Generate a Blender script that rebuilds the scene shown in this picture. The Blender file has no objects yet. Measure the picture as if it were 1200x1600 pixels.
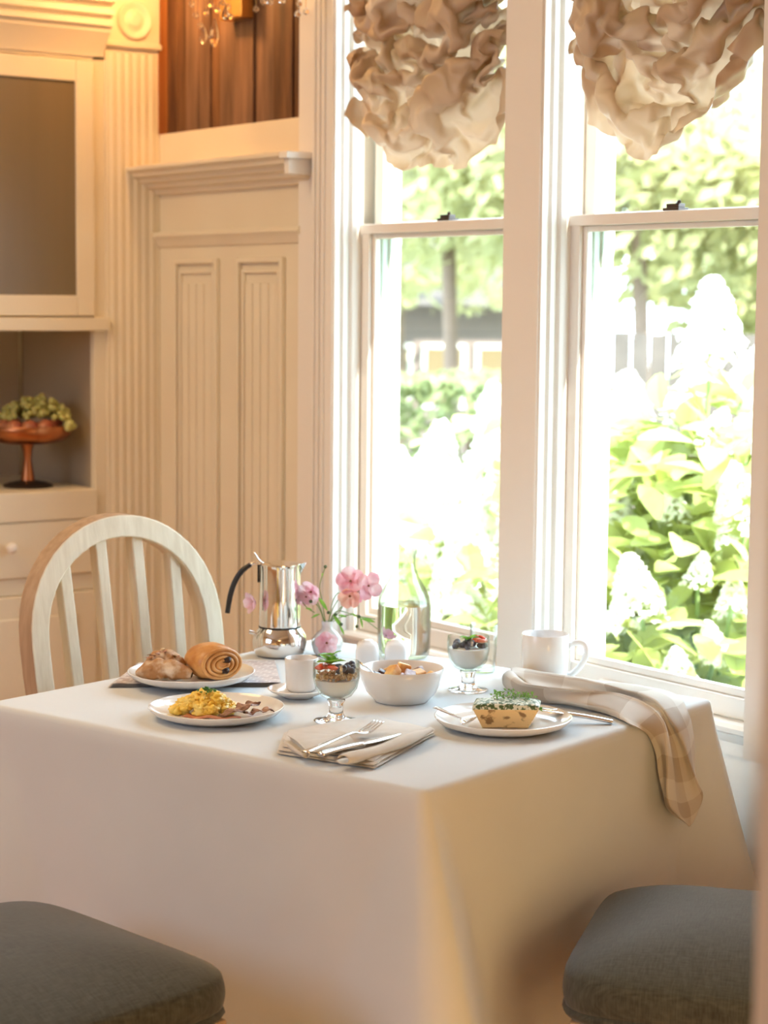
import bpy, bmesh, math, random
import numpy as np
from mathutils import Vector, Matrix, noise
PI = math.pi
scene = bpy.context.scene
COL = scene.collection

# ------------------------------------------------------------------ camera
cam_d = bpy.data.cameras.new('camera')
cam = bpy.data.objects.new('camera', cam_d); COL.objects.link(cam)
_y, _p, _r = 0.6326148, 0.1062012, 0.0091690
_f = Vector((-math.cos(_y)*math.cos(_p), math.sin(_y)*math.cos(_p), -math.sin(_p)))
_rt = _f.cross(Vector((0, 0, 1))).normalized(); _u = _rt.cross(_f)
_r1 = _rt*math.cos(_r) + _u*math.sin(_r); _u1 = _u*math.cos(_r) - _rt*math.sin(_r)
cam.matrix_world = Matrix(((_r1.x, _u1.x, -_f.x, 0), (_r1.y, _u1.y, -_f.y, 0), (_r1.z, _u1.z, -_f.z, 1.47), (0, 0, 0, 1)))
cam_d.sensor_fit = 'HORIZONTAL'; cam_d.sensor_width = 24.0
cam_d.lens = 24.0*3081.25/1200.0
cam_d.clip_start = 0.05; cam_d.clip_end = 200
cam_d.dof.use_dof = True; cam_d.dof.focus_distance = 3.38; cam_d.dof.aperture_fstop = 3.8
scene.camera = cam

# ------------------------------------------------------------------ world, sun, fill lights, exposure
world = bpy.data.worlds.new('sky'); scene.world = world; world.use_nodes = True
_bg = world.node_tree.nodes['Background']
_bg.inputs[0].default_value = (0.64, 0.81, 1.0, 1); _bg.inputs[1].default_value = 9.0
def lamp(name, kind, loc, energy, color, size=None, size_y=None, target=None, direction=None, angle=None):
    d = bpy.data.lights.new(name, kind); d.energy = energy; d.color = color
    if kind == 'AREA':
        d.size = size
        if size_y: d.shape = 'RECTANGLE'; d.size_y = size_y
    elif kind == 'POINT' and size: d.shadow_soft_size = size
    if kind == 'SUN' and angle: d.angle = angle
    o = bpy.data.objects.new(name, d); COL.objects.link(o); o.location = loc
    if target is not None: direction = Vector(target) - Vector(loc)
    if direction is not None: o.rotation_euler = Vector(direction).to_track_quat('-Z', 'Y').to_euler()
    return o
lamp('sun', 'SUN', (3, 4, 8), 15.0, (1.0, 0.95, 0.86), direction=(-0.80, -0.14, -0.62), angle=0.01)
lamp('ceiling_warm_fill', 'AREA', (-3.95, 0.75, 2.80), 27.0, (1.0, 0.73, 0.42), 1.0, 1.0, direction=(0, 0, -1))  # unseen warm fill added under the ceiling to brighten cabinet and panel wall
lamp('rear_cool_fill', 'AREA', (-2.9, -1.70, 1.9), 26.0, (0.58, 0.74, 1.0), 1.6, 1.3, direction=(0, 1, -.35))  # unseen cool fill added behind the view; the back wall has no window
lamp('side_warm_fill', 'AREA', (-0.93, 1.55, 0.62), 7.5, (1.0, 0.62, 0.25), 0.5, 0.6, direction=(-1, .1, .0))  # floating warm fill, no fixture, added to light the cloth's right side
lamp('hall_warm_fill', 'AREA', (0.4, -0.4, 2.75), 9.0, (1.0, 0.58, 0.26), 0.9, 0.9, direction=(0, 0, -1))  # added warm fill beyond the doorway, out of view and without a fixture
scene.view_settings.view_transform = 'Standard'
scene.view_settings.look = 'None'
scene.view_settings.exposure = 0.31
scene.view_settings.gamma = 1.0
scene.view_settings.use_curve_mapping = False
scene.cycles.max_bounces = 10
scene.cycles.transparent_max_bounces = 16
scene.cycles.transmission_bounces = 10
scene.cycles.caustics_reflective = False

# ------------------------------------------------------------------ materials
def mat(name, color, rough=0.5, metal=0.0, trans=0.0, ior=1.45, emit=None, estr=0.0, bump=None, spec=None,
        vary=None, translucent=0.0, tcol=None, sheen=0.0, coat=0.0, sss=0.0):
    m = bpy.data.materials.new(name); m.use_nodes = True
    nt = m.node_tree; n = nt.nodes; b = n['Principled BSDF']
    b.inputs['Base Color'].default_value = (*color, 1)
    b.inputs['Roughness'].default_value = rough; b.inputs['Metallic'].default_value = metal
    b.inputs['Transmission Weight'].default_value = trans; b.inputs['IOR'].default_value = ior
    b.inputs['Sheen Weight'].default_value = sheen; b.inputs['Coat Weight'].default_value = coat
    if spec is not None: b.inputs['Specular IOR Level'].default_value = spec
    if sss:
        b.inputs['Subsurface Weight'].default_value = sss; b.inputs['Subsurface Radius'].default_value = (.01, .006, .004)
        b.inputs['Subsurface Scale'].default_value = 1.0
    if emit: b.inputs['Emission Color'].default_value = (*emit, 1); b.inputs['Emission Strength'].default_value = estr
    tc = n.new('ShaderNodeTexCoord')
    if vary:          # (scale, second colour, detail, (xs,ys,zs))
        mp = n.new('ShaderNodeMapping'); mp.inputs['Scale'].default_value = vary[3] if len(vary) > 3 else (1, 1, 1)
        nt.links.new(tc.outputs['Object'], mp.inputs[0])
        t = n.new('ShaderNodeTexNoise'); t.inputs['Scale'].default_value = vary[0]; t.inputs['Detail'].default_value = vary[2]
        nt.links.new(mp.outputs[0], t.inputs['Vector'])
        r = n.new('ShaderNodeValToRGB'); r.color_ramp.elements[0].position = vary[4] if len(vary) > 4 else .38
        r.color_ramp.elements[1].position = vary[5] if len(vary) > 5 else .62
        r.color_ramp.elements[0].color = (*color, 1); r.color_ramp.elements[1].color = (*vary[1], 1)
        nt.links.new(t.outputs['Fac'], r.inputs[0]); nt.links.new(r.outputs[0], b.inputs['Base Color'])
    if bump:          # (scale, strength, distance, (xs,ys,zs))
        mp = n.new('ShaderNodeMapping'); mp.inputs['Scale'].default_value = bump[3] if len(bump) > 3 else (1, 1, 1)
        nt.links.new(tc.outputs['Object'], mp.inputs[0])
        t = n.new('ShaderNodeTexNoise'); t.inputs['Scale'].default_value = bump[0]; t.inputs['Detail'].default_value = 3
        nt.links.new(mp.outputs[0], t.inputs['Vector'])
        bp = n.new('ShaderNodeBump'); bp.inputs['Strength'].default_value = bump[1]; bp.inputs['Distance'].default_value = bump[2]
        nt.links.new(t.outputs['Fac'], bp.inputs['Height']); nt.links.new(bp.outputs[0], b.inputs['Normal'])
    if translucent:
        tr = n.new('ShaderNodeBsdfTranslucent'); tr.inputs[0].default_value = (*(tcol or color), 1)
        mx = n.new('ShaderNodeMixShader'); mx.inputs[0].default_value = translucent
        out = n['Material Output']
        nt.links.new(b.outputs[0], mx.inputs[1]); nt.links.new(tr.outputs[0], mx.inputs[2]); nt.links.new(mx.outputs[0], out.inputs[0])
        if vary: nt.links.new(r.outputs[0], tr.inputs[0]) if tcol is None else None
    return m
M = {}
M['paint'] = mat('cream_paint', (.80, .70, .53), .42, bump=(14, .15, .002), vary=(3, (.83, .74, .57), 2))
M['trim'] = mat('white_window_paint', (.86, .81, .74), .35, bump=(20, .1, .001))
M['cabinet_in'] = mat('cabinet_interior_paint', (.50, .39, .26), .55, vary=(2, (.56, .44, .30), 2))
M['ceil'] = mat('ceiling_paint', (.80, .74, .64), .8)
M['wood_floor'] = mat('oak_floor', (.52, .22, .06), .35, vary=(6, (.60, .28, .08), 4, (1, 12, 1)))
M['dark_wood'] = mat('reclaimed_wood', (.06, .022, .008), .6, vary=(5, (.20, .09, .035), 5, (5, 5, .7), .3, .7), bump=(9, .5, .004, (6, 6, .6)))
M['dark_wood2'] = mat('reclaimed_wood_grey', (.09, .045, .025), .6, vary=(6, (.24, .13, .075), 5, (5, 5, .6), .3, .7), bump=(9, .5, .004, (6, 6, .6)))
M['frame_wood'] = mat('orange_stained_frame', (.42, .17, .05), .4, vary=(6, (.30, .10, .03), 3, (5, 5, .5)))
M['gold'] = mat('aged_brass', (.75, .46, .16), .28, 1.0)
M['crystal'] = mat('crystal', (1, .97, .93), .02, trans=1.0, ior=1.6)
M['bulb'] = mat('lit_bulb', (1, .8, .5), .4, emit=(1, .62, .25), estr=25)
M['door_glass'] = mat('smoky_cabinet_glass', (.20, .15, .085), .3, spec=.4, vary=(2.5, (.22, .165, .095), 2, (1, 5, .3)))
M['white_oak'] = mat('whitewashed_wood', (.68, .58, .42), .55, vary=(9, (.77, .68, .52), 5, (7, 7, .8), .3, .65), bump=(16, .35, .002, (7, 7, .7)))
M['oak_side'] = mat('whitewashed_wood_bare_edge', (.36, .24, .15), .55, vary=(9, (.46, .32, .21), 5, (7, 7, 1), .3, .65))
M['ceramic'] = mat('white_glazed_stoneware', (.82, .80, .77), .14, coat=.3, bump=(9, .12, .002))
M['ceramic2'] = mat('white_porcelain', (.85, .85, .85), .12, coat=.3)
M['clay'] = mat('tan_inner_glaze', (.62, .50, .38), .25)
M['rim_clay'] = mat('bare_clay_rim', (.66, .52, .38), .5)
M['steel'] = mat('polished_steel', (.86, .84, .81), .07, 1.0)
M['cutlery'] = mat('cutlery_steel', (.80, .79, .77), .16, 1.0)
M['black'] = mat('black_plastic', (.018, .018, .018), .35)
M['glass'] = mat('clear_glass', (1, 1, 1), .0, trans=1.0, ior=1.45)
M['water'] = mat('water', (.97, 1, .99), .0, trans=1.0, ior=1.33)
M['yogurt'] = mat('yogurt', (.86, .84, .82), .45, sss=.2)
M['granola'] = mat('granola', (.45, .27, .13), .7, vary=(120, (.66, .47, .27), 2), bump=(150, .8, .002))
M['blueberry'] = mat('blueberry_skin', (.035, .04, .075), .45, vary=(60, (.13, .15, .22), 2))
M['strawberry'] = mat('strawberry_flesh', (.75, .05, .03), .3, vary=(70, (.85, .25, .16), 2), sss=.1)
M['mint'] = mat('mint_leaf', (.10, .30, .04), .4, vary=(40, (.22, .45, .08), 2), translucent=.35, tcol=(.35, .65, .10), bump=(60, .5, .002))
M['egg'] = mat('scrambled_egg', (.98, .60, .07), .35, vary=(45, (1.0, .72, .18), 3), sss=.15, bump=(70, .5, .002))
M['chive'] = mat('chopped_chives', (.06, .20, .04), .5)
M['bacon'] = mat('crisp_bacon', (.10, .035, .022), .3, vary=(38, (.40, .22, .15), 4, (1, 3, 1), .42, .58), bump=(80, .8, .003))
M['bacon2'] = mat('pink_bacon', (.42, .11, .05), .3, vary=(40, (.62, .30, .17), 3, (1, 4, 1)), bump=(80, .6, .002))
M['pastry'] = mat('golden_pastry', (.50, .20, .05), .35, vary=(24, (.74, .40, .14), 4, (1, 1, 1), .35, .65), bump=(60, .4, .002))
M['pastry2'] = mat('sugared_pastry', (.46, .24, .10), .55, vary=(42, (.78, .64, .48), 4, (1, 1, 1), .45, .68), bump=(90, .8, .003))
M['almond'] = mat('toasted_almond_flake', (.55, .36, .17), .5, vary=(50, (.36, .14, .10), 2))
M['choc'] = mat('dark_chocolate', (.03, .013, .008), .35)
M['quiche'] = mat('baked_egg_custard', (.80, .55, .24), .45, vary=(55, (.28, .15, .05), 4, (1, 1, 1.6), .56, .66), bump=(60, .4, .002))
M['quiche_top'] = mat('herb_crusted_top', (.70, .70, .56), .5, vary=(150, (.07, .12, .04), 5, (1, 1, 1), .46, .54), bump=(110, .8, .003))
M['greens'] = mat('microgreens', (.16, .32, .07), .5, translucent=.35, tcol=(.3, .55, .1))
M['peach'] = mat('toast_golden', (.84, .56, .22), .45, vary=(50, (.70, .30, .08), 3))
M['date'] = mat('dark_fruit', (.06, .02, .02), .3)
M['sugar'] = mat('sugared_cube', (.62, .60, .66), .6, vary=(60, (.40, .30, .32), 3))
M['linen'] = mat('beige_linen', (.76, .71, .63), .8, vary=(18, (.82, .78, .71), 3), bump=(420, .25, .0006), sheen=.2, translucent=.18)
M['paper'] = mat('newsprint', (.66, .63, .60), .8)
M['petal'] = mat('pink_petal', (.86, .42, .52), .5, vary=(28, (.93, .70, .74), 3), translucent=.45)
M['petal2'] = mat('peach_petal', (.88, .42, .33), .5, vary=(28, (.93, .70, .60), 3), translucent=.4)
M['pistil'] = mat('flower_centre', (.20, .07, .02), .6)
M['stem'] = mat('flower_stem', (.30, .42, .16), .5, translucent=.2)
M['bud'] = mat('flower_bud', (.09, .14, .06), .6)
M['copper'] = mat('copper', (.46, .17, .07), .32, 1.0)
M['iron'] = mat('dark_iron', (.035, .022, .016), .45, .4)
M['peachfruit'] = mat('plum_skin', (.36, .07, .04), .35, vary=(14, (.55, .22, .10), 2))
M['grape'] = mat('green_grape', (.46, .44, .12), .28, sss=.2, vary=(20, (.60, .56, .22), 2))
M['lock'] = mat('dark_bronze_lock', (.10, .08, .07), .35, .8)
M['out_trim'] = mat('exterior_white_paint', (.80, .82, .78), .5)
M['out_green'] = mat('exterior_sage_trim', (.50, .58, .47), .5)
M['hyd'] = mat('hydrangea_petal', (.90, .89, .82), .6, translucent=.4)
M['leaf'] = mat('hydrangea_leaf', (.39, .44, .16), .5, translucent=.5, tcol=(.64, .68, .25))
M['leaf2'] = mat('tree_leaf', (.44, .43, .23), .6, translucent=.45, tcol=(.68, .66, .36))
M['hedge'] = mat('hedge_leaf', (.26, .29, .14), .6, translucent=.4, tcol=(.38, .43, .2))
M['bark'] = mat('tree_bark', (.22, .15, .11), .8)
M['lawn'] = mat('lawn_grass', (.10, .12, .06), .8, vary=(3, (.14, .16, .08), 4))
M['fence'] = mat('weathered_fence', (.075, .06, .05), .7, vary=(6, (.10, .08, .066), 3))
M['house'] = mat('pink_render', (.22, .17, .155), .7)

def cloth_mat(name, col, col2, weave, tr=0.0, scale=900, rough=.85, tcol=None):
    m = mat(name, col, rough, vary=(3, col2, 3), sheen=.15)
    nt = m.node_tree; n = nt.nodes; b = n['Principled BSDF']
    tc = n.new('ShaderNodeTexCoord')
    hs = []
    for ax in (0, 1):
        w = n.new('ShaderNodeTexWave'); w.wave_type = 'BANDS'; w.bands_direction = 'X' if ax == 0 else 'Y'
        w.inputs['Scale'].default_value = scale; w.inputs['Distortion'].default_value = 1.5; w.inputs['Detail'].default_value = 1
        nt.links.new(tc.outputs['UV'], w.inputs['Vector']); hs.append(w)
    nz = n.new('ShaderNodeTexNoise'); nz.inputs['Scale'].default_value = 7; nz.inputs['Detail'].default_value = 4
    nt.links.new(tc.outputs['UV'], nz.inputs['Vector'])
    a = n.new('ShaderNodeMath'); a.operation = 'ADD'; nt.links.new(hs[0].outputs['Fac'], a.inputs[0]); nt.links.new(hs[1].outputs['Fac'], a.inputs[1])
    bp = n.new('ShaderNodeBump'); bp.inputs['Strength'].default_value = weave; bp.inputs['Distance'].default_value = .0006
    nt.links.new(a.outputs[0], bp.inputs['Height'])
    bp2 = n.new('ShaderNodeBump'); bp2.inputs['Strength'].default_value = .35; bp2.inputs['Distance'].default_value = .006
    nt.links.new(nz.outputs['Fac'], bp2.inputs['Height']); nt.links.new(bp.outputs[0], bp2.inputs['Normal'])
    nt.links.new(bp2.outputs[0], b.inputs['Normal'])
    if tr:
        t = n.new('ShaderNodeBsdfTranslucent'); t.inputs[0].default_value = (*(tcol or col), 1)
        mx = n.new('ShaderNodeMixShader'); mx.inputs[0].default_value = tr
        nt.links.new(b.outputs[0], mx.inputs[1]); nt.links.new(t.outputs[0], mx.inputs[2]); nt.links.new(mx.outputs[0], n['Material Output'].inputs[0])
    return m
M['tablecloth'] = cloth_mat('white_cotton', (.75, .79, .81), (.79, .825, .845), .15, .12, 260)
M['shade'] = mat('beige_taffeta', (.58, .43, .29), .36, translucent=.18, tcol=(.86, .60, .38), bump=(9, .3, .02, (1, 1, 1)))
def seat_mat():
    m = mat('dark_green_upholstery', (.045, .048, .038), .8, sheen=.25)
    nt = m.node_tree; n = nt.nodes; b = n['Principled BSDF']
    tc = n.new('ShaderNodeTexCoord'); fac = []
    for sc in ((50, 800, 50), (800, 50, 50)):
        mp = n.new('ShaderNodeMapping'); mp.inputs['Scale'].default_value = sc; nt.links.new(tc.outputs['Object'], mp.inputs[0])
        t = n.new('ShaderNodeTexNoise'); t.inputs['Scale'].default_value = 1.0; t.inputs['Detail'].default_value = 2
        nt.links.new(mp.outputs[0], t.inputs['Vector']); fac.append(t)
    a = n.new('ShaderNodeMath'); a.operation = 'ADD'; nt.links.new(fac[0].outputs['Fac'], a.inputs[0]); nt.links.new(fac[1].outputs['Fac'], a.inputs[1])
    r = n.new('ShaderNodeValToRGB'); r.color_ramp.elements[0].position = .35; r.color_ramp.elements[1].position = .75
    h = n.new('ShaderNodeMath'); h.operation = 'MULTIPLY'; h.inputs[1].default_value = .5; nt.links.new(a.outputs[0], h.inputs[0])
    r.color_ramp.elements[0].color = (.024, .026, .020, 1); r.color_ramp.elements[1].color = (.088, .097, .082, 1)
    nt.links.new(h.outputs[0], r.inputs[0]); nt.links.new(r.outputs[0], b.inputs['Base Color'])
    bp = n.new('ShaderNodeBump'); bp.inputs['Strength'].default_value = .5; bp.inputs['Distance'].default_value = .001
    nt.links.new(h.outputs[0], bp.inputs['Height']); nt.links.new(bp.outputs[0], b.inputs['Normal'])
    return m
M['seat'] = seat_mat()
def pane_mat(thick=False):
    m = bpy.data.materials.new('window_glass'); m.use_nodes = True; nt = m.node_tree; n = nt.nodes
    n.remove(n['Principled BSDF'])
    t = n.new('ShaderNodeBsdfTransparent'); t.inputs[0].default_value = (.97, .99, .97, 1)
    if thick:
        lt = n.new('ShaderNodeLayerWeight'); rr = n.new('ShaderNodeValToRGB'); nt.links.new(lt.outputs['Facing'], rr.inputs[0]); nt.links.new(rr.outputs[0], t.inputs[0])
        rr.color_ramp.elements[0].position = .35; rr.color_ramp.elements[0].color = (.98, .99, .98, 1); rr.color_ramp.elements[1].position = .95; rr.color_ramp.elements[1].color = (.66, .69, .64, 1)
    g = n.new('ShaderNodeBsdfGlossy'); g.inputs['Roughness'].default_value = .02
    lw = n.new('ShaderNodeLayerWeight'); pw = n.new('ShaderNodeMath'); pw.operation = 'POWER'; pw.inputs[1].default_value = 3.0 if thick else 4.0
    nt.links.new(lw.outputs['Facing'], pw.inputs[0])
    f = n.new('ShaderNodeMath'); f.operation = 'MULTIPLY_ADD'; f.inputs[1].default_value = .6; f.inputs[2].default_value = .03; nt.links.new(pw.outputs[0], f.inputs[0])
    mx = n.new('ShaderNodeMixShader')
    nt.links.new(f.outputs[0], mx.inputs[0]); nt.links.new(t.outputs[0], mx.inputs[1]); nt.links.new(g.outputs[0], mx.inputs[2])
    nt.links.new(mx.outputs[0], n['Material Output'].inputs[0]); return m
M['pane'] = pane_mat()
M['thin_glass'] = pane_mat(True)
def print_mat():
    m = mat('printed_newspaper', (.66, .63, .60), .8)
    nt = m.node_tree; n = nt.nodes; b = n['Principled BSDF']
    tc = n.new('ShaderNodeTexCoord')
    br = n.new('ShaderNodeTexBrick'); br.inputs['Scale'].default_value = 5.5; br.inputs['Mortar Size'].default_value = .03
    br.inputs['Color1'].default_value = (.60, .57, .55, 1); br.inputs['Color2'].default_value = (.30, .24, .24, 1); br.inputs['Mortar'].default_value = (.74, .71, .68, 1)
    nt.links.new(tc.outputs['UV'], br.inputs['Vector'])
    nz = n.new('ShaderNodeTexNoise'); nz.inputs['Scale'].default_value = 9; nt.links.new(tc.outputs['UV'], nz.inputs['Vector'])
    r = n.new('ShaderNodeValToRGB'); r.color_ramp.elements[0].color = (.70, .50, .42, 1); r.color_ramp.elements[1].color = (.50, .52, .60, 1)
    nt.links.new(nz.outputs['Fac'], r.inputs[0])
    mx = n.new('ShaderNodeMix'); mx.data_type = 'RGBA'; mx.inputs[0].default_value = .35
    nt.links.new(br.outputs[0], mx.inputs[6]); nt.links.new(r.outputs[0], mx.inputs[7]); nt.links.new(mx.outputs[2], b.inputs['Base Color'])
    return m
M['print'] = print_mat()

# ------------------------------------------------------------------ helpers
class MB:
    def __init__(s): s.v = []; s.f = []; s.uv = None
    def add(s, vs, fs):
        o = len(s.v); s.v += [tuple(p) for p in vs]; s.f += [tuple(i+o for i in f) for f in fs]; return s
    def box(s, a, b):
        x0, y0, z0 = a; x1, y1, z1 = b
        return s.add([(x0,y0,z0),(x1,y0,z0),(x1,y1,z0),(x0,y1,z0),(x0,y0,z1),(x1,y0,z1),(x1,y1,z1),(x0,y1,z1)],
                     [(0,3,2,1),(4,5,6,7),(0,1,5,4),(1,2,6,5),(2,3,7,6),(3,0,4,7)])
    def lathe(s, prof, n=40, c=(0, 0, 0), close=False):
        vs = []; fs = []; k = len(prof)
        for i in range(n):
            a = 2*PI*i/n
            for r, z in prof: vs.append((c[0]+r*math.cos(a), c[1]+r*math.sin(a), c[2]+z))
        for i in range(n):
            j = (i+1) % n
            for q in range(k if close else k-1):
                q2 = (q+1) % k
                fs.append((i*k+q, j*k+q, j*k+q2, i*k+q2))
        return s.add(vs, fs)
    def tube(s, pts, r, n=8, cap=True, flat=1.0):
        pts = [Vector(p) for p in pts]; k = len(pts); rs = r if isinstance(r, (list, tuple)) else [r]*k
        vs = []; fs = []; up = Vector((0, 0, 1)); pb = None
        for i, p in enumerate(pts):
            t = (pts[min(i+1, k-1)] - pts[max(i-1, 0)]).normalized()
            if pb is None:
                a = up if abs(t.z) < .95 else Vector((1, 0, 0)); nn = t.cross(a).normalized()
            else:
                nn = (pb - t*pb.dot(t)); nn = nn.normalized() if nn.length > 1e-6 else t.orthogonal().normalized()
            pb = nn; bb = t.cross(nn)
            for q in range(n):
                an = 2*PI*q/n; vs.append(p + nn*math.cos(an)*rs[i] + bb*math.sin(an)*rs[i]*flat)
        for i in range(k-1):
            for q in range(n): fs.append((i*n+q, i*n+(q+1) % n, (i+1)*n+(q+1) % n, (i+1)*n+q))
        if cap: fs.append(tuple(range(n-1, -1, -1))); fs.append(tuple((k-1)*n+q for q in range(n)))
        return s.add(vs, fs)
    def grid(s, rows, closed=False):
        k = len(rows[0]); vs = [p for r in rows for p in r]; fs = []
        for j in range(len(rows)-1):
            for i in range(k if closed else k-1): fs.append((j*k+i, j*k+(i+1) % k, (j+1)*k+(i+1) % k, (j+1)*k+i))
        return s.add(vs, fs)
    def prism(s, poly, z0, z1):      # poly in xy
        k = len(poly); vs = [(x, y, z0) for x, y in poly] + [(x, y, z1) for x, y in poly]
        fs = [tuple(range(k-1, -1, -1)), tuple(range(k, 2*k))] + [(i, (i+1) % k, (i+1) % k+k, i+k) for i in range(k)]
        return s.add(vs, fs)
    def extr(s, poly, axis, a, b):   # profile polygon swept along an axis; poly gives the two other coords in order
        def P(u, v, w):
            return {'x': (w, u, v), 'y': (u, w, v), 'z': (u, v, w)}[axis]
        k = len(poly); vs = [P(u, v, a) for u, v in poly] + [P(u, v, b) for u, v in poly]
        fs = [tuple(range(k-1, -1, -1)), tuple(range(k, 2*k))] + [(i, (i+1) % k, (i+1) % k+k, i+k) for i in range(k)]
        return s.add(vs, fs)
    def blob(s, c, r, sub=2, seed=0, amp=.15, fr=2.0, sq=(1, 1, 1)):
        bm = bmesh.new(); bmesh.ops.create_icosphere(bm, subdivisions=sub, radius=1)
        off = Vector((seed*3.1, seed*1.7, seed*.9)); vs = []
        for v in bm.verts:
            d = 1 + amp*noise.noise(v.co*fr + off)*2
            vs.append((c[0]+v.co.x*d*r*sq[0], c[1]+v.co.y*d*r*sq[1], c[2]+v.co.z*d*r*sq[2]))
        fs = [tuple(v.index for v in f.verts) for f in bm.faces]; bm.free()
        return s.add(vs, fs)
    def mesh(s, name, m, smooth=False, auto=None):
        me = bpy.data.meshes.new(name); me.from_pydata(s.v, [], s.f)
        bm = bmesh.new(); bm.from_mesh(me); bmesh.ops.recalc_face_normals(bm, faces=bm.faces); bm.to_mesh(me); bm.free()
        for x in (m if isinstance(m, list) else [m]): me.materials.append(x)
        if smooth:
            me.polygons.foreach_set('use_smooth', [True]*len(me.polygons))
            if auto is not None: me.set_sharp_from_angle(angle=math.radians(auto))
        return me
    def build(s, name, m, parent=None, smooth=False, auto=None, bevel=0, loc=None, rotz=0, sub=0):
        o = bpy.data.objects.new(name, s.mesh(name, m, smooth, auto)); COL.objects.link(o)
        if parent is not None: o.parent = parent
        if loc is not None: o.location = loc
        if rotz: o.rotation_euler = (0, 0, rotz)
        if bevel:
            b = o.modifiers.new('bevel', 'BEVEL'); b.width = bevel; b.segments = 2; b.limit_method = 'ANGLE'
        if sub:
            b = o.modifiers.new('smooth', 'SUBSURF'); b.levels = sub; b.render_levels = sub
        return o
def thing(name, label, cat, loc=(0, 0, 0), rotz=0, group=None):
    o = bpy.data.objects.new(name, None); COL.objects.link(o); o.empty_display_size = .05
    o.location = loc; o.rotation_euler = (0, 0, rotz); o['label'] = label; o['category'] = cat
    if group: o['group'] = group
    return o
def tag(o, label, cat, group=None):
    o['label'] = label; o['category'] = cat
    if group: o['group'] = group
    return o
def struct(o, label=None):
    o['kind'] = 'structure'
    if label: o['label'] = label
    return o
def stuff(o): o['kind'] = 'stuff'; return o
def copy_part(src, parent, loc=None, rot=None, scale=None):
    c = src.copy(); COL.objects.link(c); c.parent = parent
    if loc is not None: c.location = loc
    if rot is not None: c.rotation_euler = rot
    if scale is not None: c.scale = scale
    return c
def spline(pts, n):
    P = [Vector(p) for p in pts]; out = []; k = len(P)
    for i in range(n):
        t = i/(n-1)*(k-1); a = min(int(t), k-2); u = t-a
        p0, p1, p2, p3 = P[max(a-1, 0)], P[a], P[a+1], P[min(a+2, k-1)]
        out.append(.5*((2*p1) + (p2-p0)*u + (2*p0-5*p1+4*p2-p3)*u*u + (3*p1-p0-3*p2+p3)*u**3))
    return out
RZ = math.radians(53.75)      # table items are laid out with local x along the line of plates, y away from the viewer's seat
TOP = 0.75

# ================================================================== STRUCTURE
XC = -4.727; YP = 2.70; YC = 2.67; YS = 2.745; YG = 2.765; CZ = 2.95
W1 = (-3.845, -3.262); W2 = (-3.102, -2.519)     # the two window openings
SILL = .675; HEAD = 2.56
# floor, ceiling
fl = struct(MB().box((-5.4, -1.95, -.06), (1.6, 2.9, 0)).build('floor', M['wood_floor']))
struct(MB().box((-5.4, -1.95, CZ), (1.6, 2.9, CZ+.06)).build('ceiling', M['ceil']))
# window wall: strips beside, between, above and below the openings
w = MB()
w.box((-4.02, YC+.012, 0), (W1[0]-.03, 2.80, CZ)); w.box((W1[1]+.0, YS-.02, 0), (W2[0], 2.80, CZ)); w.box((W2[1], YS, 0), (1.52, 2.80, CZ))
for a, b in (W1, W2):
    w.box((a-.03, YS-.012, 0), (b, 2.80, SILL-.02)); w.box((a-.03, YS-.03, HEAD), (b, 2.80, CZ))
w.box((W1[1], YC+.03, 0), (W2[0], YS-.01, SILL-.04)); w.box((W2[1], YC+.03, 0), (1.52, YS+.01, SILL-.04))
struct(w.build('wall_window', M['trim']))
struct(MB().box((-5.4, 2.735, 0), (-4.01, 2.80, CZ)).build('wall_panel_backing', M['paint']))
struct(MB().box((-5.4, -1.95, 0), (-5.32, 2.80, CZ)).build('wall_left', M['paint']))
struct(MB().box((-5.4, -1.95, 0), (1.6, -1.88, CZ)).build('wall_back', M['paint']))
struct(MB().box((1.52, -1.9, 0), (1.6, 2.8, CZ)).build('wall_hall', M['paint']))
wr = MB().box((-.88, -1.9, 2.40), (-.78, 2.66, CZ)).box((-.88, -1.9, 0), (-.78, -1.2, 2.40))
struct(wr.build('wall_right', M['paint']))
dj = MB().box((-.894, .968, 0), (-.845, 1.03, 2.40))
struct(dj.build('trim_doorway', M['paint'], bevel=.004))

# ---- window casings and jambs (moulded profile swept upward)
def jamb_profile(x0, sgn):
    # from casing face (y=YC) stepping back to the sash face (y=YS); x grows by sgn into the opening
    st = [(0, 0), (.004, .0), (.007, .004), (.010, .004), (.011, .012), (.006, .016), (.006, .024), (.013, .028), (.013, .034), (.008, .037), (.008, .047), (.017, .050), (.019, .056), (.019, .075)]
    return [(x0 + sgn*dx, YC + dy) for dx, dy in st]
def casing(name, x0, x1, mouldL, mouldR):
    # flat board between x0 and x1 with a moulded jamb on the chosen sides
    poly = []
    L = jamb_profile(x0, -1) if mouldL else [(x0, YC), (x0, YS)]
    R = jamb_profile(x1, 1) if mouldR else [(x1, YC), (x1, YS)]
    poly = list(reversed(L)) + R
    return MB().extr(poly, 'z', SILL-.045, HEAD+.02).build(name, M['trim'], smooth=True, auto=35)
struct(casing('trim_1', -3.222, -3.118, True, True))
struct(casing('trim_2', -3.945, -3.864, False, True))
struct(casing('trim_3', -2.500, -2.40, True, False))
lc = MB()      # fluted backband of the left casing
for i in range(3): lc.box((-3.938+i*.02, YC-.006, .10), (-3.927+i*.02, YC+.001, 2.7))
struct(lc.build('trim_4', M['trim'], bevel=.002))
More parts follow.
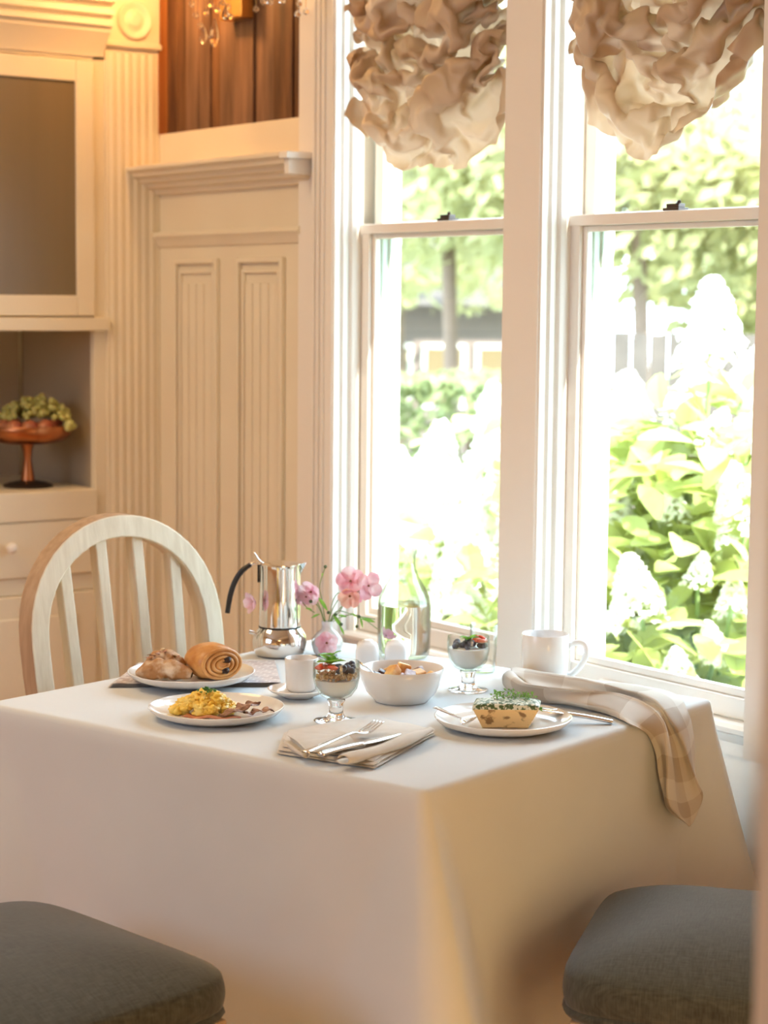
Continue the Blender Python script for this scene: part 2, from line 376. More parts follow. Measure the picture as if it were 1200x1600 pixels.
# stool (inner sill) with a nosing, and apron moulding
for k, (a, b) in enumerate((W1, W2)):
    p = [(YS+.01, SILL+.004), (YS-.035, SILL+.004), (YS-.042, SILL-.003), (YS-.040, SILL-.012), (YS-.030, SILL-.018), (YS-.026, SILL-.03), (YS-.02, SILL-.036), (YS-.02, SILL-.06), (YS+.01, SILL-.06)]
    struct(MB().extr(p, 'x', a-.02, b+.02).build('trim_%d' % (5+k), M['trim'], smooth=True, auto=30))

# ---- double-hung windows
def dh_window(idx, a, b):
    root = bpy.data.objects.new('window_%d' % idx, None); COL.objects.link(root); root.location = ((a+b)/2, YS, SILL); struct(root)
    ox, oy, oz = root.location
    def bx(mb, x0, y0, z0, x1, y1, z1): mb.box((x0-ox, y0-oy, z0-oz), (x1-ox, y1-oy, z1-oz)); return mb
    mt = 1.652; mb_ = 1.629
    # lower sash
    s = MB(); bx(s, a, YS, .680, a+.030, YS+.035, mt); bx(s, b-.030, YS, .680, b, YS+.035, mt)
    s.build('lower_sash_stile', M['trim'], root, bevel=.003)
    s = MB(); bx(s, a+.030, YS, .680, b-.030, YS+.035, .722); s.build('bottom_rail', M['trim'], root, bevel=.003)
    s = MB(); bx(s, a, YS-.004, mb_, b, YS+.035, mt); s.build('meeting_rail', M['trim'], root, bevel=.002)
    s = MB()      # ovolo bead inside the sash
    for (x0, z0, x1, z1) in ((a+.030, .722, a+.042, mb_), (b-.042, .722, b-.030, mb_), (a+.042, .722, b-.042, .738), (a+.042, mb_-.012, b-.042, mb_)):
        bx(s, x0, YS+.010, z0, x1, YS+.026, z1)
    s.build('glazing_bead', M['trim'], root, bevel=.003)
    s = MB(); bx(s, a+.036, YG-.0015, .728, b-.036, YG+.0015, mb_-.004); s.build('lower_pane', M['pane'], root)
    # upper sash, one step further out
    s = MB(); y0 = YS+.038
    bx(s, a, y0, mb_, a+.034, y0+.03, HEAD); bx(s, b-.034, y0, mb_, b, y0+.03, HEAD)
    bx(s, a+.034, y0, mb_, b-.034, y0+.03, mt+.004); bx(s, a+.034, y0, HEAD-.05, b-.034, y0+.03, HEAD)
    s.build('upper_sash', M['trim'], root, bevel=.003)
    s = MB(); bx(s, a+.03, y0+.014, mt, b-.03, y0+.017, HEAD-.04); s.build('upper_pane', M['pane'], root)
    # sash lock
    cx = (a+b)/2 - (.0 if idx == 2 else -.02)
    lk = MB(); bx(lk, cx-.022, YS+.002, mt, cx+.022, YS+.030, mt+.006); bx(lk, cx-.016, YS+.006, mt+.006, cx+.018, YS+.024, mt+.014)
    lk.tube([(cx+.010-ox, YS+.01-oy, mt+.014-oz), (cx+.03-ox, YS-.004-oy, mt+.016-oz)], .004, 8)
    lk.build('sash_lock', M['lock'], root, bevel=.001)
    kp = MB(); bx(kp, cx-.030, YS+.036, mb_-.008, cx+.006, YS+.040, mb_+.002); kp.build('lock_keeper', M['lock'], root)
    # sash lift on the bottom rail
    lf = MB(); bx(lf, a+.13, YS-.012, .694, a+.20, YS, .700); lf.build('sash_lift', M['trim'], root, bevel=.002)
    # outer jamb boards, sunlit white outside and sage green blind stop with a scroll bracket
    s = MB(); bx(s, a-.03, YS+.0355, .66, a+.037, YS+.052, mb_-.002); s.build('blind_stop', M['out_green'], root, bevel=.002)
    s = MB(); bx(s, a-.03, YS+.052, .60, a+.0365, YS+.0375, HEAD) if False else bx(s, a-.03, YS+.0685, .60, a+.038, YS+.090, 2.7); bx(s, a-.03, YS+.052, .60, a+.038, YS+.0685, mb_-.003); s.build('outer_jamb', M['out_trim'], root, bevel=.003)
    s = MB(); bx(s, b-.005, YS+.070, .60, b+.06, YS+.09, 2.7); s.build('outer_jamb', M['out_trim'], root, bevel=.003)
    pr = [(0, 0), (.034, 0), (.035, -.015), (.030, -.026), (.034, -.036), (.032, -.055), (.022, -.066), (.010, -.070), (0, -.08)]
    s = MB(); s.extr([(YS+.053+u-oy, 1.622+v-oz) for u, v in pr], 'x', a+.0382-ox, a+.044-ox); s.build('scroll_bracket', M['out_green'], root, bevel=.003)
    s = MB(); bx(s, a-.05, YS+.092, .60, b+.05, YS+.16, .655); s.build('outer_sill', M['out_trim'], root, bevel=.004)
    return root
dh_window(1, *W1); dh_window(2, *W2)
# exterior wall cladding
struct(MB().box((-5.4, 2.80, -.6), (W1[0]-.03, 2.83, 3.1)).box((W1[1]+.06, 2.80, -.6), (W2[0]-.03, 2.83, 3.1)).box((W2[1]+.06, 2.80, -.6), (1.6, 2.83, 3.1)).box((-5.4, 2.80, -.6), (1.6, 2.83, .60)).build('wall_outside', M['out_trim']))
# ball chain of the shade at the right window
ch = MB()
_b = Vector((-2.5495, 2.7250, 0.7598))
_a = Vector((_b.x+.006, _b.y, 1.95))
for i in range(150):
    p = _a.lerp(_b, i/149); ch.blob(p, .0022, 1, 0, 0)
ch.tube([_a, _b], .0007, 5)
tag(ch.build('ball_chain', M['cutlery'], smooth=True), 'thin beaded pull chain hanging beside the right window stile', 'chain')

# ---- panelled wall between cabinet and window
struct(MB().box((XC, YP, 0), (-4.012, 2.735, 1.914)).box((-4.012, YP-.01, 0), (-3.95, 2.72, CZ)).build('wall_panel', M['paint'], bevel=.002))
rail = [(YP, 1.652), (YP-.022, 1.650), (YP-.026, 1.640), (YP-.018, 1.632), (YP-.012, 1.622), (YP-.006, 1.612), (YP, 1.610)]
struct(MB().extr(rail, 'x', XC, -4.012).build('trim_7', M['paint'], smooth=True, auto=40))
corn = [(YP, 1.822), (YP-.105, 1.822), (YP-.105, 1.812), (YP-.090, 1.806), (YP-.085, 1.796), (YP-.066, 1.792), (YP-.062, 1.782), (YP-.044, 1.778), (YP-.040, 1.768), (YP-.020, 1.764), (YP-.016, 1.752), (YP, 1.750)]
co = MB(); co.extr(corn, 'x', XC+.002, -3.975)
struct(co.build('trim_8', M['paint'], bevel=.0015))
struct(MB().box((-3.975, YP-.105, 1.806), (-3.940, YP-.005, 1.822)).box((-3.975, YP-.09, 1.770), (-3.955, YP-.005, 1.806)).build('trim_9', M['trim'], bevel=.002))
# vertical raised frame of the tall door-like panels, beadboard inside
def tall_panel(idx, x0, x1, zt):
    root = bpy.data.objects.new('trim_%d' % idx, None); COL.objects.link(root); root.location = ((x0+x1)/2, YP, .3); struct(root)
    def fr(n, u0, u1, zt_, t, wd):
        s = MB()
        s.box((u0-root.location.x, -t, .0), (u0+wd-root.location.x, .0, zt_-.3)); s.box((u1-wd-root.location.x, -t, 0), (u1-root.location.x, 0, zt_-.3))
        s.box((u0+wd-root.location.x, -t, zt_-wd-.3), (u1-wd-root.location.x, 0, zt_-.3)); s.box((u0+wd-root.location.x, -t, .0), (u1-wd-root.location.x, 0, .04))
        s.build(n, M['paint'], root, bevel=.003)
    fr('panel_moulding', x0, x1, zt, .014, .014)
    fr('inner_moulding', x0+.022, x1-.022, zt-.03, .009, .010)
    n = 4; a, b = x0+.034, x1-.034
    for i in range(n):
        u0 = a+(b-a)*i/n+.002; u1 = a+(b-a)*(i+1)/n-.002
        MB().box((u0-root.location.x, -.006, .05), (u1-root.location.x, 0, zt-.065-.3)).build('plank', M['paint'], root, bevel=.002)
tall_panel(10, -4.6346, -4.4116, 1.579)
tall_panel(11, -4.3180, -4.1012, 1.579)

# dark timber panel set in the upper wall: separate boards
tp = thing('timber_panel', 'dark reclaimed timber board panel set above the moulded shelf', 'wall panel', (-4.36, 2.725, 1.914))
random.seed(4)
xs = [XC+.012]
while xs[-1] < -4.03: xs.append(min(xs[-1] + random.uniform(.045, .10), -4.012))
for i in range(len(xs)-1):
    MB().box((xs[i]+.001+4.36, -.004-random.uniform(0, .010), 0), (xs[i+1]-.001+4.36, .010, CZ-1.93)).build('board', M['dark_wood' if random.random() < .55 else 'dark_wood2'], tp, bevel=.002)
MB().box((XC+4.36+.001, -.030, 0), (XC+.012+4.36, .010, CZ-1.93)).build('edge_strip', M['frame_wood'], tp)

# crystal wall sconce
sc = thing('crystal_sconce', 'lit brass wall sconce with hanging crystal drops on dark boards', 'wall lamp', (0, 0, 0))
bp0 = Vector((-4.3708, 2.6900, 2.1740)); bp1 = Vector((-4.2500, 2.6900, 2.3076))
MB().box((bp0.x, 2.672, bp0.z), (bp1.x-.02, 2.712, bp0.z+.17)).build('back_plate', M['gold'], sc, bevel=.004)
arm_c = Vector((-4.2416, 2.6400, 2.2549))
for k, tgt in enumerate((Vector((-4.2612, 2.5600, 2.2462)), Vector((-3.8716, 2.5600, 2.2073)))):
    pts = spline([arm_c, arm_c.lerp(tgt, .35)+Vector((0, -.01, -.03)), arm_c.lerp(tgt, .75)+Vector((0, 0, -.035)), tgt], 12)
    am = MB().tube(pts, .005, 8).lathe([(.0, 0), (.022, .004), (.026, .012), (.012, .012), (.010, .04), (0, .04)], 16, tgt); am.build('arm', M['gold'], sc, smooth=True, auto=40)
    MB().blob(tgt+Vector((0, 0, .065)), .014, 2, 0, 0, sq=(1, 1, 1.9)).build('bulb', M['bulb'], sc, smooth=True)
def drop(name, p, r, h):
    MB().lathe([(0, 0), (r*.55, h*.12), (r, h*.35), (r*.8, h*.6), (r*.3, h*.9), (0, h)], 8, p).build(name, M['crystal'], sc)
drop('crystal_drop', Vector((-4.2429, 2.5800, 2.0857)), .013, .075)
drop('crystal_drop', Vector((-4.3280, 2.6000, 2.1049)), .010, .05)
drop('crystal_drop', Vector((-4.2083, 2.5900, 2.1509)), .010, .035)
_beads = [(-4.2824, 2.5800, 2.1765), (-4.2580, 2.5800, 2.1923), (-4.2279, 2.5800, 2.1766), (-4.2040, 2.5800, 2.1923), (-4.2127, 2.6000, 2.1860), (-4.0844, 2.6000, 2.1656), (-4.0193, 2.5800, 2.1728), (-3.9915, 2.5800, 2.1696), (-3.9393, 2.5800, 2.1651),
          (-3.8693, 2.5800, 2.1514), (-3.8745, 2.5800, 2.1288), (-3.8699, 2.6000, 2.1359), (-4.3502, 2.5800, 2.2058), (-4.3316, 2.5800, 2.1756), (-4.3100, 2.5800, 2.1484), (-4.2007, 2.6000, 2.1601)]
bm0 = MB().blob((0, 0, 0), .0085, 1, 0, 0).build('crystal_bead', M['crystal'], sc, loc=_beads[0])
for q in _beads[1:]: copy_part(bm0, sc, q)
wr_ = MB()
for q in _beads: wr_.tube([Vector(q), Vector((q[0], q[1], 2.26))], .0008, 4)
stuff(wr_.build('bead_wire', M['gold'], sc))
lamp('sconce_glow', 'POINT', (-4.42, 2.52, 2.36), 8.0, (1.0, .50, .16), .04)

# ---- pilaster on the cabinet wall with a rosette block
pl = MB().box((XC-.02, 2.535, 0), (XC+.004, YP, 2.145))
struct(pl.build('trim_12', M['paint'], bevel=.002))
fl_ = MB()
for i in range(6): fl_.extr([(XC+.004, 2.548+i*.024), (XC+.0065, 2.553+i*.024), (XC+.0065, 2.561+i*.024), (XC+.004, 2.566+i*.024)], 'z', .12, 2.12)
struct(fl_.build('trim_13', M['paint'], bevel=.002))
rb = MB().box((XC-.02, 2.53, 2.145), (XC+.012, YP, CZ)).box((XC-.02, 2.527, 2.135), (XC+.018, YP, 2.150))
struct(rb.build('trim_14', M['paint'], bevel=.003))
ro = MB(); 
prof = [(0, .010), (.012, .012), (.020, .008), (.026, .003), (.034, .003), (.042, .011), (.048, .011), (.054, 0)]
n = 32; vs = []
for r, h in prof:
    vs.append([(XC+.012+h, 2.6171 + r*math.cos(2*PI*i/n), 2.2074 + r*math.sin(2*PI*i/n)) for i in range(n)])
ro.grid(vs, True)
struct(ro.build('trim_15', M['paint'], smooth=True, auto=50))

# ================================================================== CABINET
cab = thing('built_in_cabinet', 'cream painted built-in cabinet with glass doors, open niche and drawer', 'cabinet', (-4.95, 1.9, 0))
def cb(mb, x0, y0, z0, x1, y1, z1): mb.box((x0+4.95, y0-1.9, z0), (x1+4.95, y1-1.9, z1)); return mb
Y0c, Y1c = 1.02, 2.535; XB = -5.20
b = MB()
cb(b, XB-.02, Y0c, 0, XB, Y1c, 2.5); cb(b, XB, Y0c, 0, XC, Y0c+.03, 2.5)
cb(b, XB, Y1c-.005, 0, XC-.021, Y1c+.04, 2.5)
cb(b, XC-.025, 2.500, 0, XC, Y1c, 2.5); cb(b, XC-.025, Y0c, 0, XC, Y0c+.05, 2.5)
cb(b, XC-.025, Y0c, 2.095, XC, Y1c, 2.5)
cb(b, XC-.025, Y0c+.05, .690, XC, 2.500, .735)
b.build('carcass', M['paint'], cab, bevel=.002)
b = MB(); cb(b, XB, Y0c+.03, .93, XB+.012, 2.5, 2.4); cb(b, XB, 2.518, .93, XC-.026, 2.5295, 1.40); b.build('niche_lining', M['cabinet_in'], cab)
b = MB(); cb(b, XB, Y0c+.03, .885, XC+.012, 2.500, .963); b.build('niche_shelf', M['paint'], cab, bevel=.003)
b = MB(); cb(b, XB, Y0c+.03, 1.386, XC+.022, Y1c, 1.421); b.build('ledge', M['paint'], cab, bevel=.003)
# crown mouldings above the doors
cr = [(XC, 2.105), (XC+.006, 2.105), (XC+.010, 2.12), (XC+.045, 2.165), (XC+.047, 2.175), (XC+.058, 2.180), (XC+.058, 2.192), (XC+.048, 2.197), (XC+.048, 2.203), (XC+.064, 2.208), (XC+.064, 2.222), (XC+.052, 2.228), (XC+.052, 2.234), (XC+.075, 2.240), (XC+.075, 2.27), (XC, 2.27)]
mbx = MB(); k = len(cr)
mbx.extr([(x+4.95, z) for x, z in cr], 'y', Y0c-1.9, 2.530-1.9)
mbx.build('crown_moulding', M['paint'], cab, smooth=True, auto=25)
for (y0, y1) in ((1.76, 2.497), (1.075, 1.755)):
    dr = MB(); st = .052
    cb(dr, XC, y0, 1.425, XC+.012, y0+st, 2.092); cb(dr, XC, y1-st, 1.425, XC+.012, y1, 2.092)
    cb(dr, XC, y0+st, 1.425, XC+.012, y1-st, 1.479); cb(dr, XC, y0+st, 2.036, XC+.012, y1-st, 2.092)
    d = dr.build('glass_door', M['paint'], cab, bevel=.003)
    g = MB(); cb(g, XC+.002, y0+st, 1.479, XC+.005, y1-st, 2.036); g.build('door_pane', M['door_glass'], d)
for (y0, y1) in ((1.79, 2.497), (1.075, 1.785)):
    g = MB(); cb(g, XC-.02, y0, .7365, XC+.010, y1, .8835); d = g.build('drawer', M['paint'], cab, bevel=.004)
    ky = 2.2378 if y0 > 1.5 else 1.5
    kn = MB(); prof = [(0, .036), (.008, .035), (.014, .029), (.015, .022), (.010, .014), (.006, .010), (.006, 0)]
    kn.grid([[(XC+.010+h+4.95, ky-1.9+r*math.cos(2*PI*i/20), .821+r*math.sin(2*PI*i/20)) for i in range(20)] for r, h in prof], True)
    kn.build('knob', M['trim'], d, smooth=True)
    g = MB(); cb(g, XC-.02, y0, .06, XC+.010, y1, .6885); d = g.build('cupboard_door', M['paint'], cab, bevel=.004)
    g = MB(); cb(g, XC+.010, y0+.06, .12, XC+.016, y1-.06, .63); g.build('raised_panel', M['paint'], d, bevel=.005)

# copper compote with fruit in the niche
cp = thing('copper_compote', 'copper pedestal bowl of grapes and plums in the cabinet niche', 'fruit stand', (-4.86, 2.366, .963))
MB().lathe([(0, 0), (.066, 0), (.068, .006), (.05, .012), (.02, .018), (0, .018)], 36).build('foot', M['iron'], cp, smooth=True, auto=40)
MB().lathe([(0, .018), (.019, .018), (.015, .045), (.010, .075), (.013, .10), (.020, .118), (0, .118)], 24).build('pedestal', M['copper'], cp, smooth=True, auto=60)
MB().lathe([(0, .116), (.05, .117), (.095, .125), (.115, .142), (.119, .160), (.116, .168), (.112, .165), (.108, .145), (.09, .131), (0, .126)], 48).build('dish', M['copper'], cp, smooth=True, auto=50)
random.seed(2)
for i in range(9):
    a = RZ - PI/2 + (i-4.5)*.55; r = .078 if i % 2 == 0 else .07
    MB().blob((0, 0, 0), .024, 2, i, .04).build('plum', M['peachfruit'], None, smooth=True, loc=(-4.86+r*math.cos(a), 2.366+r*math.sin(a), .963+.162))
for o in [x for x in COL.objects if x.name.startswith('plum')]:
    tag(o, 'red plum in the copper pedestal bowl', 'plum', 'plums in the copper bowl')
gr = thing('grape_bunch', 'bunch of green grapes heaped over the copper pedestal bowl', 'grapes', (-4.86, 2.366, .963+.165))
g0 = MB().blob((0, 0, 0), .0095, 2, 0, 0).build('grape', M['grape'], gr, smooth=True, loc=(0, 0, .07))
for i in range(130):
    u = random.uniform(-1, 1); a = random.uniform(0, 2*PI)
    lx = u*.088 + .022; h = .062*max(0, 1-(u*.95)**2)**.5
    d = random.uniform(-1, 1)*.05; z = random.uniform(.012, .020)+h*random.uniform(.45, 1)*max(.3, 1-(d/.06)**2)
    copy_part(g0, gr, (lx*.591-d*.806, lx*.806+d*.591, z), (random.random()*3, random.random()*3, 0), (random.uniform(.85, 1.1),)*3)
for i in range(14):
    lx = .118+random.uniform(-.010, .012); d = random.uniform(-.02, .02)-.03
    copy_part(g0, gr, (lx*.591-d*.806, lx*.806+d*.591, random.uniform(-.012, .03)))
tr_ = thing('iron_dish', 'flat black iron dish beside the copper bowl in the niche', 'dish', (-4.99, 2.23, .963))
MB().lathe([(0, 0), (.06, 0), (.085, .012), (.088, .014), (.083, .016), (.058, .005), (0, .005)], 36).build('plate', M['iron'], tr_, smooth=True, auto=40)

# ================================================================== BALLOON SHADES
def unpack(steps):
    # row by row steps in millimetres: 64 rows of 45 points, first all x, then all y, then all z
    q = np.cumsum(np.array(steps).reshape(3, 64, 45), axis=2)
    return np.moveaxis(q, 0, 2)*.001
SH1 = [-294,-2,-2,35,23,12,6,24,24,12,18,18,2,13,12,6,19,15,2,24,18,7,20,-22,17,24,29,-2,5,29,14,16,10,-9,30,8,31,28,12,14,0,23,14,14,35,
-295,-19,8,20,33,12,16,16,36,14,14,9,9,16,-3,20,15,10,17,15,17,19,-12,-11,16,26,29,4,13,16,16,16,-1,23,12,14,24,28,-2,24,16,22,12,22,23,
-301,-11,14,20,18,25,1,25,29,12,15,12,19,7,5,25,9,5,13,25,-2,14,-11,8,9,24,15,5,18,19,23,15,10,20,10,16,21,14,10,18,28,18,17,15,29,
-304,-9,16,13,27,8,17,20,28,12,3,24,21,14,3,23,12,7,-1,34,14,-29,25,-15,16,20,8,14,15,19,22,13,7,33,19,9,14,28,13,12,18,20,17,20,26,
-291,-6,14,1,12,20,12,19,27,14,5,32,21,12,-9,9,7,1,36,25,17,-19,1,5,11,7,22,12,18,22,9,16,17,34,17,16,-4,28,20,21,22,12,16,18,23,
-300,15,11,16,-9,16,4,35,12,19,15,22,20,7,3,5,15,-5,19,32,12,-3,-7,8,13,21,18,7,14,24,17,16,7,26,13,8,18,24,20,14,24,31,6,15,18,
-303,7,12,23,14,4,6,16,30,11,14,33,18,1,-13,20,15,-2,14,26,14,-6,8,8,11,22,26,15,8,10,11,10,10,23,32,12,5,25,10,20,22,17,17,12,24,
-282,2,9,17,8,9,18,10,22,14,11,22,18,17,-13,15,23,-3,8,21,16,13,12,8,10,-1,17,15,14,24,17,12,0,14,17,10,20,30,22,1,28,21,13,3,8,
-287,-8,13,25,19,12,2,31,22,9,13,1,16,12,21,9,14,8,-14,27,16,20,14,20,10,10,-2,10,19,21,10,6,19,10,7,14,27,14,14,6,20,34,17,-9,-11,
-310,16,10,20,17,10,24,22,31,11,2,2,22,16,10,8,20,-3,-11,24,14,25,20,14,4,21,-12,15,12,17,30,10,16,-11,17,9,28,21,13,9,27,27,9,-11,-25,
-291,11,9,22,14,11,16,18,31,20,-5,7,5,9,14,12,20,-16,7,24,15,16,25,15,9,16,-11,9,15,23,18,15,8,3,7,17,18,20,15,19,23,19,8,-5,-14,
-266,-3,8,21,25,14,9,14,27,10,-5,-15,20,3,8,30,19,-7,7,10,17,19,24,29,13,1,9,-2,15,3,27,17,14,-15,28,-1,14,29,12,17,13,15,6,7,-17,
-237,-21,12,17,22,18,6,23,11,17,-12,-21,4,16,22,17,16,15,-8,20,16,12,28,24,15,13,10,8,10,-2,-1,12,14,14,17,7,-10,33,19,18,0,18,19,2,-15,
-254,6,9,6,26,22,-10,16,32,16,2,-19,-9,18,24,29,8,18,2,5,2,22,26,12,18,14,14,17,11,-20,-2,17,9,21,10,9,12,22,17,18,0,14,16,4,-22,
-271,1,6,31,14,10,2,24,28,14,18,-3,-17,14,20,22,21,24,0,12,6,0,12,20,1,18,30,15,-2,-18,12,10,14,26,22,5,10,18,9,24,19,10,6,0,-4,
-282,-4,12,20,35,16,-4,26,4,15,17,25,-6,5,25,26,12,12,33,-1,20,-11,4,14,3,14,7,24,1,-8,23,16,11,25,7,7,13,15,16,11,39,23,-4,1,3,
-294,16,10,11,19,15,8,27,27,10,-2,22,14,10,8,29,19,21,16,22,8,-4,-12,24,6,8,0,15,16,-12,25,16,12,13,20,14,18,16,9,8,22,29,7,2,17,
-305,13,8,22,24,23,9,23,21,15,20,22,12,6,11,14,17,5,14,20,23,-4,-5,16,8,5,8,12,13,-10,6,12,12,30,23,14,17,15,10,12,17,23,11,16,35,
-303,7,18,12,31,20,22,19,23,8,15,29,-1,-1,18,19,15,15,19,6,19,16,9,3,8,7,1,15,17,0,-14,12,14,15,20,10,18,37,15,10,20,13,16,16,22,
-287,-3,-3,28,28,22,15,23,17,15,14,25,11,10,12,15,1,11,26,14,12,11,14,11,13,22,-10,9,14,9,-11,-2,20,11,16,13,21,28,15,19,22,11,8,27,24,
-270,-5,-4,23,31,6,11,15,22,8,26,21,13,14,18,-1,6,8,23,11,3,13,22,18,16,12,26,2,5,21,-22,-10,16,31,15,12,21,16,17,8,25,20,16,23,27,
-252,7,-2,-11,29,15,23,18,19,3,1,26,13,8,7,10,9,15,18,3,3,15,24,28,10,13,21,11,6,24,-17,6,12,24,-2,12,18,23,14,12,31,9,18,22,27,
-263,9,16,-11,16,24,4,23,11,5,8,35,21,9,-21,23,14,23,-7,4,20,26,15,5,8,18,22,14,13,11,5,15,18,-5,10,12,11,26,18,11,27,15,14,10,29,
-253,7,6,-9,8,16,3,21,12,13,24,23,8,15,-1,21,15,11,8,-5,16,9,7,7,9,22,30,10,16,8,34,14,5,21,6,7,12,12,16,15,28,14,7,16,33,
-280,8,6,2,25,-10,11,21,24,15,9,29,19,18,19,18,15,9,-1,11,10,0,-5,12,16,17,27,5,7,26,18,11,9,28,17,15,6,6,7,13,29,21,16,4,11,
-277,8,13,-3,-6,2,14,29,19,11,17,26,23,17,28,28,13,11,-1,22,-1,0,-6,7,15,19,27,5,3,16,27,18,11,20,16,14,-1,17,3,14,16,23,8,21,18,
-291,13,8,3,-10,17,22,30,14,17,21,28,4,9,28,28,14,17,18,16,12,-11,-8,21,2,15,25,11,4,0,25,10,12,20,22,14,19,10,-2,16,8,27,17,16,35,
-314,12,6,6,26,16,21,14,25,3,19,25,7,12,33,28,16,16,24,22,17,-6,-8,21,6,-6,6,11,15,5,28,18,24,14,-1,18,18,24,11,-12,19,20,17,13,4,
-334,16,16,23,18,20,13,22,19,15,17,30,2,11,24,22,25,8,25,18,12,2,12,14,0,-9,-4,10,4,28,26,20,24,37,-9,7,20,19,6,4,25,18,-4,-5,4,
-329,5,19,19,24,15,12,38,21,15,5,20,23,13,8,35,6,3,17,20,9,3,16,26,12,-14,2,-5,18,26,24,15,29,18,16,15,15,22,14,11,17,18,-10,-18,-22,
-300,-1,8,13,25,16,16,27,34,13,9,7,11,15,14,18,13,-4,9,20,17,4,17,14,17,-16,14,17,18,33,19,15,11,26,29,-4,21,28,15,4,15,22,-12,-10,-30,
-281,-25,19,21,18,10,18,28,23,13,20,16,-6,13,19,17,13,3,17,-5,11,11,24,14,1,15,24,15,14,18,17,12,19,33,25,-6,18,25,10,6,12,10,-7,-12,-2,
-280,-15,17,19,9,22,17,13,18,8,24,18,15,12,18,-3,4,15,21,13,8,11,28,14,4,20,20,15,12,21,16,10,18,22,25,11,-11,11,6,6,9,18,2,-18,-12,
-289,6,10,9,19,8,12,15,15,12,25,26,21,12,16,4,-6,16,22,8,17,16,19,20,17,15,22,14,11,14,24,9,6,28,24,8,-15,-13,0,10,15,14,4,-4,-25,
-303,-5,11,16,26,17,-4,22,16,22,19,15,21,15,13,-3,12,16,16,12,13,24,31,23,13,17,23,13,11,13,20,8,7,31,17,2,-8,-24,-4,16,16,16,18,-16,-3,
-285,-15,18,11,18,9,9,18,18,-3,24,34,11,-1,6,16,7,19,28,19,10,15,40,10,9,23,24,14,6,15,26,12,13,12,22,8,-17,4,-20,21,23,22,2,-7,-28,
-302,17,21,12,9,7,18,19,-3,13,12,20,10,1,6,12,17,25,15,32,15,19,26,7,11,23,19,15,15,21,5,13,6,21,23,4,9,6,-15,1,34,19,16,-14,-10,
-291,25,-10,17,26,17,13,20,-1,7,8,1,18,17,10,18,10,11,14,28,16,16,9,16,13,17,23,16,16,17,15,15,1,16,12,15,-3,16,13,-6,18,28,17,-7,-22,
-297,5,9,17,32,12,17,23,17,11,4,1,5,10,13,-8,20,10,21,26,16,15,12,18,13,16,17,18,10,17,15,9,16,10,17,10,15,2,13,16,3,16,5,-5,0,
-323,15,10,21,26,22,19,26,24,14,-3,-11,22,8,10,-12,13,21,5,27,15,17,19,23,14,6,26,9,11,12,21,-3,10,18,26,-1,10,19,13,14,7,22,17,-3,-2,
-336,11,8,30,34,21,19,21,14,15,5,1,0,20,22,2,7,-1,31,11,15,12,20,26,6,12,25,18,-15,17,19,8,8,30,23,8,-15,24,9,10,25,22,12,15,11,
-326,7,17,21,20,26,19,17,19,17,10,5,5,13,16,5,9,16,6,10,9,23,32,24,15,-4,19,21,1,2,6,15,12,26,23,14,-19,17,10,15,26,22,15,19,11,
-300,-1,11,23,18,6,10,17,28,6,19,2,17,11,20,29,4,10,20,9,6,3,33,13,19,7,25,4,23,11,-9,9,15,13,16,12,12,16,13,10,21,22,11,1,26,
-269,-18,13,24,23,12,-6,14,3,16,-2,21,12,16,27,28,19,21,17,7,14,9,-13,15,13,17,21,18,12,29,-9,-15,20,28,9,14,17,13,16,13,30,-1,3,16,29,
-256,-8,-1,19,11,13,1,4,16,16,-3,15,15,17,20,30,20,12,22,23,13,-11,10,-3,9,23,23,18,8,31,1,-1,20,21,4,14,14,17,17,20,-4,4,16,19,33,
-257,-13,-7,17,16,15,7,12,0,20,-1,29,21,11,28,16,6,11,16,23,15,12,-11,0,20,18,18,12,17,27,20,11,1,14,13,14,12,15,24,-6,11,14,13,6,27,
-277,-20,8,16,26,1,8,17,12,15,11,24,18,14,22,28,15,-2,18,2,16,8,21,-5,12,23,19,15,11,14,26,11,17,0,26,12,-3,17,7,27,16,9,12,1,-4,
-296,7,1,23,-3,5,12,19,25,21,18,22,13,-1,14,27,13,15,20,-1,18,17,17,-15,11,23,28,8,6,10,33,20,0,20,14,16,5,18,15,21,17,-1,7,19,5,
-306,19,15,10,-5,-1,16,27,23,8,22,23,20,19,-10,10,14,19,10,9,14,12,32,7,9,20,25,17,12,-8,24,18,-6,16,18,9,14,16,17,18,12,25,3,6,29,
-301,16,14,25,10,-1,0,26,24,16,9,18,25,15,-9,-8,14,19,0,12,11,18,30,6,16,18,27,15,12,24,14,12,16,-1,2,10,12,27,19,1,15,13,11,24,28,
-310,25,17,15,4,6,21,-1,31,16,20,8,17,15,5,-15,17,16,28,-1,9,12,30,20,14,6,17,16,13,18,16,15,18,19,2,-1,20,8,9,6,21,14,16,21,19,
-304,21,11,26,-5,-7,15,32,11,18,17,14,21,21,-1,-11,6,20,33,19,5,4,16,20,19,6,10,3,14,28,21,7,16,19,21,3,22,20,8,5,13,7,14,14,-4,
-283,6,20,-2,-2,13,11,13,29,10,11,12,29,14,15,-2,-18,22,29,25,15,17,-7,17,19,7,4,14,14,19,25,8,21,29,13,12,17,31,18,5,8,-7,1,10,-15,
-256,7,1,-2,11,11,12,11,10,-10,6,27,20,8,33,-4,9,22,7,30,9,17,18,7,-14,9,15,15,18,28,19,15,17,25,27,6,19,22,1,14,18,1,12,12,-30,
-227,0,-5,-35,17,20,17,29,11,-8,-14,12,22,15,19,11,15,14,35,7,9,15,20,16,-7,0,20,12,11,25,23,12,22,26,21,8,18,-3,1,13,19,24,2,22,-17,
-234,17,-5,-27,-11,18,14,23,30,12,-14,-7,18,17,25,23,12,8,14,20,17,13,26,17,7,1,-10,13,15,28,23,17,15,26,21,21,-2,-8,15,-1,25,21,17,4,-8,
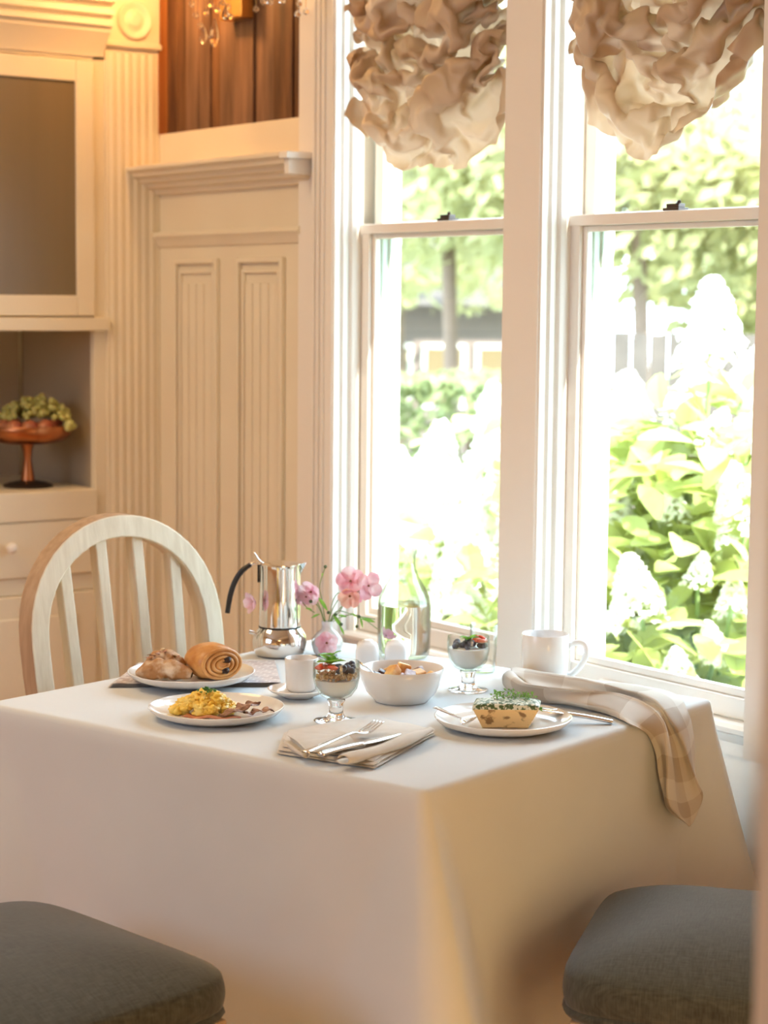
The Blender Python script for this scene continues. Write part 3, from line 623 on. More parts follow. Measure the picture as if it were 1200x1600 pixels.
-240,-7,3,10,-30,6,17,20,26,8,-8,25,7,15,26,21,19,1,26,10,17,22,8,8,13,13,2,8,20,26,9,9,17,24,17,11,13,24,-19,22,3,26,2,-9,1,
-259,4,-7,13,-9,-9,14,29,21,0,13,30,12,0,19,30,12,20,0,28,15,18,19,12,9,-8,28,12,13,22,-2,-6,24,29,18,17,-9,21,-1,16,31,-5,-7,-6,-7,
-291,26,7,-11,7,14,6,24,24,14,16,4,16,-7,22,21,20,16,21,16,4,6,23,17,1,10,35,14,12,13,-9,12,17,22,25,-5,9,22,13,10,16,26,0,-20,-6,
-280,0,1,20,19,12,4,17,24,10,-4,18,-4,22,5,31,13,10,30,30,8,-14,29,21,14,0,7,15,24,21,7,3,22,21,15,6,16,22,16,12,9,11,14,-12,-3,
-285,4,7,-2,26,1,20,25,17,-3,-5,22,10,7,21,15,13,18,26,30,5,9,26,17,12,17,11,8,2,20,15,10,20,25,18,15,18,15,13,13,19,0,17,1,-8,
-296,-1,3,3,21,16,20,28,16,2,-25,20,6,16,21,30,14,16,19,21,18,18,26,2,8,28,25,15,-2,19,20,0,21,25,27,20,11,14,11,16,-1,18,12,11,-26,
-293,-15,5,12,25,14,14,8,15,12,-15,1,17,14,29,29,14,16,25,22,16,21,5,10,17,17,25,15,17,22,13,12,21,19,25,16,20,26,9,-1,6,22,13,1,-11,
-304,6,-3,14,17,11,20,-2,8,13,12,-20,13,17,24,26,21,14,33,25,11,21,22,-13,22,31,26,5,8,28,30,11,16,26,28,16,15,12,9,3,26,20,11,-9,10,
-44,21,15,-4,2,7,1,25,5,-14,-7,-15,-14,-10,11,32,8,-16,-23,-19,5,20,21,8,9,8,-11,-15,-13,4,21,-3,-18,-22,-8,10,-2,10,12,7,25,-5,-6,17,-1,
-39,17,9,10,1,1,11,13,-4,-5,-17,-26,-21,4,29,15,15,-20,-18,3,11,-5,23,21,8,-9,-13,-12,-13,13,14,13,-30,-11,0,4,-6,13,17,3,4,-1,-11,8,18,
-27,20,7,-10,7,-6,11,-3,4,-9,-15,-31,-15,10,25,16,11,-14,-10,-18,15,13,24,24,9,-11,-19,-21,-5,23,12,-2,-13,-11,-18,1,24,12,19,7,-12,-15,-2,11,15,
-17,25,-3,-21,-2,-11,7,11,-7,-7,-15,-23,-16,9,16,20,9,-10,-18,8,12,16,19,26,4,-9,-33,-8,18,-7,15,-1,-16,-18,1,16,15,16,9,10,-28,-6,-2,12,15,
2,14,-9,-24,-27,-4,17,-4,-5,2,-20,-22,-2,12,29,28,-13,-16,-10,2,12,18,25,20,12,-27,-18,-15,7,3,30,3,-8,-11,-4,-5,27,14,-9,11,-19,-8,4,-9,29,
-11,21,-4,-32,-21,-14,11,7,-15,-1,3,-9,-14,18,20,35,-16,-18,-9,3,-2,24,28,25,11,-22,-23,-15,-12,12,17,8,-11,0,-11,13,19,17,0,-4,-1,-21,11,-8,8,
-13,14,-15,-4,-13,-16,11,10,-8,-4,2,-18,-11,15,24,14,-1,-22,-9,-13,5,20,32,24,-3,-7,-7,-8,-13,-27,34,-6,-14,2,-11,12,25,18,-10,-4,1,-7,-5,15,7,
-19,18,-15,8,-7,-16,10,17,-1,-4,-19,-23,9,5,23,14,-2,-13,-22,-5,-5,17,27,13,13,-24,-18,7,-10,-18,11,12,-18,-14,20,7,8,12,-2,-16,-1,-6,2,23,22,
-28,17,15,-15,19,-8,4,8,4,-14,-12,-23,15,6,0,26,0,-12,-27,-2,2,0,29,-8,10,2,-31,-18,13,7,2,7,-5,-28,-15,5,11,23,-5,-12,14,-12,1,16,30,
-28,19,1,-3,27,-25,11,6,17,-7,-18,-31,-5,16,23,30,-6,-16,-19,4,-9,4,23,4,8,-14,-32,-1,11,3,3,4,-5,-27,-17,7,0,8,13,-9,-8,8,11,6,6,
-34,12,19,-6,-1,18,13,11,4,-5,-18,-21,-15,14,15,28,-3,-11,-20,8,11,-4,10,14,-12,0,-25,-14,20,4,6,7,-18,-31,-22,6,14,4,0,2,8,-4,-4,20,3,
-28,23,-6,-6,5,2,7,36,7,-10,-10,-25,-14,8,25,9,7,-14,-24,22,-4,18,3,-3,3,-20,-15,-16,25,30,3,-9,-18,-25,-10,7,10,-6,5,3,7,-33,6,9,32,
-18,36,0,-24,-12,-1,17,19,18,-1,-19,-19,-22,9,16,13,1,-7,-17,5,7,4,13,0,-12,-11,-9,-10,18,18,19,-8,-11,-12,-15,10,13,9,2,-2,-26,-19,-6,17,9,
-15,23,-3,19,-15,-3,10,7,-7,1,-16,-18,-10,6,5,4,7,5,-15,-12,7,11,9,-2,-6,-19,-17,3,11,23,14,1,-2,0,-22,17,9,20,5,1,-28,-11,3,-2,14,
8,2,-11,-3,10,-11,17,5,-11,-12,-11,-20,-15,5,6,0,8,11,-9,-12,15,15,0,-8,-10,-14,-13,-2,13,16,21,-2,-8,-3,4,4,6,18,18,8,-9,-20,-21,19,18,
-9,-2,3,-6,2,-2,6,-3,-4,-7,-14,-26,-15,-1,15,14,-3,3,6,-13,10,17,33,-18,-23,-8,-29,-10,7,28,11,4,-7,-5,-4,5,18,27,3,6,3,-8,9,-1,-1,
-28,-4,-1,3,1,2,-7,0,7,-2,-17,-30,-14,5,15,-3,6,-4,5,-5,11,15,30,-2,-12,-24,-29,-13,10,17,9,7,4,-22,1,8,18,17,22,-2,7,-6,2,1,14,
-53,2,5,1,-6,0,2,-9,2,7,5,-12,-18,-14,5,-7,7,9,5,-10,-3,26,26,-4,-7,-19,-9,-17,2,28,17,-1,-12,-9,3,15,-9,29,13,11,16,14,1,-2,-6,
-82,8,6,2,-9,-1,1,14,-12,-3,10,-1,-14,-15,2,2,7,3,17,-19,0,17,24,17,-19,2,-27,6,-8,25,22,11,-14,-5,-1,4,-7,8,10,3,11,11,5,-1,0,
-82,18,13,-2,-6,-5,-4,-5,-15,4,-12,7,-16,0,-5,31,18,5,2,-7,8,-3,19,11,2,-3,-19,-13,2,26,24,14,-7,-8,-14,-1,14,7,3,-1,1,11,2,-8,1,
-70,18,15,14,-11,-13,-16,-20,-18,15,-11,-18,0,-6,29,24,15,18,-34,4,19,8,21,12,-1,-21,-2,-5,-5,25,18,15,6,-9,-14,0,-2,17,3,-2,6,10,1,-4,-7,
-78,25,17,23,-15,-12,-2,-16,-25,-16,-11,-1,-14,15,27,24,15,7,-4,-15,8,14,12,6,9,3,1,-1,-6,6,25,7,0,1,-18,1,13,4,7,0,-6,-2,-5,4,2,
-78,26,8,17,9,-11,-18,-14,-21,4,-15,-15,3,8,17,31,11,1,-17,-20,0,22,18,25,12,10,-3,-1,10,-11,25,5,-4,-24,-15,18,20,-4,9,-15,-2,17,-10,3,0,
-81,2,14,26,1,-11,-3,-20,-5,9,-8,-18,-14,8,25,23,8,-10,-12,-9,12,17,18,29,15,11,7,-2,-5,-8,-4,-2,-6,9,-18,6,12,11,1,0,7,-4,0,4,-14,
-81,-7,15,14,3,-14,-4,-8,5,9,-20,-5,3,-6,7,17,19,4,-36,-5,6,20,34,26,5,7,7,-4,-7,-10,-3,-1,-1,-1,8,6,-3,13,-7,9,-2,-5,13,-8,3,
-53,-3,7,10,-3,-9,-8,-3,8,-6,-10,-1,-6,4,3,4,7,3,-16,-6,14,12,22,3,-4,20,2,-4,-7,-12,-4,-1,2,10,-6,2,10,7,1,1,9,12,0,-2,-15,
-31,-2,4,15,-11,0,-13,0,4,-5,-12,-21,14,3,12,9,-6,-1,-17,3,-1,26,26,-15,-2,-19,5,2,-6,-21,-3,5,4,13,-8,-3,11,8,-1,5,18,7,2,16,-10,
-31,11,9,6,4,-8,-5,-5,-3,-19,-14,-14,25,10,4,4,7,-11,-8,0,6,13,31,-13,-15,-24,-9,-1,-10,-21,3,-3,10,7,-1,7,-7,9,7,0,12,17,8,-1,11,
-8,10,2,-7,-5,12,-13,3,-18,-6,-5,-21,8,3,11,10,-2,7,8,-3,-9,21,17,-16,-18,-28,-19,-11,-3,2,5,-1,-12,2,2,11,4,-2,0,-4,26,-1,10,17,7,
4,19,0,3,-9,-13,-7,-4,4,-3,-12,-11,4,2,-6,12,6,9,-1,-26,-7,29,5,-15,-12,-21,-26,-16,-6,-1,5,0,-3,-8,-1,12,10,-8,8,1,17,29,15,-13,5,
-5,22,4,-2,16,-4,-10,5,-5,-9,-10,-9,-23,7,15,14,-4,-6,-13,-12,1,14,-13,-3,-9,-12,-25,-18,2,2,-2,-7,-19,-9,0,16,11,-4,5,16,30,18,0,-13,-11,
-13,10,7,4,2,9,9,-15,-1,9,0,-21,-16,5,2,21,16,-8,-16,-13,1,6,-1,-7,-11,-22,-17,-13,-16,-16,-8,-9,-4,-5,-7,13,16,6,12,19,28,30,-1,-13,-14,
-30,7,5,20,13,-4,-11,12,-3,14,4,-16,-7,-5,-5,27,20,-13,5,-18,-1,-4,4,-9,-16,-13,-20,-10,-12,-20,-16,-9,-14,-13,8,10,12,24,11,8,27,14,11,0,-23,
-39,-9,13,15,14,-6,8,0,27,13,0,1,-8,-7,-15,15,15,-4,-12,20,-2,-12,-12,-7,-7,-7,-15,-11,-11,-19,-23,-3,-19,-10,-10,18,17,6,12,19,28,5,12,3,-20,
-8,-18,11,-3,-13,-4,17,30,17,-2,0,-4,-16,-6,-4,26,6,-13,-10,21,9,-4,5,-3,-8,-28,-12,-13,-10,-23,1,-19,-14,-15,-11,12,14,15,15,11,13,-13,9,4,19,
5,-4,-5,-5,-16,-14,9,14,13,13,-3,-2,-14,-7,16,15,7,-11,-14,13,1,3,2,-2,-7,-18,-22,-9,-16,-13,-4,13,-15,-25,9,9,3,7,12,-6,7,4,14,6,6,
16,3,0,-17,-17,-7,-11,22,18,6,-22,-4,1,2,3,10,4,-10,-10,-7,3,12,0,-1,-8,-16,-22,-10,-10,-14,18,7,-17,0,10,4,-1,20,7,-1,1,-7,1,14,8,
37,-9,-22,-5,7,-5,-10,-7,18,4,-7,-29,-14,3,16,21,-12,9,-23,-3,0,5,16,-13,-6,-21,-22,-14,-4,13,28,5,-11,-6,11,12,-9,17,16,-1,2,-2,2,7,12,
33,-6,-16,-1,21,-5,-3,-12,12,-6,-19,-34,-20,-2,9,27,1,-8,1,-12,-10,3,9,-5,4,-20,-18,-5,4,21,12,5,10,-12,8,16,-13,16,8,12,-32,0,10,17,27,
13,-2,5,12,4,3,-13,17,-15,-8,-26,-28,-20,-13,9,30,-14,5,-15,1,11,-12,-12,-5,0,9,-18,10,13,17,20,3,-9,1,-7,13,0,17,7,7,-12,-3,4,1,34,
12,11,10,8,-4,-8,-1,-6,-19,0,-20,-29,-24,-7,14,26,1,6,-25,-2,5,9,-7,2,-11,-2,4,4,15,14,21,7,-4,-3,-1,0,8,5,6,7,-4,-1,-2,-2,21,
5,6,9,1,-6,7,-14,-4,5,-5,-17,-31,-11,7,-8,31,13,-4,-26,-2,15,4,3,-8,-5,3,-4,-10,11,36,12,-1,1,11,1,-7,16,-17,18,4,-14,11,4,-9,8,
-7,-4,10,17,-8,-7,-6,-6,-2,-4,1,-22,3,15,-7,-2,15,12,-29,-15,16,18,9,-6,2,3,-9,-2,-6,9,31,6,1,6,-17,4,15,-20,7,15,-2,-19,1,17,-4,
-16,-9,13,12,0,-8,-8,-12,11,-7,-9,4,4,9,-1,-2,-6,10,-1,-26,-4,20,29,9,7,-10,3,-1,-8,0,10,15,3,-2,-9,-6,-8,18,11,-6,1,-13,-8,8,15,
-37,-2,7,12,-4,-9,-7,-6,2,-4,1,-4,3,-1,7,1,4,9,-11,-13,6,25,13,26,7,0,6,-2,-4,-5,7,12,-7,-1,-26,-6,17,10,0,6,-14,-22,-4,1,18,
-64,9,13,-1,4,-11,-16,-3,2,-2,-2,-2,7,0,-3,10,10,-4,-15,7,0,21,23,22,-4,16,-1,2,4,-4,17,3,-18,-3,2,0,4,13,0,-14,-17,2,0,11,9,
-62,1,10,2,-15,-4,0,-30,2,-1,11,-3,-5,3,-3,20,11,17,-7,-9,8,23,9,6,7,-4,13,1,2,23,-4,-7,3,-22,6,2,-1,19,-4,3,-5,16,-7,9,-15,
-44,4,17,-11,-17,-16,-17,-17,-11,0,6,25,-23,17,15,17,14,7,5,-19,5,9,30,-2,6,-14,-4,16,2,-4,0,-3,-3,-9,-8,-3,13,16,-5,10,6,0,-3,13,19,
-18,5,0,5,-24,-17,-19,-13,-9,3,-3,-7,11,10,23,23,9,13,-18,-15,12,15,21,13,3,-18,-18,-7,2,-14,0,5,-7,9,8,-13,-7,31,7,3,-6,-8,7,7,10,
-2,1,1,-10,-26,-19,-11,6,-4,-3,-10,10,0,3,25,25,14,11,-26,-7,17,13,12,-19,-3,-13,-15,-15,-3,12,-10,-7,2,2,2,8,10,9,-4,12,-14,3,0,0,8,
-17,-7,9,-5,-25,2,0,-17,17,0,-13,6,9,1,10,21,10,6,-16,-17,7,15,9,-2,-9,-24,-11,4,-9,-5,-10,-11,-5,5,4,2,6,15,13,-7,-14,4,-2,-1,26,
5,-13,-12,-7,-16,-13,5,3,-25,-2,4,18,-13,1,26,16,14,1,-2,-10,-16,15,6,-3,-9,-19,-11,-6,-6,-10,-2,-11,-7,6,-4,4,17,14,13,-1,-2,-2,-9,18,19,
30,-15,-5,-27,-14,-6,-8,-10,0,-8,-3,-9,9,13,-13,24,7,8,-10,-12,-9,15,4,0,-11,-18,-12,3,-8,-21,-2,-7,-8,6,11,15,-9,21,9,23,-5,14,0,16,-7,
35,-6,-14,-15,-13,-2,-14,-7,-17,-11,3,4,5,1,-6,14,15,-16,-17,8,15,14,8,-20,-14,-21,-22,-11,-8,-6,-3,-4,9,4,7,10,18,0,22,5,19,18,-4,0,7,
39,-21,-8,-8,-16,4,1,-9,-23,-4,-8,-28,2,-1,2,17,13,-4,-12,25,11,11,2,-18,-16,-15,-23,-19,1,3,-5,5,-11,8,5,12,9,21,14,14,17,9,-14,-1,18,
14,4,-17,-7,-18,-3,-1,-2,-2,-13,-16,-30,-10,2,1,13,9,-5,17,20,-2,1,1,14,-14,-20,-35,1,0,-15,14,4,-1,10,2,10,11,22,14,8,-5,-8,4,23,30,
14,4,-2,-23,-11,-16,-3,-9,-6,7,-18,-10,-10,-5,9,-14,-1,20,2,2,-6,4,24,8,-15,-11,-14,-18,-1,1,18,7,4,0,7,6,11,16,-4,11,-22,1,18,18,38,
4,-8,-1,14,-20,-2,-8,-9,-4,-1,-2,-20,-3,-7,-8,7,-7,1,21,-8,-1,8,10,17,-12,-23,-1,-13,-2,3,18,8,4,5,-1,6,9,20,-5,8,-20,-11,12,20,34,
12,13,0,-13,2,-1,-12,-13,-7,-8,-1,-10,0,3,-10,-6,2,5,6,6,0,1,12,-3,1,-11,-11,-3,-15,12,16,0,8,1,-14,16,14,18,1,2,-12,-19,12,20,24,
5,4,20,0,-2,-4,-5,-7,-11,-5,-5,0,-14,9,-5,-4,4,2,7,2,1,7,-1,6,-11,1,-19,-20,5,15,10,10,-16,15,-4,5,-5,8,11,-4,16,-20,-10,26,13,
-18,16,8,26,10,-15,10,-1,-12,-14,-5,4,-10,5,-7,-2,11,5,0,-4,9,10,-28,22,-9,-3,-16,-11,4,11,9,11,-17,-11,3,11,5,3,10,5,-5,-17,-10,30,1,
-31,17,14,19,16,-1,-3,-6,12,-13,1,-17,-8,10,8,9,-7,7,1,-12,9,-14,-12,21,8,-5,-9,-12,11,-9,5,20,-4,-12,-15,3,10,16,0,-2,-17,-12,1,25,15,
-56,24,16,15,13,-3,-9,26,9,-9,-6,-10,8,2,13,-6,2,-11,-19,-6,3,-5,23,15,1,3,-24,-3,10,-9,12,6,1,7,-3,2,-3,-2,-9,-15,-9,5,-2,17,21,
-62,11,14,14,22,-11,0,31,17,7,-6,-4,-11,3,-10,-8,-6,-5,-2,9,-7,-5,13,20,-8,5,17,-9,-18,-5,5,-5,2,4,5,10,-8,-7,-18,-4,12,-4,-6,22,21,
-133,4,5,-17,-10,2,-2,4,2,3,0,6,14,8,-20,-5,-2,-3,9,-8,-3,10,-1,16,-9,2,-7,3,4,-15,8,-10,-7,11,-7,15,-6,1,0,4,2,4,3,-4,0,
-163,11,-2,-1,-11,-10,-4,4,3,1,2,17,13,-2,-11,-13,-6,8,9,2,-1,-10,8,12,-4,-7,-7,10,-2,-7,-2,-7,2,3,13,-2,-4,-5,12,-4,-4,3,4,-4,-3,
-190,11,7,-16,-3,-5,-1,4,-5,7,1,18,6,-3,-11,-4,-10,12,6,15,-11,-13,7,3,0,-7,6,12,-10,-7,-11,-3,0,5,10,0,-3,1,3,3,-5,4,-2,-4,-6,
-219,16,1,-3,-14,8,-4,-6,3,6,9,5,7,-4,0,2,-13,5,17,-8,1,-3,-10,3,-3,-1,13,1,-4,-10,-11,-4,3,3,3,5,1,-2,1,0,0,0,-3,-2,-6,
-232,0,7,-6,1,-3,-8,7,0,-5,13,3,1,1,7,13,-9,4,-10,0,-7,0,-6,-2,2,0,7,2,1,-4,-11,3,8,-2,-2,-11,10,-4,-4,2,1,-2,4,-6,-10,
-255,-2,3,10,-15,-1,4,-2,4,0,4,2,0,0,7,12,-5,-1,-6,-1,-4,-6,-5,-4,2,6,4,1,5,-3,-4,-6,15,-6,4,-7,-7,-3,-3,2,1,4,-3,-5,-9,
-282,-1,9,6,-11,-6,5,13,4,-7,2,-5,-2,8,3,8,6,-13,1,-9,0,-9,-7,-2,10,11,-5,10,2,-2,-15,6,13,-1,-3,-4,-11,-8,9,3,-9,4,5,-9,-14,
-304,3,3,9,-11,-15,21,13,13,-6,-16,-10,10,-2,4,7,7,-8,-7,-4,-4,-3,13,-13,7,7,8,-9,3,-5,0,4,10,-3,-2,-10,-10,-2,4,17,-8,-13,6,-13,-8,
-329,12,-3,4,2,-6,9,15,13,-3,-12,-10,-1,3,6,1,2,-4,-12,-5,2,-5,6,2,4,16,-5,-3,-9,3,5,12,9,-16,6,-9,4,-7,0,-1,-10,-7,-3,7,2,
-346,1,3,1,4,-2,5,12,14,1,-13,-7,8,0,-1,0,-4,-3,-8,0,-6,-4,3,10,15,-2,1,0,10,-12,9,8,1,-5,-13,2,-2,-5,2,-10,-11,-8,3,9,20,
-370,9,6,-3,8,-1,8,5,2,2,-6,9,-5,1,-12,-2,-4,7,4,-9,1,-4,-4,9,4,4,2,0,15,-3,3,8,-9,-10,-13,0,9,12,-8,-10,-1,-9,-13,8,16,
-384,10,-1,5,2,9,3,-12,4,2,3,12,-8,-5,-2,-14,-6,6,14,-7,0,-11,2,2,5,12,-2,10,5,5,-1,-5,-2,-8,-7,13,3,-5,10,-2,-10,-9,-9,1,15,
-384,-1,6,-5,2,1,11,-8,-13,1,7,5,15,-7,-9,-20,-1,4,16,11,-9,-8,3,-9,1,11,23,13,3,-17,-10,1,-2,-12,-6,7,12,12,4,0,-19,-17,-8,16,11,
-391,-12,-10,20,-3,-2,7,-4,-15,-4,13,0,11,1,0,-8,-16,9,20,30,-12,8,-19,12,-4,-6,19,3,-10,-14,-5,-3,-6,-13,3,-5,17,12,1,3,-23,-3,6,7,23,
-380,-14,-13,-5,0,2,-9,-4,-1,-2,13,16,11,7,-7,-18,-13,6,18,25,-8,-13,5,-2,20,6,-10,-4,-12,0,-18,8,11,-25,-8,19,11,-10,-7,-1,16,-15,-8,24,24,
-374,-24,-1,2,3,-12,-28,-1,19,10,2,-1,17,9,7,-16,-13,-1,1,14,6,-21,-4,14,1,8,0,-2,-6,-16,10,-7,15,-6,-15,16,-16,-17,6,10,2,13,-2,18,34,
-391,-5,-12,0,5,-10,-17,-1,-4,5,8,9,2,10,6,2,3,-1,-19,12,-6,-8,-14,7,5,7,-5,-1,-2,7,11,0,-13,0,3,-1,-4,-10,-17,13,3,9,8,22,24,
-400,-3,3,5,-5,3,-12,-24,-13,-4,12,14,3,11,1,10,1,-11,2,-14,-5,-10,-10,14,9,2,-10,-9,8,0,21,-7,-11,-9,0,7,-11,-3,2,-3,8,18,14,15,16,
-413,19,-7,12,-9,-4,-2,-3,-17,-14,-3,-10,10,10,0,8,2,-5,-6,-15,-6,1,3,10,-6,12,-24,3,2,11,6,11,-19,11,-14,-8,-11,-4,13,14,12,9,6,9,15,
-433,5,3,5,7,-7,-6,-10,5,-10,-4,-23,12,0,10,9,10,-8,-1,-28,-1,9,-11,13,16,-9,-24,-10,4,16,7,10,-7,17,-9,-10,-13,-12,5,5,20,18,12,-7,10,
-447,1,6,19,-7,-14,-8,-3,-3,-2,-10,5,-18,0,11,13,3,1,1,-11,6,7,-1,9,-13,-9,-6,-16,-14,16,5,6,12,13,0,-3,10,-13,-3,0,16,8,5,5,-11,
-431,1,1,-15,-11,-3,-2,-6,-8,-10,3,-4,-20,12,8,9,2,-2,8,12,-7,4,-2,-8,-2,9,-12,-13,-21,-3,9,7,10,12,21,-13,14,-1,-2,-6,-4,25,-1,-8,-2,
-451,4,-6,-15,-13,-1,2,-9,7,-14,-8,-10,-3,6,2,5,2,0,19,15,-8,-3,-4,8,9,-6,-22,-10,-2,-26,6,6,11,18,16,-8,4,-3,-2,2,4,11,3,0,-10,
-473,15,-16,-17,-2,1,-12,-3,-1,-2,-11,-15,-4,0,6,2,7,10,11,21,-1,-6,18,-5,-4,-11,-16,-12,-6,-17,-4,7,20,10,14,7,5,-26,-3,-1,13,15,-2,-5,-1,
-480,15,-16,-14,-16,16,-12,-20,-7,-4,-7,-16,-2,-4,17,15,7,10,3,22,11,-3,-14,-2,2,13,-15,-16,-15,-14,-5,15,6,23,-11,6,20,0,-25,13,7,8,-3,-19,12,
-469,8,0,-21,-26,-10,-8,-11,-9,-3,-5,-11,-4,0,13,9,1,14,10,16,8,-10,7,8,1,8,-5,-14,-15,-24,-8,3,23,11,-1,-3,17,11,-1,-9,14,10,7,-16,-8,
-476,21,8,-25,-26,-14,4,-11,-12,-1,-2,-4,-8,2,-6,0,17,9,-18,20,12,-5,15,-3,9,22,-4,-13,-21,-27,-2,12,14,22,-4,-4,5,-8,13,4,21,2,2,4,-13,
-458,15,-9,-17,-14,-8,0,-12,-2,3,-1,-5,-14,-6,4,3,-1,-4,0,-4,7,8,-1,14,1,8,3,-12,8,-23,-4,-4,8,23,18,0,-16,3,7,16,14,16,3,-15,-25,
-451,3,7,-8,-9,-7,0,-13,3,-3,-16,10,-10,-7,5,2,2,-16,-5,-17,-14,11,-8,10,3,7,20,3,7,4,-3,-2,-3,6,22,7,-13,-22,14,18,9,17,-9,-2,-23,
-470,7,10,-2,9,-1,4,-11,-10,-6,-8,7,-9,-7,19,-1,-12,-14,-28,-15,-5,2,-8,-4,3,11,13,8,7,11,14,8,0,-7,20,-7,-3,-11,1,12,7,7,-1,-1,-6,
-475,-10,3,13,1,9,2,4,-5,-5,-18,-1,-11,0,8,1,-10,-15,-31,-13,-7,6,-5,6,-8,14,-2,-1,11,13,9,8,12,8,5,-6,-2,-3,2,0,2,-3,8,7,-5,
-497,-5,-1,8,16,-2,1,2,-2,-10,-1,-11,-13,-2,9,-2,2,-19,-12,-26,7,-2,-1,-7,-3,0,11,5,-5,13,14,6,3,7,4,-1,-1,-5,0,7,6,7,16,9,-13,
-515,-2,-2,3,10,9,8,-18,11,2,-6,-18,-10,-1,-7,4,4,-6,-17,-9,-17,6,15,-3,-4,-12,10,-8,5,5,5,10,1,1,8,4,-6,8,13,17,7,0,-1,16,-12,
-547,17,-7,14,7,15,-10,-11,5,3,-10,-7,-6,-6,-9,-4,-4,-1,-4,-9,-7,7,-11,4,-2,6,5,-3,11,13,5,-14,-3,1,-4,8,11,27,11,-4,4,11,-3,-9,0,
-554,27,-11,-4,15,4,-6,-11,10,-1,-6,-11,-6,-1,-9,-9,-8,-4,2,-17,-7,4,8,2,-1,0,4,7,5,15,-1,-5,-15,-5,-2,15,11,18,15,2,1,19,8,-19,8,
-536,13,-4,-27,4,-2,-5,11,18,-12,12,3,-11,-14,-21,-19,-18,-3,3,4,-7,8,-6,17,-11,-11,1,4,11,9,6,-9,-13,-8,4,10,17,23,-4,13,14,11,1,-2,-6,
-535,7,-1,-7,-21,-16,0,9,6,8,2,13,-3,-19,-21,-20,-4,2,-9,10,0,6,7,-17,3,3,-5,-4,-1,-10,15,0,-17,-7,9,7,27,22,12,7,-6,8,11,11,-5,
-531,-14,9,-3,-14,-15,-15,-3,10,19,-3,10,8,-1,-20,-17,-18,22,-4,2,3,6,-26,7,0,-1,-5,-6,-22,-13,10,5,-18,34,-10,6,34,17,10,20,-1,1,-10,29,-1,
-559,5,-7,-4,-4,-14,-5,-11,15,5,5,8,-2,1,-2,-13,-1,8,13,5,-1,-20,-17,-8,-9,0,-4,-11,-16,6,13,11,-5,14,11,1,9,20,15,9,-17,3,11,11,13,
-560,-12,-12,-2,-5,-12,-2,-7,4,5,2,7,-3,4,1,-9,9,6,11,1,-3,-14,-14,-6,-6,-13,-11,11,-1,-13,9,13,19,17,-22,12,27,10,9,9,-27,9,6,21,8,
-586,-11,0,-13,-14,-6,-4,7,8,-3,0,5,6,-5,-3,-4,11,7,4,-3,-1,-2,-13,-8,-6,-13,-7,7,9,9,8,13,16,-4,-7,9,31,18,12,-14,1,9,4,4,21,
-578,-25,2,-10,-12,9,-12,-12,-12,4,18,5,-14,13,-18,2,9,12,-5,0,11,3,-1,-9,-6,-24,-17,1,10,10,20,5,9,13,7,8,7,10,5,12,-5,4,0,7,12,
-568,-23,2,2,-9,-21,-21,-16,1,7,-1,10,-2,3,-14,8,-8,8,8,6,-1,1,-2,5,4,-17,-21,-15,11,16,1,1,8,14,14,-1,11,13,9,3,10,10,5,-14,8,
-563,-4,-8,5,-16,-21,-8,-26,-17,-6,17,14,-24,-3,-7,-4,-2,9,17,8,4,-2,8,11,-8,-12,-9,-6,-11,-8,3,0,8,18,9,2,14,14,6,2,15,9,13,-14,10,
-578,9,-17,-1,-7,3,-18,-24,-21,-9,32,-17,-11,-4,4,-2,10,6,-10,1,-6,6,9,0,-4,-15,-1,-4,-11,-16,2,8,10,7,10,6,14,14,6,1,20,23,2,6,12,
-589,13,1,-20,-17,-1,11,-20,-28,-7,20,8,-6,-9,-13,17,-8,4,0,-16,-5,-6,12,-12,1,0,-19,-9,2,-12,-9,7,11,17,-5,10,19,13,-2,14,22,9,8,12,2,
-613,20,3,-13,2,-15,-11,-5,-22,-6,6,5,5,1,-11,-6,-2,3,-1,-25,1,-1,4,15,9,-8,-9,-17,-20,-20,-7,10,8,22,-3,8,18,3,24,7,10,23,7,6,7,
-625,13,16,-7,-18,-7,-12,-14,-12,-3,-5,0,4,0,3,-12,3,-6,6,-6,-8,-8,-1,13,5,-4,-8,-5,-20,-19,-4,4,18,2,24,2,16,-4,11,12,20,19,6,1,20,
-613,-7,3,3,-17,-21,-8,-17,-9,13,-17,-11,3,14,4,-4,-6,9,-14,0,-3,5,5,-5,9,-17,-15,10,-3,-22,-18,-2,25,32,12,13,10,0,6,12,18,26,10,-4,9,
-641,9,8,-3,-2,-8,-14,-6,-13,-11,-7,1,-21,2,9,0,3,-5,-13,-1,8,2,-4,-4,2,9,7,3,-11,-15,-14,-3,18,29,19,5,15,7,3,14,0,30,12,4,-3,
-642,-7,2,3,0,-15,-4,-7,-9,-11,-16,2,-6,-10,4,-9,0,-3,-1,5,14,-16,-6,2,8,14,3,-3,-10,6,5,-4,3,28,22,15,-1,11,-12,20,21,19,2,2,-20,
-658,-5,2,3,-8,-7,-8,-6,-4,-7,-19,-14,4,0,-12,-5,-11,-1,7,18,8,11,-14,4,-6,-3,15,18,-4,-4,15,-1,0,29,8,14,4,-4,-6,8,16,14,-1,9,11,
-662,21,-7,-13,-22,-11,-10,-9,18,-7,-19,-25,-6,-1,-1,7,-11,12,13,7,-9,3,19,9,1,-19,8,-8,8,18,1,10,7,5,4,4,4,10,3,2,13,-3,15,18,-4,
-663,20,6,-12,-16,-15,-7,-29,4,-6,-13,-14,-7,-14,-8,-5,4,13,14,-3,4,-2,20,-1,4,-9,-2,5,3,14,3,0,6,5,6,2,12,4,11,-4,25,16,2,7,-2,
-666,9,4,-8,-14,-12,-13,-15,-5,-14,-15,0,-15,1,-11,-21,-5,9,21,0,2,0,14,19,-5,-18,2,1,4,7,8,5,-2,6,4,7,10,19,12,17,8,0,10,-3,4,
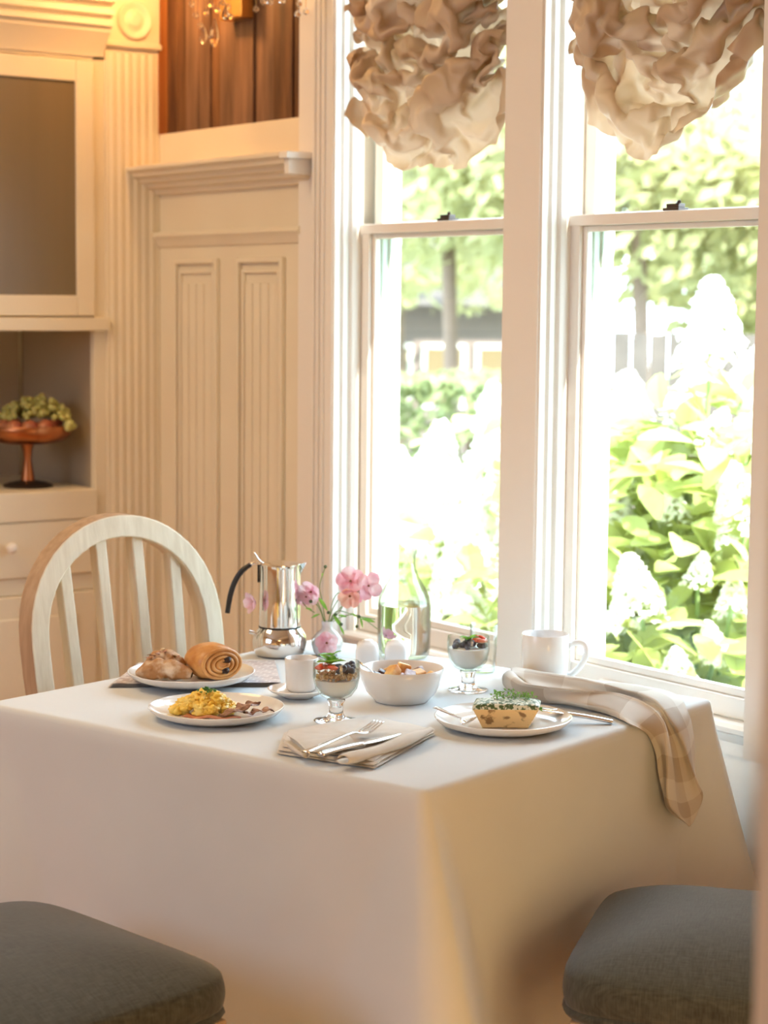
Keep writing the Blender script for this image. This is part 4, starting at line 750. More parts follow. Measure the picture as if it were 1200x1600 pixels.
-673,-7,-2,-2,-12,-14,-6,-15,-14,-11,-8,-16,3,2,-9,-6,-7,4,-4,1,9,10,23,-8,-3,0,-16,-1,4,10,10,5,-1,3,3,9,20,18,9,13,7,11,-3,6,14,
-664,-23,-13,-7,-10,-14,-11,-10,-14,-9,-7,-3,-19,-1,7,-17,-1,-2,-4,26,-3,11,10,6,-3,-5,-22,-9,8,12,24,2,-2,17,0,19,10,-1,12,4,10,14,1,14,7,
-678,-3,-17,-20,-21,-12,-9,-9,18,-15,-17,-16,-8,-18,2,-2,-13,-5,20,4,4,8,13,7,-6,-17,1,-7,-1,11,22,18,10,8,8,-4,23,3,14,0,-6,11,10,11,11,
-669,5,-13,-21,-31,-14,5,-6,-11,3,-18,-25,-14,-20,5,-11,-10,-8,11,14,11,20,0,6,-19,-8,-4,-4,-12,19,23,10,11,5,1,12,15,23,17,8,1,4,2,14,-13,
-687,6,-10,5,-29,-17,10,-12,-4,-14,-22,-20,-16,6,-25,1,-12,-5,1,9,18,16,19,-12,-7,-27,-8,-13,1,17,22,15,-3,10,4,7,14,27,15,13,26,15,0,5,-21,
-703,6,-8,-9,-22,-6,1,-2,-13,-9,-13,-26,-14,0,-21,-9,15,-3,3,1,8,9,0,3,-6,-5,-26,-11,17,17,3,11,-7,4,5,15,20,21,18,12,23,16,10,5,-19,
-691,-19,-14,-12,-22,-11,1,4,-19,-8,9,-30,-17,-16,7,-9,-11,3,3,5,-3,9,-3,3,0,-8,-9,-3,9,4,9,2,11,1,-6,18,18,24,14,10,24,15,6,8,-5,
-712,-15,-15,-16,-19,2,6,-15,-14,-17,0,-12,-10,-7,-17,-10,-10,4,12,3,-3,2,6,-9,4,-3,-3,-2,-10,9,2,7,4,14,10,15,4,23,13,19,16,9,8,4,3,
-742,-8,-13,-14,-24,4,-1,-12,-11,6,-6,-24,-18,-8,-9,-6,-5,-1,1,9,-5,-1,9,-7,-3,-2,12,-9,-9,-2,4,11,12,12,15,1,14,18,15,15,12,9,8,0,17]
SH2 = [-305,28,11,16,16,7,21,9,19,14,-1,6,22,10,26,25,12,-5,26,13,12,-4,9,20,15,20,36,9,15,-22,-2,4,18,23,21,14,22,26,18,10,20,-25,6,21,7,
-308,23,14,11,11,23,14,10,23,17,-9,19,24,4,16,35,13,-2,18,30,15,-14,-2,24,8,21,33,20,9,-27,1,2,16,26,19,15,19,32,12,18,19,-25,-7,19,2,
-314,17,9,19,15,20,11,19,22,13,-2,21,14,7,23,28,3,18,18,25,22,-16,-2,14,12,20,34,17,0,-21,-12,2,18,29,25,17,19,28,22,13,19,-27,0,-4,26,
-306,18,-6,16,25,16,9,14,13,8,11,17,28,11,10,23,16,21,24,19,16,-6,-18,23,9,19,27,19,3,-30,-1,4,18,30,22,13,23,31,12,18,22,-25,-9,16,31,
-306,16,-6,21,32,13,4,19,19,-4,-1,30,13,13,24,26,19,13,21,19,17,-1,-14,17,16,3,35,13,-8,-24,5,7,14,28,26,10,27,30,7,21,21,-7,1,9,30,
-300,4,11,22,11,18,22,22,19,3,-21,19,20,15,27,21,14,7,31,18,12,18,-8,6,10,14,24,10,-10,-6,1,9,12,21,18,12,28,31,16,12,25,6,13,0,11,
-273,-9,10,17,10,14,15,22,25,3,-18,14,19,11,29,26,18,-4,18,29,11,20,9,11,18,-12,32,16,1,-4,-26,3,21,25,10,7,27,30,25,14,27,19,17,-8,5,
-277,2,4,10,26,18,4,28,25,5,-29,18,15,17,27,20,21,-12,22,20,16,8,12,20,11,7,30,17,19,-22,-30,8,23,27,16,6,13,29,12,21,23,18,17,9,20,
-280,-13,0,28,26,16,16,18,22,16,-17,6,15,9,17,36,13,5,0,24,9,20,7,16,14,26,27,16,14,-18,-18,-3,25,24,17,17,7,19,17,14,15,29,6,18,9,
-273,-10,4,15,21,17,20,20,24,9,4,11,2,12,13,19,-4,18,21,26,-6,21,13,11,12,27,27,2,13,17,-14,-15,25,34,12,12,15,16,3,9,22,24,20,4,9,
-257,-22,11,19,19,17,12,19,27,20,-7,-10,4,19,30,8,-6,16,19,31,12,8,24,6,11,13,17,12,20,14,-9,9,8,17,13,16,23,19,13,11,15,25,12,5,3,
-248,-6,-9,31,18,15,3,14,37,10,-19,-17,22,15,16,16,8,21,24,6,9,13,25,22,12,9,9,16,18,2,18,15,-4,13,18,9,27,27,14,13,16,17,14,14,5,
-268,21,6,13,15,7,6,27,26,0,-16,10,17,11,5,32,16,9,22,-7,-3,21,22,19,16,14,22,15,8,8,20,16,-22,23,23,17,19,23,18,19,24,18,6,9,11,
-270,15,10,18,1,8,18,26,24,17,-19,3,16,13,11,14,12,19,28,-24,15,16,12,21,11,22,30,12,8,14,-1,7,10,16,20,10,21,26,15,3,30,15,16,21,-13,
-288,11,3,26,29,1,9,33,16,9,5,2,23,14,15,9,12,16,17,-18,9,21,14,12,16,24,16,15,0,14,3,15,18,21,10,14,14,7,20,15,13,27,8,15,29,
-298,15,11,13,22,11,15,22,8,-3,17,26,22,10,25,-1,-1,22,27,-7,16,5,22,11,14,24,24,0,16,11,5,12,3,33,-5,-2,16,25,13,7,21,33,-3,8,35,
-321,20,8,16,25,16,12,38,1,12,8,24,20,5,23,27,-3,8,9,17,9,12,25,11,11,27,2,4,19,6,3,20,11,9,8,4,17,29,1,0,24,28,17,12,33,
-333,20,18,22,26,15,26,14,-2,1,20,31,2,16,19,30,6,7,19,10,0,19,23,25,8,-1,12,3,10,19,2,15,15,-5,18,17,19,7,-4,19,33,17,14,20,39,
-336,29,14,25,23,17,9,21,21,-7,17,8,19,11,17,25,-6,23,23,16,7,19,16,17,10,5,-4,25,14,-8,17,8,10,20,6,12,27,-5,8,12,26,21,20,30,27,
-328,20,20,21,20,22,-1,23,14,14,8,17,12,6,3,26,17,9,34,-5,5,21,29,22,-4,-6,14,20,-2,11,21,9,21,16,11,18,13,18,-11,16,29,18,8,30,26,
-314,8,10,30,21,6,11,7,25,6,17,7,11,9,21,29,15,15,12,17,6,14,28,1,6,-13,22,4,18,34,17,12,14,11,14,-6,15,27,6,7,24,31,15,16,14,
-296,11,10,10,17,18,16,7,-9,16,15,22,3,12,23,19,15,10,30,9,15,20,2,11,2,2,14,10,13,35,23,14,17,20,6,5,6,29,18,-10,17,31,13,17,12,
-288,20,5,-7,17,14,16,19,-9,4,14,26,12,15,18,21,17,8,11,22,12,13,19,27,9,-2,-3,3,22,28,29,18,23,12,6,1,23,5,13,-6,18,24,12,17,22,
-296,3,11,17,1,15,12,21,-23,10,20,28,21,16,18,24,15,14,14,0,12,17,36,11,10,12,-7,12,19,26,29,15,18,21,15,6,7,16,-7,8,9,24,17,14,-5,
-294,-3,19,-6,6,17,19,25,-13,11,5,31,19,15,20,19,5,12,30,18,10,6,31,18,15,10,4,4,22,29,21,17,21,31,13,8,7,7,3,5,9,10,12,11,16,
-299,6,14,-3,18,11,13,22,15,8,3,3,21,10,19,9,15,13,19,32,15,3,24,14,13,23,21,-5,19,26,29,15,22,28,24,15,13,2,-27,9,19,8,12,7,-12,
-290,3,10,17,21,0,11,29,20,10,6,-24,12,20,21,1,10,13,29,25,15,12,29,17,15,5,12,13,22,28,24,13,15,23,26,11,14,-1,4,3,-7,25,-2,20,-1,
-271,6,8,17,14,11,10,16,12,10,8,-6,-5,17,23,16,7,7,19,15,9,22,31,22,4,22,18,11,3,29,20,14,24,25,7,8,14,-6,2,8,9,10,18,0,15,
-259,-5,17,14,21,14,5,19,2,24,6,-19,11,6,20,29,-3,14,13,15,14,13,32,4,18,19,18,21,17,-8,29,11,30,20,-10,13,21,-10,-6,8,22,23,4,15,17,
-263,2,12,15,26,15,15,21,2,12,13,-21,6,15,16,20,11,13,24,13,13,16,4,21,2,19,30,9,12,8,13,16,15,34,2,2,18,-7,14,8,22,19,14,11,17,
-272,-17,5,27,27,23,17,17,22,5,14,-26,-4,15,20,19,12,14,24,20,9,14,22,18,-3,17,15,12,22,5,14,15,21,25,18,15,13,-2,13,15,-10,22,17,23,18,
-272,2,0,21,24,11,22,18,2,9,16,3,-25,12,20,24,18,17,15,13,17,5,25,12,11,13,22,13,21,-5,28,11,15,19,21,13,14,22,15,10,-5,16,13,21,37,
-249,-13,1,14,22,20,-1,13,8,7,11,4,2,18,16,13,17,13,21,11,14,18,5,8,11,19,32,11,13,12,21,17,4,33,20,4,17,13,12,8,20,9,11,13,32,
-250,13,-1,9,21,14,2,-7,-7,4,16,26,8,17,-8,26,13,13,25,24,17,-2,1,13,12,25,15,7,13,30,24,18,13,5,18,10,18,12,14,11,26,13,5,22,29,
-246,12,4,12,-9,17,1,6,-10,-4,17,28,18,16,9,27,15,19,-3,27,20,17,1,10,7,4,24,10,19,11,26,13,12,6,21,9,14,16,18,16,22,23,15,14,14,
-265,6,6,21,15,2,15,-14,-4,-5,19,35,13,4,23,25,22,-2,17,18,15,18,32,-6,19,8,8,11,17,12,4,16,12,29,-7,2,32,29,14,17,21,17,17,2,13,
-281,9,18,11,-6,11,5,16,1,-4,25,35,16,10,12,13,3,13,26,7,21,19,17,17,16,22,18,11,4,22,0,2,3,17,12,14,24,20,9,13,24,15,18,3,17,
-275,12,-4,5,8,19,12,10,11,4,12,27,27,9,10,6,13,11,9,28,8,18,20,13,4,28,27,-4,21,24,22,5,-4,9,8,13,21,22,16,12,14,10,11,21,-18,
-284,-3,4,20,24,9,14,15,-3,11,12,29,23,15,15,-18,5,13,33,19,12,12,23,13,8,16,21,15,11,19,28,15,14,-13,23,14,15,28,2,16,16,14,19,1,-1,
-297,-4,13,10,26,20,7,23,-5,9,21,30,18,14,27,-3,-4,6,23,32,14,-13,22,9,10,18,16,14,14,27,15,13,16,21,19,10,26,26,4,14,20,7,-8,4,24,
-299,-11,10,30,11,-1,16,28,25,3,16,26,23,7,7,18,11,7,21,25,17,0,-12,1,17,21,17,17,20,32,23,11,10,20,17,9,19,21,15,14,27,14,-1,-21,0,
-298,-4,12,9,3,16,18,27,14,13,13,30,23,7,0,21,4,11,34,24,15,20,-12,0,14,25,20,-1,10,29,7,11,19,23,6,8,18,26,14,11,34,20,0,-19,-21,
-316,17,20,14,6,4,9,5,31,14,13,25,14,8,4,26,18,16,22,19,17,6,18,10,9,0,14,16,8,29,15,6,5,16,18,10,11,27,11,15,24,15,1,-16,-20,
-323,20,8,29,19,6,0,3,12,17,11,36,17,15,-5,25,10,11,28,22,6,5,35,17,14,-6,-1,15,14,23,18,-7,16,26,23,11,8,14,24,12,22,17,17,-20,-35,
-325,6,14,18,23,14,18,19,-5,7,15,20,22,13,19,1,8,15,26,14,5,27,29,14,6,-3,17,17,-1,23,7,3,18,40,11,13,4,25,9,20,22,20,18,-16,-26,
-302,-1,1,3,11,26,13,17,11,12,9,16,22,17,8,14,4,14,29,19,13,19,21,20,0,7,20,12,1,4,21,16,15,15,24,16,12,9,17,17,30,32,11,-10,-26,
-291,7,3,2,5,-1,17,7,26,15,17,15,15,-3,16,25,24,9,11,11,15,18,28,13,16,13,19,12,15,-6,18,18,4,31,10,22,14,12,11,4,30,33,14,0,-25,
-270,12,-14,1,3,6,13,16,29,12,10,10,6,13,7,25,16,12,22,11,9,17,26,14,1,23,34,2,7,19,12,17,-2,23,23,11,14,27,15,-5,23,21,18,-10,18,
-289,24,5,0,19,7,11,12,19,14,11,20,-1,6,16,29,1,15,-7,34,17,20,17,9,11,6,31,-10,10,37,19,5,-10,29,11,19,22,17,-1,15,17,22,3,17,28,
-277,7,13,18,20,0,1,29,9,14,-2,24,11,11,12,4,26,-10,5,16,14,11,20,8,7,24,29,13,3,21,23,10,-3,25,7,10,16,11,12,13,21,25,16,20,7,
-249,-36,9,30,26,-10,16,21,14,14,-10,18,13,13,12,11,16,7,6,16,8,15,-8,15,14,25,14,19,16,21,12,11,23,6,13,15,1,26,18,16,2,23,15,9,8,
-251,3,-13,-5,26,17,18,0,23,13,0,12,16,9,-5,18,23,14,22,11,13,9,7,-5,12,9,27,6,19,19,25,16,16,10,19,11,19,12,10,9,9,22,20,-7,-8,
-237,5,-4,-15,12,17,12,-11,24,16,5,12,23,10,-22,26,16,14,24,19,1,16,18,18,-1,10,13,18,16,31,3,7,22,31,17,17,14,17,0,7,8,30,12,-28,-16,
-268,18,-8,8,16,3,7,6,4,15,12,31,18,-8,-6,13,14,18,29,24,11,15,25,10,12,10,12,14,7,32,9,3,22,30,21,14,16,25,9,2,5,10,10,-15,-22,
-277,-4,9,-1,11,20,18,12,-5,4,21,14,25,-16,10,27,9,19,29,26,14,3,30,11,12,22,17,18,-9,20,20,13,15,28,19,17,12,23,15,11,13,-1,7,-13,-17,
-295,-4,1,16,24,13,12,25,2,0,24,21,13,9,-14,20,16,15,25,15,10,20,23,30,9,27,-3,5,14,12,24,17,13,6,21,11,21,33,2,8,24,28,10,-13,-21,
-314,-1,16,12,16,13,20,12,24,10,15,29,13,8,-14,16,16,11,30,24,9,6,38,19,13,19,15,13,-9,16,12,9,17,20,21,14,10,11,11,16,25,21,12,12,-9,
-312,-19,15,14,19,14,20,25,3,15,22,13,14,11,22,9,8,12,30,24,18,14,3,25,13,19,29,14,-8,16,11,16,17,22,15,12,18,17,-5,9,28,12,11,8,18,
-291,-9,8,13,24,4,12,9,17,15,13,4,12,10,23,31,5,14,20,31,13,-4,18,19,7,18,30,15,11,22,22,12,15,21,8,11,17,19,14,7,-7,18,2,13,1,
-277,5,7,-1,-4,0,17,28,18,2,16,-1,18,12,24,20,14,16,19,18,11,21,18,12,13,18,21,17,23,17,21,18,18,12,17,13,20,10,13,-8,-2,6,21,-16,6,
-272,14,14,-14,-26,-4,13,28,24,9,10,14,16,8,20,25,13,13,32,18,10,14,27,13,15,23,20,17,10,29,15,10,25,27,13,15,12,16,11,-5,-17,14,11,3,11,
-266,14,14,1,-33,-16,-3,30,16,11,24,31,-5,16,19,24,24,10,25,17,12,15,25,21,17,22,22,12,21,10,32,10,9,32,17,4,31,3,-2,-4,-12,10,11,20,14,
-254,11,13,6,-29,-14,-8,-8,25,14,28,20,12,10,30,29,8,19,19,18,13,24,27,23,9,22,14,9,15,34,25,14,11,21,16,13,12,1,-5,0,-8,10,12,16,21,
-252,26,16,-11,-21,-7,-7,-19,2,15,24,34,3,13,28,30,4,14,26,29,16,20,26,21,16,13,21,16,17,24,33,19,17,17,6,-4,16,0,-11,-13,19,-8,13,19,20,
14,8,-7,-12,-17,-22,-5,27,12,5,-20,-21,-3,6,-3,22,0,-19,1,-21,11,12,17,-5,-5,-19,3,-11,12,18,20,12,-11,-17,3,13,16,11,0,13,-24,-20,-12,9,-34,
16,5,-7,-25,-27,-6,-10,27,16,-4,-22,-18,-9,13,13,-5,10,-17,-8,-2,-1,13,22,-4,-14,-1,-1,-8,14,17,13,9,-3,4,4,7,16,7,-1,3,-21,-6,-11,-18,-28,
7,-5,-12,-13,-33,-10,21,5,12,-13,-21,-16,3,8,-1,5,21,-3,-32,-2,-2,18,27,-4,1,-23,0,8,24,-10,27,15,11,11,7,2,-9,-8,4,14,-16,-8,-11,-21,-23,
5,-11,-11,-25,-10,-11,5,21,-14,-10,-12,-20,0,11,21,-13,7,8,-12,-15,1,9,22,4,-14,-4,13,12,15,-5,16,20,11,11,2,-16,-2,1,13,5,-4,-15,-14,-10,-7,
-18,11,-13,-23,-18,10,-21,13,6,-17,-20,-12,16,7,3,10,-3,-18,17,-23,-2,15,26,15,-10,-16,6,7,17,-4,32,15,-2,-6,3,4,0,-5,7,-2,1,-23,-6,20,-2,
-28,20,-8,-12,-28,-11,-3,11,0,-15,-17,-10,-1,2,6,11,1,-11,8,1,-14,10,28,25,-17,-16,-7,15,4,21,35,4,-7,-19,0,5,-2,1,10,-7,-6,-7,-5,25,26,
-30,20,9,-28,-21,3,0,4,-5,-19,-3,-25,-3,13,-1,5,2,-16,5,8,-13,20,22,9,0,-20,7,-9,12,24,13,18,0,-9,-15,-14,-4,1,7,-7,-6,16,-8,26,24,
-39,6,9,7,-17,10,5,-3,-17,-17,3,-18,-14,-1,11,18,-6,-12,-9,7,3,14,26,7,5,-17,-7,-2,2,16,15,7,-6,5,-9,-7,-17,0,-12,-4,8,14,2,15,22,
-21,-6,22,-1,2,-5,-3,-21,1,-2,-10,-28,-7,14,9,3,6,-5,-12,-3,3,19,29,13,4,-17,-17,0,9,14,20,10,-3,-16,-2,1,-26,-16,-10,-7,21,3,17,-4,23,
-32,16,8,14,-20,-13,-7,14,14,-5,-19,-28,-18,-4,21,28,2,1,-6,-3,0,1,20,16,-13,-5,16,-16,9,11,22,18,-7,-14,-14,1,-14,-12,-13,-12,-8,26,-10,24,24,
-13,17,4,-1,-12,-13,5,10,13,-6,-21,-24,-14,1,10,18,17,7,-4,1,-3,8,-4,-13,17,-1,-1,-12,-1,9,23,15,-19,-5,20,-5,-3,-26,-6,-11,-17,-5,17,11,27,
1,15,19,-10,-3,-16,12,-11,6,-8,-12,-18,-3,1,-1,16,26,-5,0,-23,2,9,5,-9,-8,3,-12,6,5,25,14,-2,-16,-3,12,7,3,-7,-6,-12,-16,-28,-9,17,27,
15,17,-14,15,-16,-13,17,4,-9,-9,-10,-11,-10,6,22,-1,6,20,-9,-23,-19,-6,16,16,6,-23,-27,6,22,23,23,-7,-28,-3,-5,8,12,0,-1,-7,-16,-8,-16,14,25,
24,18,-8,-11,-13,-12,-2,3,7,-11,-15,-11,10,10,10,33,-7,6,-3,-21,-8,-7,-10,19,-11,-14,-2,-10,15,20,28,11,-30,-5,1,1,13,-11,-17,-12,-15,17,11,9,20,
35,-5,-13,-14,-11,-10,-9,0,11,6,-18,-19,8,6,21,31,12,7,-6,-18,-10,11,-19,-9,-1,-10,-18,14,16,15,24,-4,-6,-8,6,-8,-10,-12,4,-22,10,21,12,7,10,
17,-16,-8,11,-28,-13,0,-11,24,9,-7,-19,5,14,-3,30,20,2,3,-34,-2,22,15,-27,1,-16,-18,-17,12,27,32,0,-26,-5,-7,-3,-4,1,-5,6,24,5,-12,10,4,
10,-4,-4,-13,-17,-10,-6,-1,17,12,-3,6,-10,8,6,5,16,6,1,-16,-8,7,13,12,-10,-7,-18,-11,-5,21,12,2,-19,-21,-5,-8,-4,0,18,17,0,-3,-8,8,-1,
16,14,-8,-15,-5,-14,-6,-8,16,17,-4,6,-15,11,-10,0,17,5,1,-4,-11,15,13,6,-12,-28,-4,-4,-1,7,9,-12,-9,-23,-6,-8,-13,8,20,0,-4,0,2,-1,1,
21,2,-2,14,-11,-15,-4,-2,-1,16,7,-24,-18,7,16,11,8,8,4,-13,-19,-6,15,23,-13,-23,-24,0,-8,8,6,-1,-15,-6,-25,-7,-2,16,6,-8,-6,-4,0,0,5,
5,8,0,0,-13,-5,14,-1,-1,-3,0,14,-23,6,23,3,-4,6,6,-13,-7,9,12,-17,-12,-19,-18,-8,1,-11,1,4,13,-24,-7,4,8,14,13,-7,-17,-10,-11,-8,-15,
-16,9,3,5,-5,-13,-5,21,-9,-11,10,14,-1,1,6,8,0,-7,1,0,-14,16,3,-15,-14,-19,-14,-10,-3,0,4,-4,2,25,-6,6,9,14,5,0,-10,-19,-7,-16,-12,
-38,10,8,9,-17,-7,5,5,9,2,-8,-8,9,-9,16,4,0,8,-11,8,-6,16,0,-5,-17,-29,-20,-14,0,-4,3,7,8,15,27,5,-10,1,3,-2,0,-6,-3,-4,-19,
-63,13,7,15,-19,-8,-4,9,15,-3,3,-6,13,1,-13,16,-2,-3,14,7,-10,6,-7,16,-13,-26,-24,-14,-5,-9,-7,6,14,21,11,4,17,-8,-7,-6,-7,-8,4,8,-9,
-66,11,-5,3,-5,-5,-3,-5,26,2,-5,-4,-1,-2,-4,15,5,-4,2,12,-6,6,-7,11,7,-12,-32,-14,8,-8,-11,-5,12,17,-3,17,22,12,7,-22,-28,-12,4,7,15,
-39,1,-1,-12,-18,-10,-5,4,29,5,-21,-4,-17,1,18,13,20,2,-32,14,14,-5,-7,5,5,10,-23,-14,1,0,-8,-1,-18,9,15,4,15,19,21,-16,-21,-4,3,7,15,
-14,2,-6,-9,-15,-14,-9,-11,24,13,-28,-19,2,-3,23,25,-4,-8,6,3,3,10,8,1,9,-14,-9,-9,0,-9,-9,-4,-5,-3,-3,8,19,15,1,12,-3,-1,6,-7,10,
15,1,-8,-16,-22,0,-6,-15,-3,2,-7,-9,-17,1,17,29,16,0,-6,2,7,18,5,-11,6,-10,3,-4,-2,-8,-11,-3,-9,-6,3,4,15,-7,11,8,15,2,7,-5,-15,
23,8,0,-18,-16,-9,-12,-5,1,-1,-14,-10,-12,-10,1,26,11,11,15,9,6,2,1,-3,9,-7,-1,-7,-7,-19,8,-2,2,-7,-9,9,18,-8,4,14,11,7,9,-20,2,
-2,18,0,18,-24,-7,-3,-6,4,-6,-23,-12,-6,-5,0,0,18,-10,22,19,13,11,0,15,-3,-5,1,-12,-16,-5,10,-1,1,-2,-18,4,15,-4,6,16,12,7,-13,11,-17,
-17,11,14,8,15,-5,-1,-6,-9,-9,-17,-5,-10,-2,-5,12,2,-6,-5,12,14,21,23,5,-20,2,11,-9,-19,17,5,-3,-16,8,-13,-11,4,28,-8,0,11,-8,4,-2,11,
-2,4,17,15,2,2,-3,-8,6,-17,-4,-22,-15,-1,6,6,-9,13,-8,5,0,22,6,10,-12,-10,22,-14,2,9,7,-5,5,0,1,-12,-11,27,1,0,-22,9,6,5,-1,
-24,19,17,-5,8,0,0,-2,9,6,-7,-18,-4,-8,-4,15,-1,7,-2,0,0,-3,14,14,-10,-11,8,7,-2,17,-3,-10,-10,-8,-1,3,-5,10,5,-3,-18,8,2,4,3,
-14,14,10,-16,-4,4,9,23,-6,-2,16,-15,-11,-11,14,-4,1,-6,5,-14,1,7,10,7,-18,-4,17,-10,3,29,-4,-4,-17,-20,-9,-3,4,13,-4,0,-8,0,3,1,3,
7,4,14,-13,-37,8,15,23,15,-4,-2,9,-10,-3,-3,-22,-11,-9,4,-16,3,15,37,-1,-2,-13,-9,12,6,-1,-1,-1,-17,-22,-14,0,-2,11,-4,-1,-6,-2,2,-1,5,
29,5,1,-21,-29,-8,14,13,17,8,-3,1,0,-3,15,-14,-9,-13,-27,-4,2,9,22,23,-11,-24,-3,-14,11,1,7,-6,-15,-16,0,-8,0,-6,-5,-2,-11,3,4,16,-11,
40,-3,-9,-13,-29,-20,11,23,2,-1,1,4,-5,9,2,7,-4,-11,-22,17,6,4,3,19,-6,-22,-34,-8,-2,31,-21,-5,-13,-14,3,4,-17,-14,6,-1,11,7,6,9,8,
23,-11,-7,-11,-12,4,-10,-1,-2,-2,4,6,-1,10,9,-4,-5,0,2,22,3,2,-5,8,-4,-16,-21,-13,13,-1,-21,-16,-9,-24,2,2,5,17,11,4,7,6,3,12,-4,
-12,10,-13,15,-30,0,-9,-11,7,-6,17,-7,0,6,6,-8,3,6,14,7,-4,6,10,-4,-9,-12,-20,-2,0,-3,-2,-12,-21,-13,-22,4,18,16,13,18,23,12,3,1,-3,
-11,7,-1,-22,-13,-15,-1,-1,-2,-7,6,0,1,0,9,-4,9,6,4,4,3,11,3,-7,-8,-11,-17,1,-8,-5,-7,5,-13,-24,-15,8,6,18,18,12,10,18,3,15,19,
-34,18,-12,-20,-16,-7,8,-18,2,-1,7,-16,3,7,4,3,3,8,5,4,10,-1,4,8,-14,-1,-23,-10,-8,-10,9,-6,-1,-17,1,-1,13,13,24,-10,7,16,15,17,6,
-32,3,17,-20,-18,-20,-8,-14,-9,13,-10,-9,-8,13,12,2,8,16,-9,7,1,6,14,12,4,-31,-15,-11,-4,-5,9,14,-22,2,7,5,6,7,3,7,11,14,3,1,23,
-11,-13,15,-11,-22,-21,-5,-13,-20,5,0,-19,-3,5,21,-8,6,7,-6,8,11,9,34,21,-9,-27,-10,-15,-2,6,-12,4,9,2,-9,2,10,8,9,6,12,19,9,-17,6,
-2,10,-4,-6,-24,-12,-16,-21,-5,-12,-13,-5,-20,18,11,-14,0,8,17,16,8,17,34,13,0,-29,-14,-14,-11,4,14,1,1,1,-1,3,8,10,7,7,9,14,-2,-6,-7,
22,-11,1,-15,-9,-19,-20,-24,-20,-1,-14,-14,-1,1,27,1,6,6,11,10,17,17,18,1,3,-26,-25,0,6,12,14,-5,-1,4,-2,7,8,14,6,4,7,-2,2,9,0,
26,-25,-9,-14,-8,-3,-10,-20,-13,-12,-18,-7,-1,-3,18,15,15,5,14,7,1,7,4,12,15,-21,-10,-4,16,11,9,-1,0,-10,7,6,15,10,9,0,-14,6,2,11,-4,
24,-8,-13,-26,-21,-16,16,-16,-13,-7,-9,-11,-1,9,3,11,24,13,11,0,2,13,16,10,-1,-13,-7,-7,10,23,9,-5,-15,8,4,-2,16,-3,-8,-14,7,1,12,15,-1,
-1,2,3,-22,-13,-6,6,-21,-1,-2,-10,-11,4,-2,9,7,4,-9,31,16,7,14,23,6,3,-15,-5,-10,-3,22,6,1,-8,-1,15,-4,-6,-12,12,-6,7,-1,-7,11,-2,
23,-26,-1,-1,-15,2,-16,2,-13,-2,2,0,3,-7,3,-3,-4,-7,6,28,5,12,18,17,3,2,-6,-10,-12,17,-1,5,-5,-2,1,-3,-3,4,-3,-1,-1,-6,-6,10,12,
18,5,-1,-17,-21,-3,-3,-14,16,-8,-3,-5,11,3,-9,1,7,-11,-13,-5,8,13,23,17,-3,5,-14,-4,1,-6,3,6,4,-7,5,-4,-12,7,10,-9,-1,0,7,-11,10,
26,11,4,-15,-18,-15,-7,0,15,-6,-10,9,4,-2,-1,6,-2,-7,-10,-18,-3,21,27,-8,-7,0,-16,-12,5,4,-2,-3,9,-3,-4,-2,4,3,-3,-2,-3,-2,0,-5,14,
32,-8,15,0,-9,-15,-13,11,9,-4,-16,-5,15,6,6,-2,0,-10,-12,-16,-13,0,34,-13,-7,-11,-5,-10,-9,9,-3,6,-5,-7,-7,-3,11,4,8,7,-23,-3,-1,19,-7,
27,0,-16,17,8,-4,-11,16,1,-2,-22,-26,-2,8,25,13,2,-1,-13,-14,-8,-22,24,-26,-9,-8,-13,-11,2,4,7,5,-13,-3,-7,-1,21,16,11,-21,-16,-10,-4,20,30,
-3,8,7,-5,3,3,-7,25,6,-12,-9,-28,-6,16,16,21,1,-4,-23,3,-14,-23,18,-8,3,-13,-27,-15,-2,-3,9,3,-11,-6,2,-1,12,3,18,10,0,-14,-6,10,21,
-5,-4,15,12,-11,-9,-1,9,7,-7,0,-12,-6,7,19,21,-4,-9,-19,-15,9,-1,-10,19,-1,-21,-23,-7,7,-5,3,6,-9,-9,-2,-5,-7,2,8,14,23,1,-2,1,12,
11,-18,12,13,-28,-8,-2,10,-2,-5,-10,15,-6,0,20,13,18,1,-3,-19,5,9,-11,-2,-2,-13,-18,-8,13,-11,12,0,-15,-9,10,-5,-9,2,1,5,2,7,2,18,21,
20,-6,-18,0,3,-10,-14,-14,2,9,7,-6,-3,0,14,17,8,6,6,-1,1,12,6,-4,-4,-16,-23,-21,17,12,-17,6,4,-13,-6,1,6,6,-2,-4,8,-7,4,26,27,
-7,12,2,-23,-18,-1,2,-17,-3,7,8,-8,5,5,3,13,3,3,5,4,-2,11,12,10,5,-17,-22,-13,12,4,14,10,-6,-6,-17,0,8,4,3,4,5,-2,-5,6,25,
-15,25,0,-18,-16,-8,-4,-2,-10,-1,6,-13,-1,2,4,6,10,17,-5,-5,2,18,24,4,-10,-5,-1,-8,18,-2,2,6,2,2,-6,-11,-11,18,11,8,7,-12,-6,-17,20,
11,10,4,-23,-9,-3,-4,-4,-5,-3,-3,-24,-13,0,1,6,15,5,-10,13,9,25,15,-4,-11,-12,-5,0,10,20,2,-9,13,1,-14,7,9,12,2,-3,-5,-9,-3,6,10,
25,4,9,-21,-9,-12,8,1,-4,-10,-4,-17,-12,-14,2,-10,4,-4,17,13,3,10,14,12,-15,-8,5,-12,0,11,18,4,5,-13,-9,7,19,-8,2,-3,-7,-1,-1,4,10,
31,-4,5,-20,6,-13,-5,-1,10,-2,-12,-7,-14,-1,-5,-6,-8,-3,-4,16,17,11,-19,12,7,-10,-16,11,5,0,2,-5,5,5,5,0,-4,-1,-5,-1,7,-11,-3,8,18,
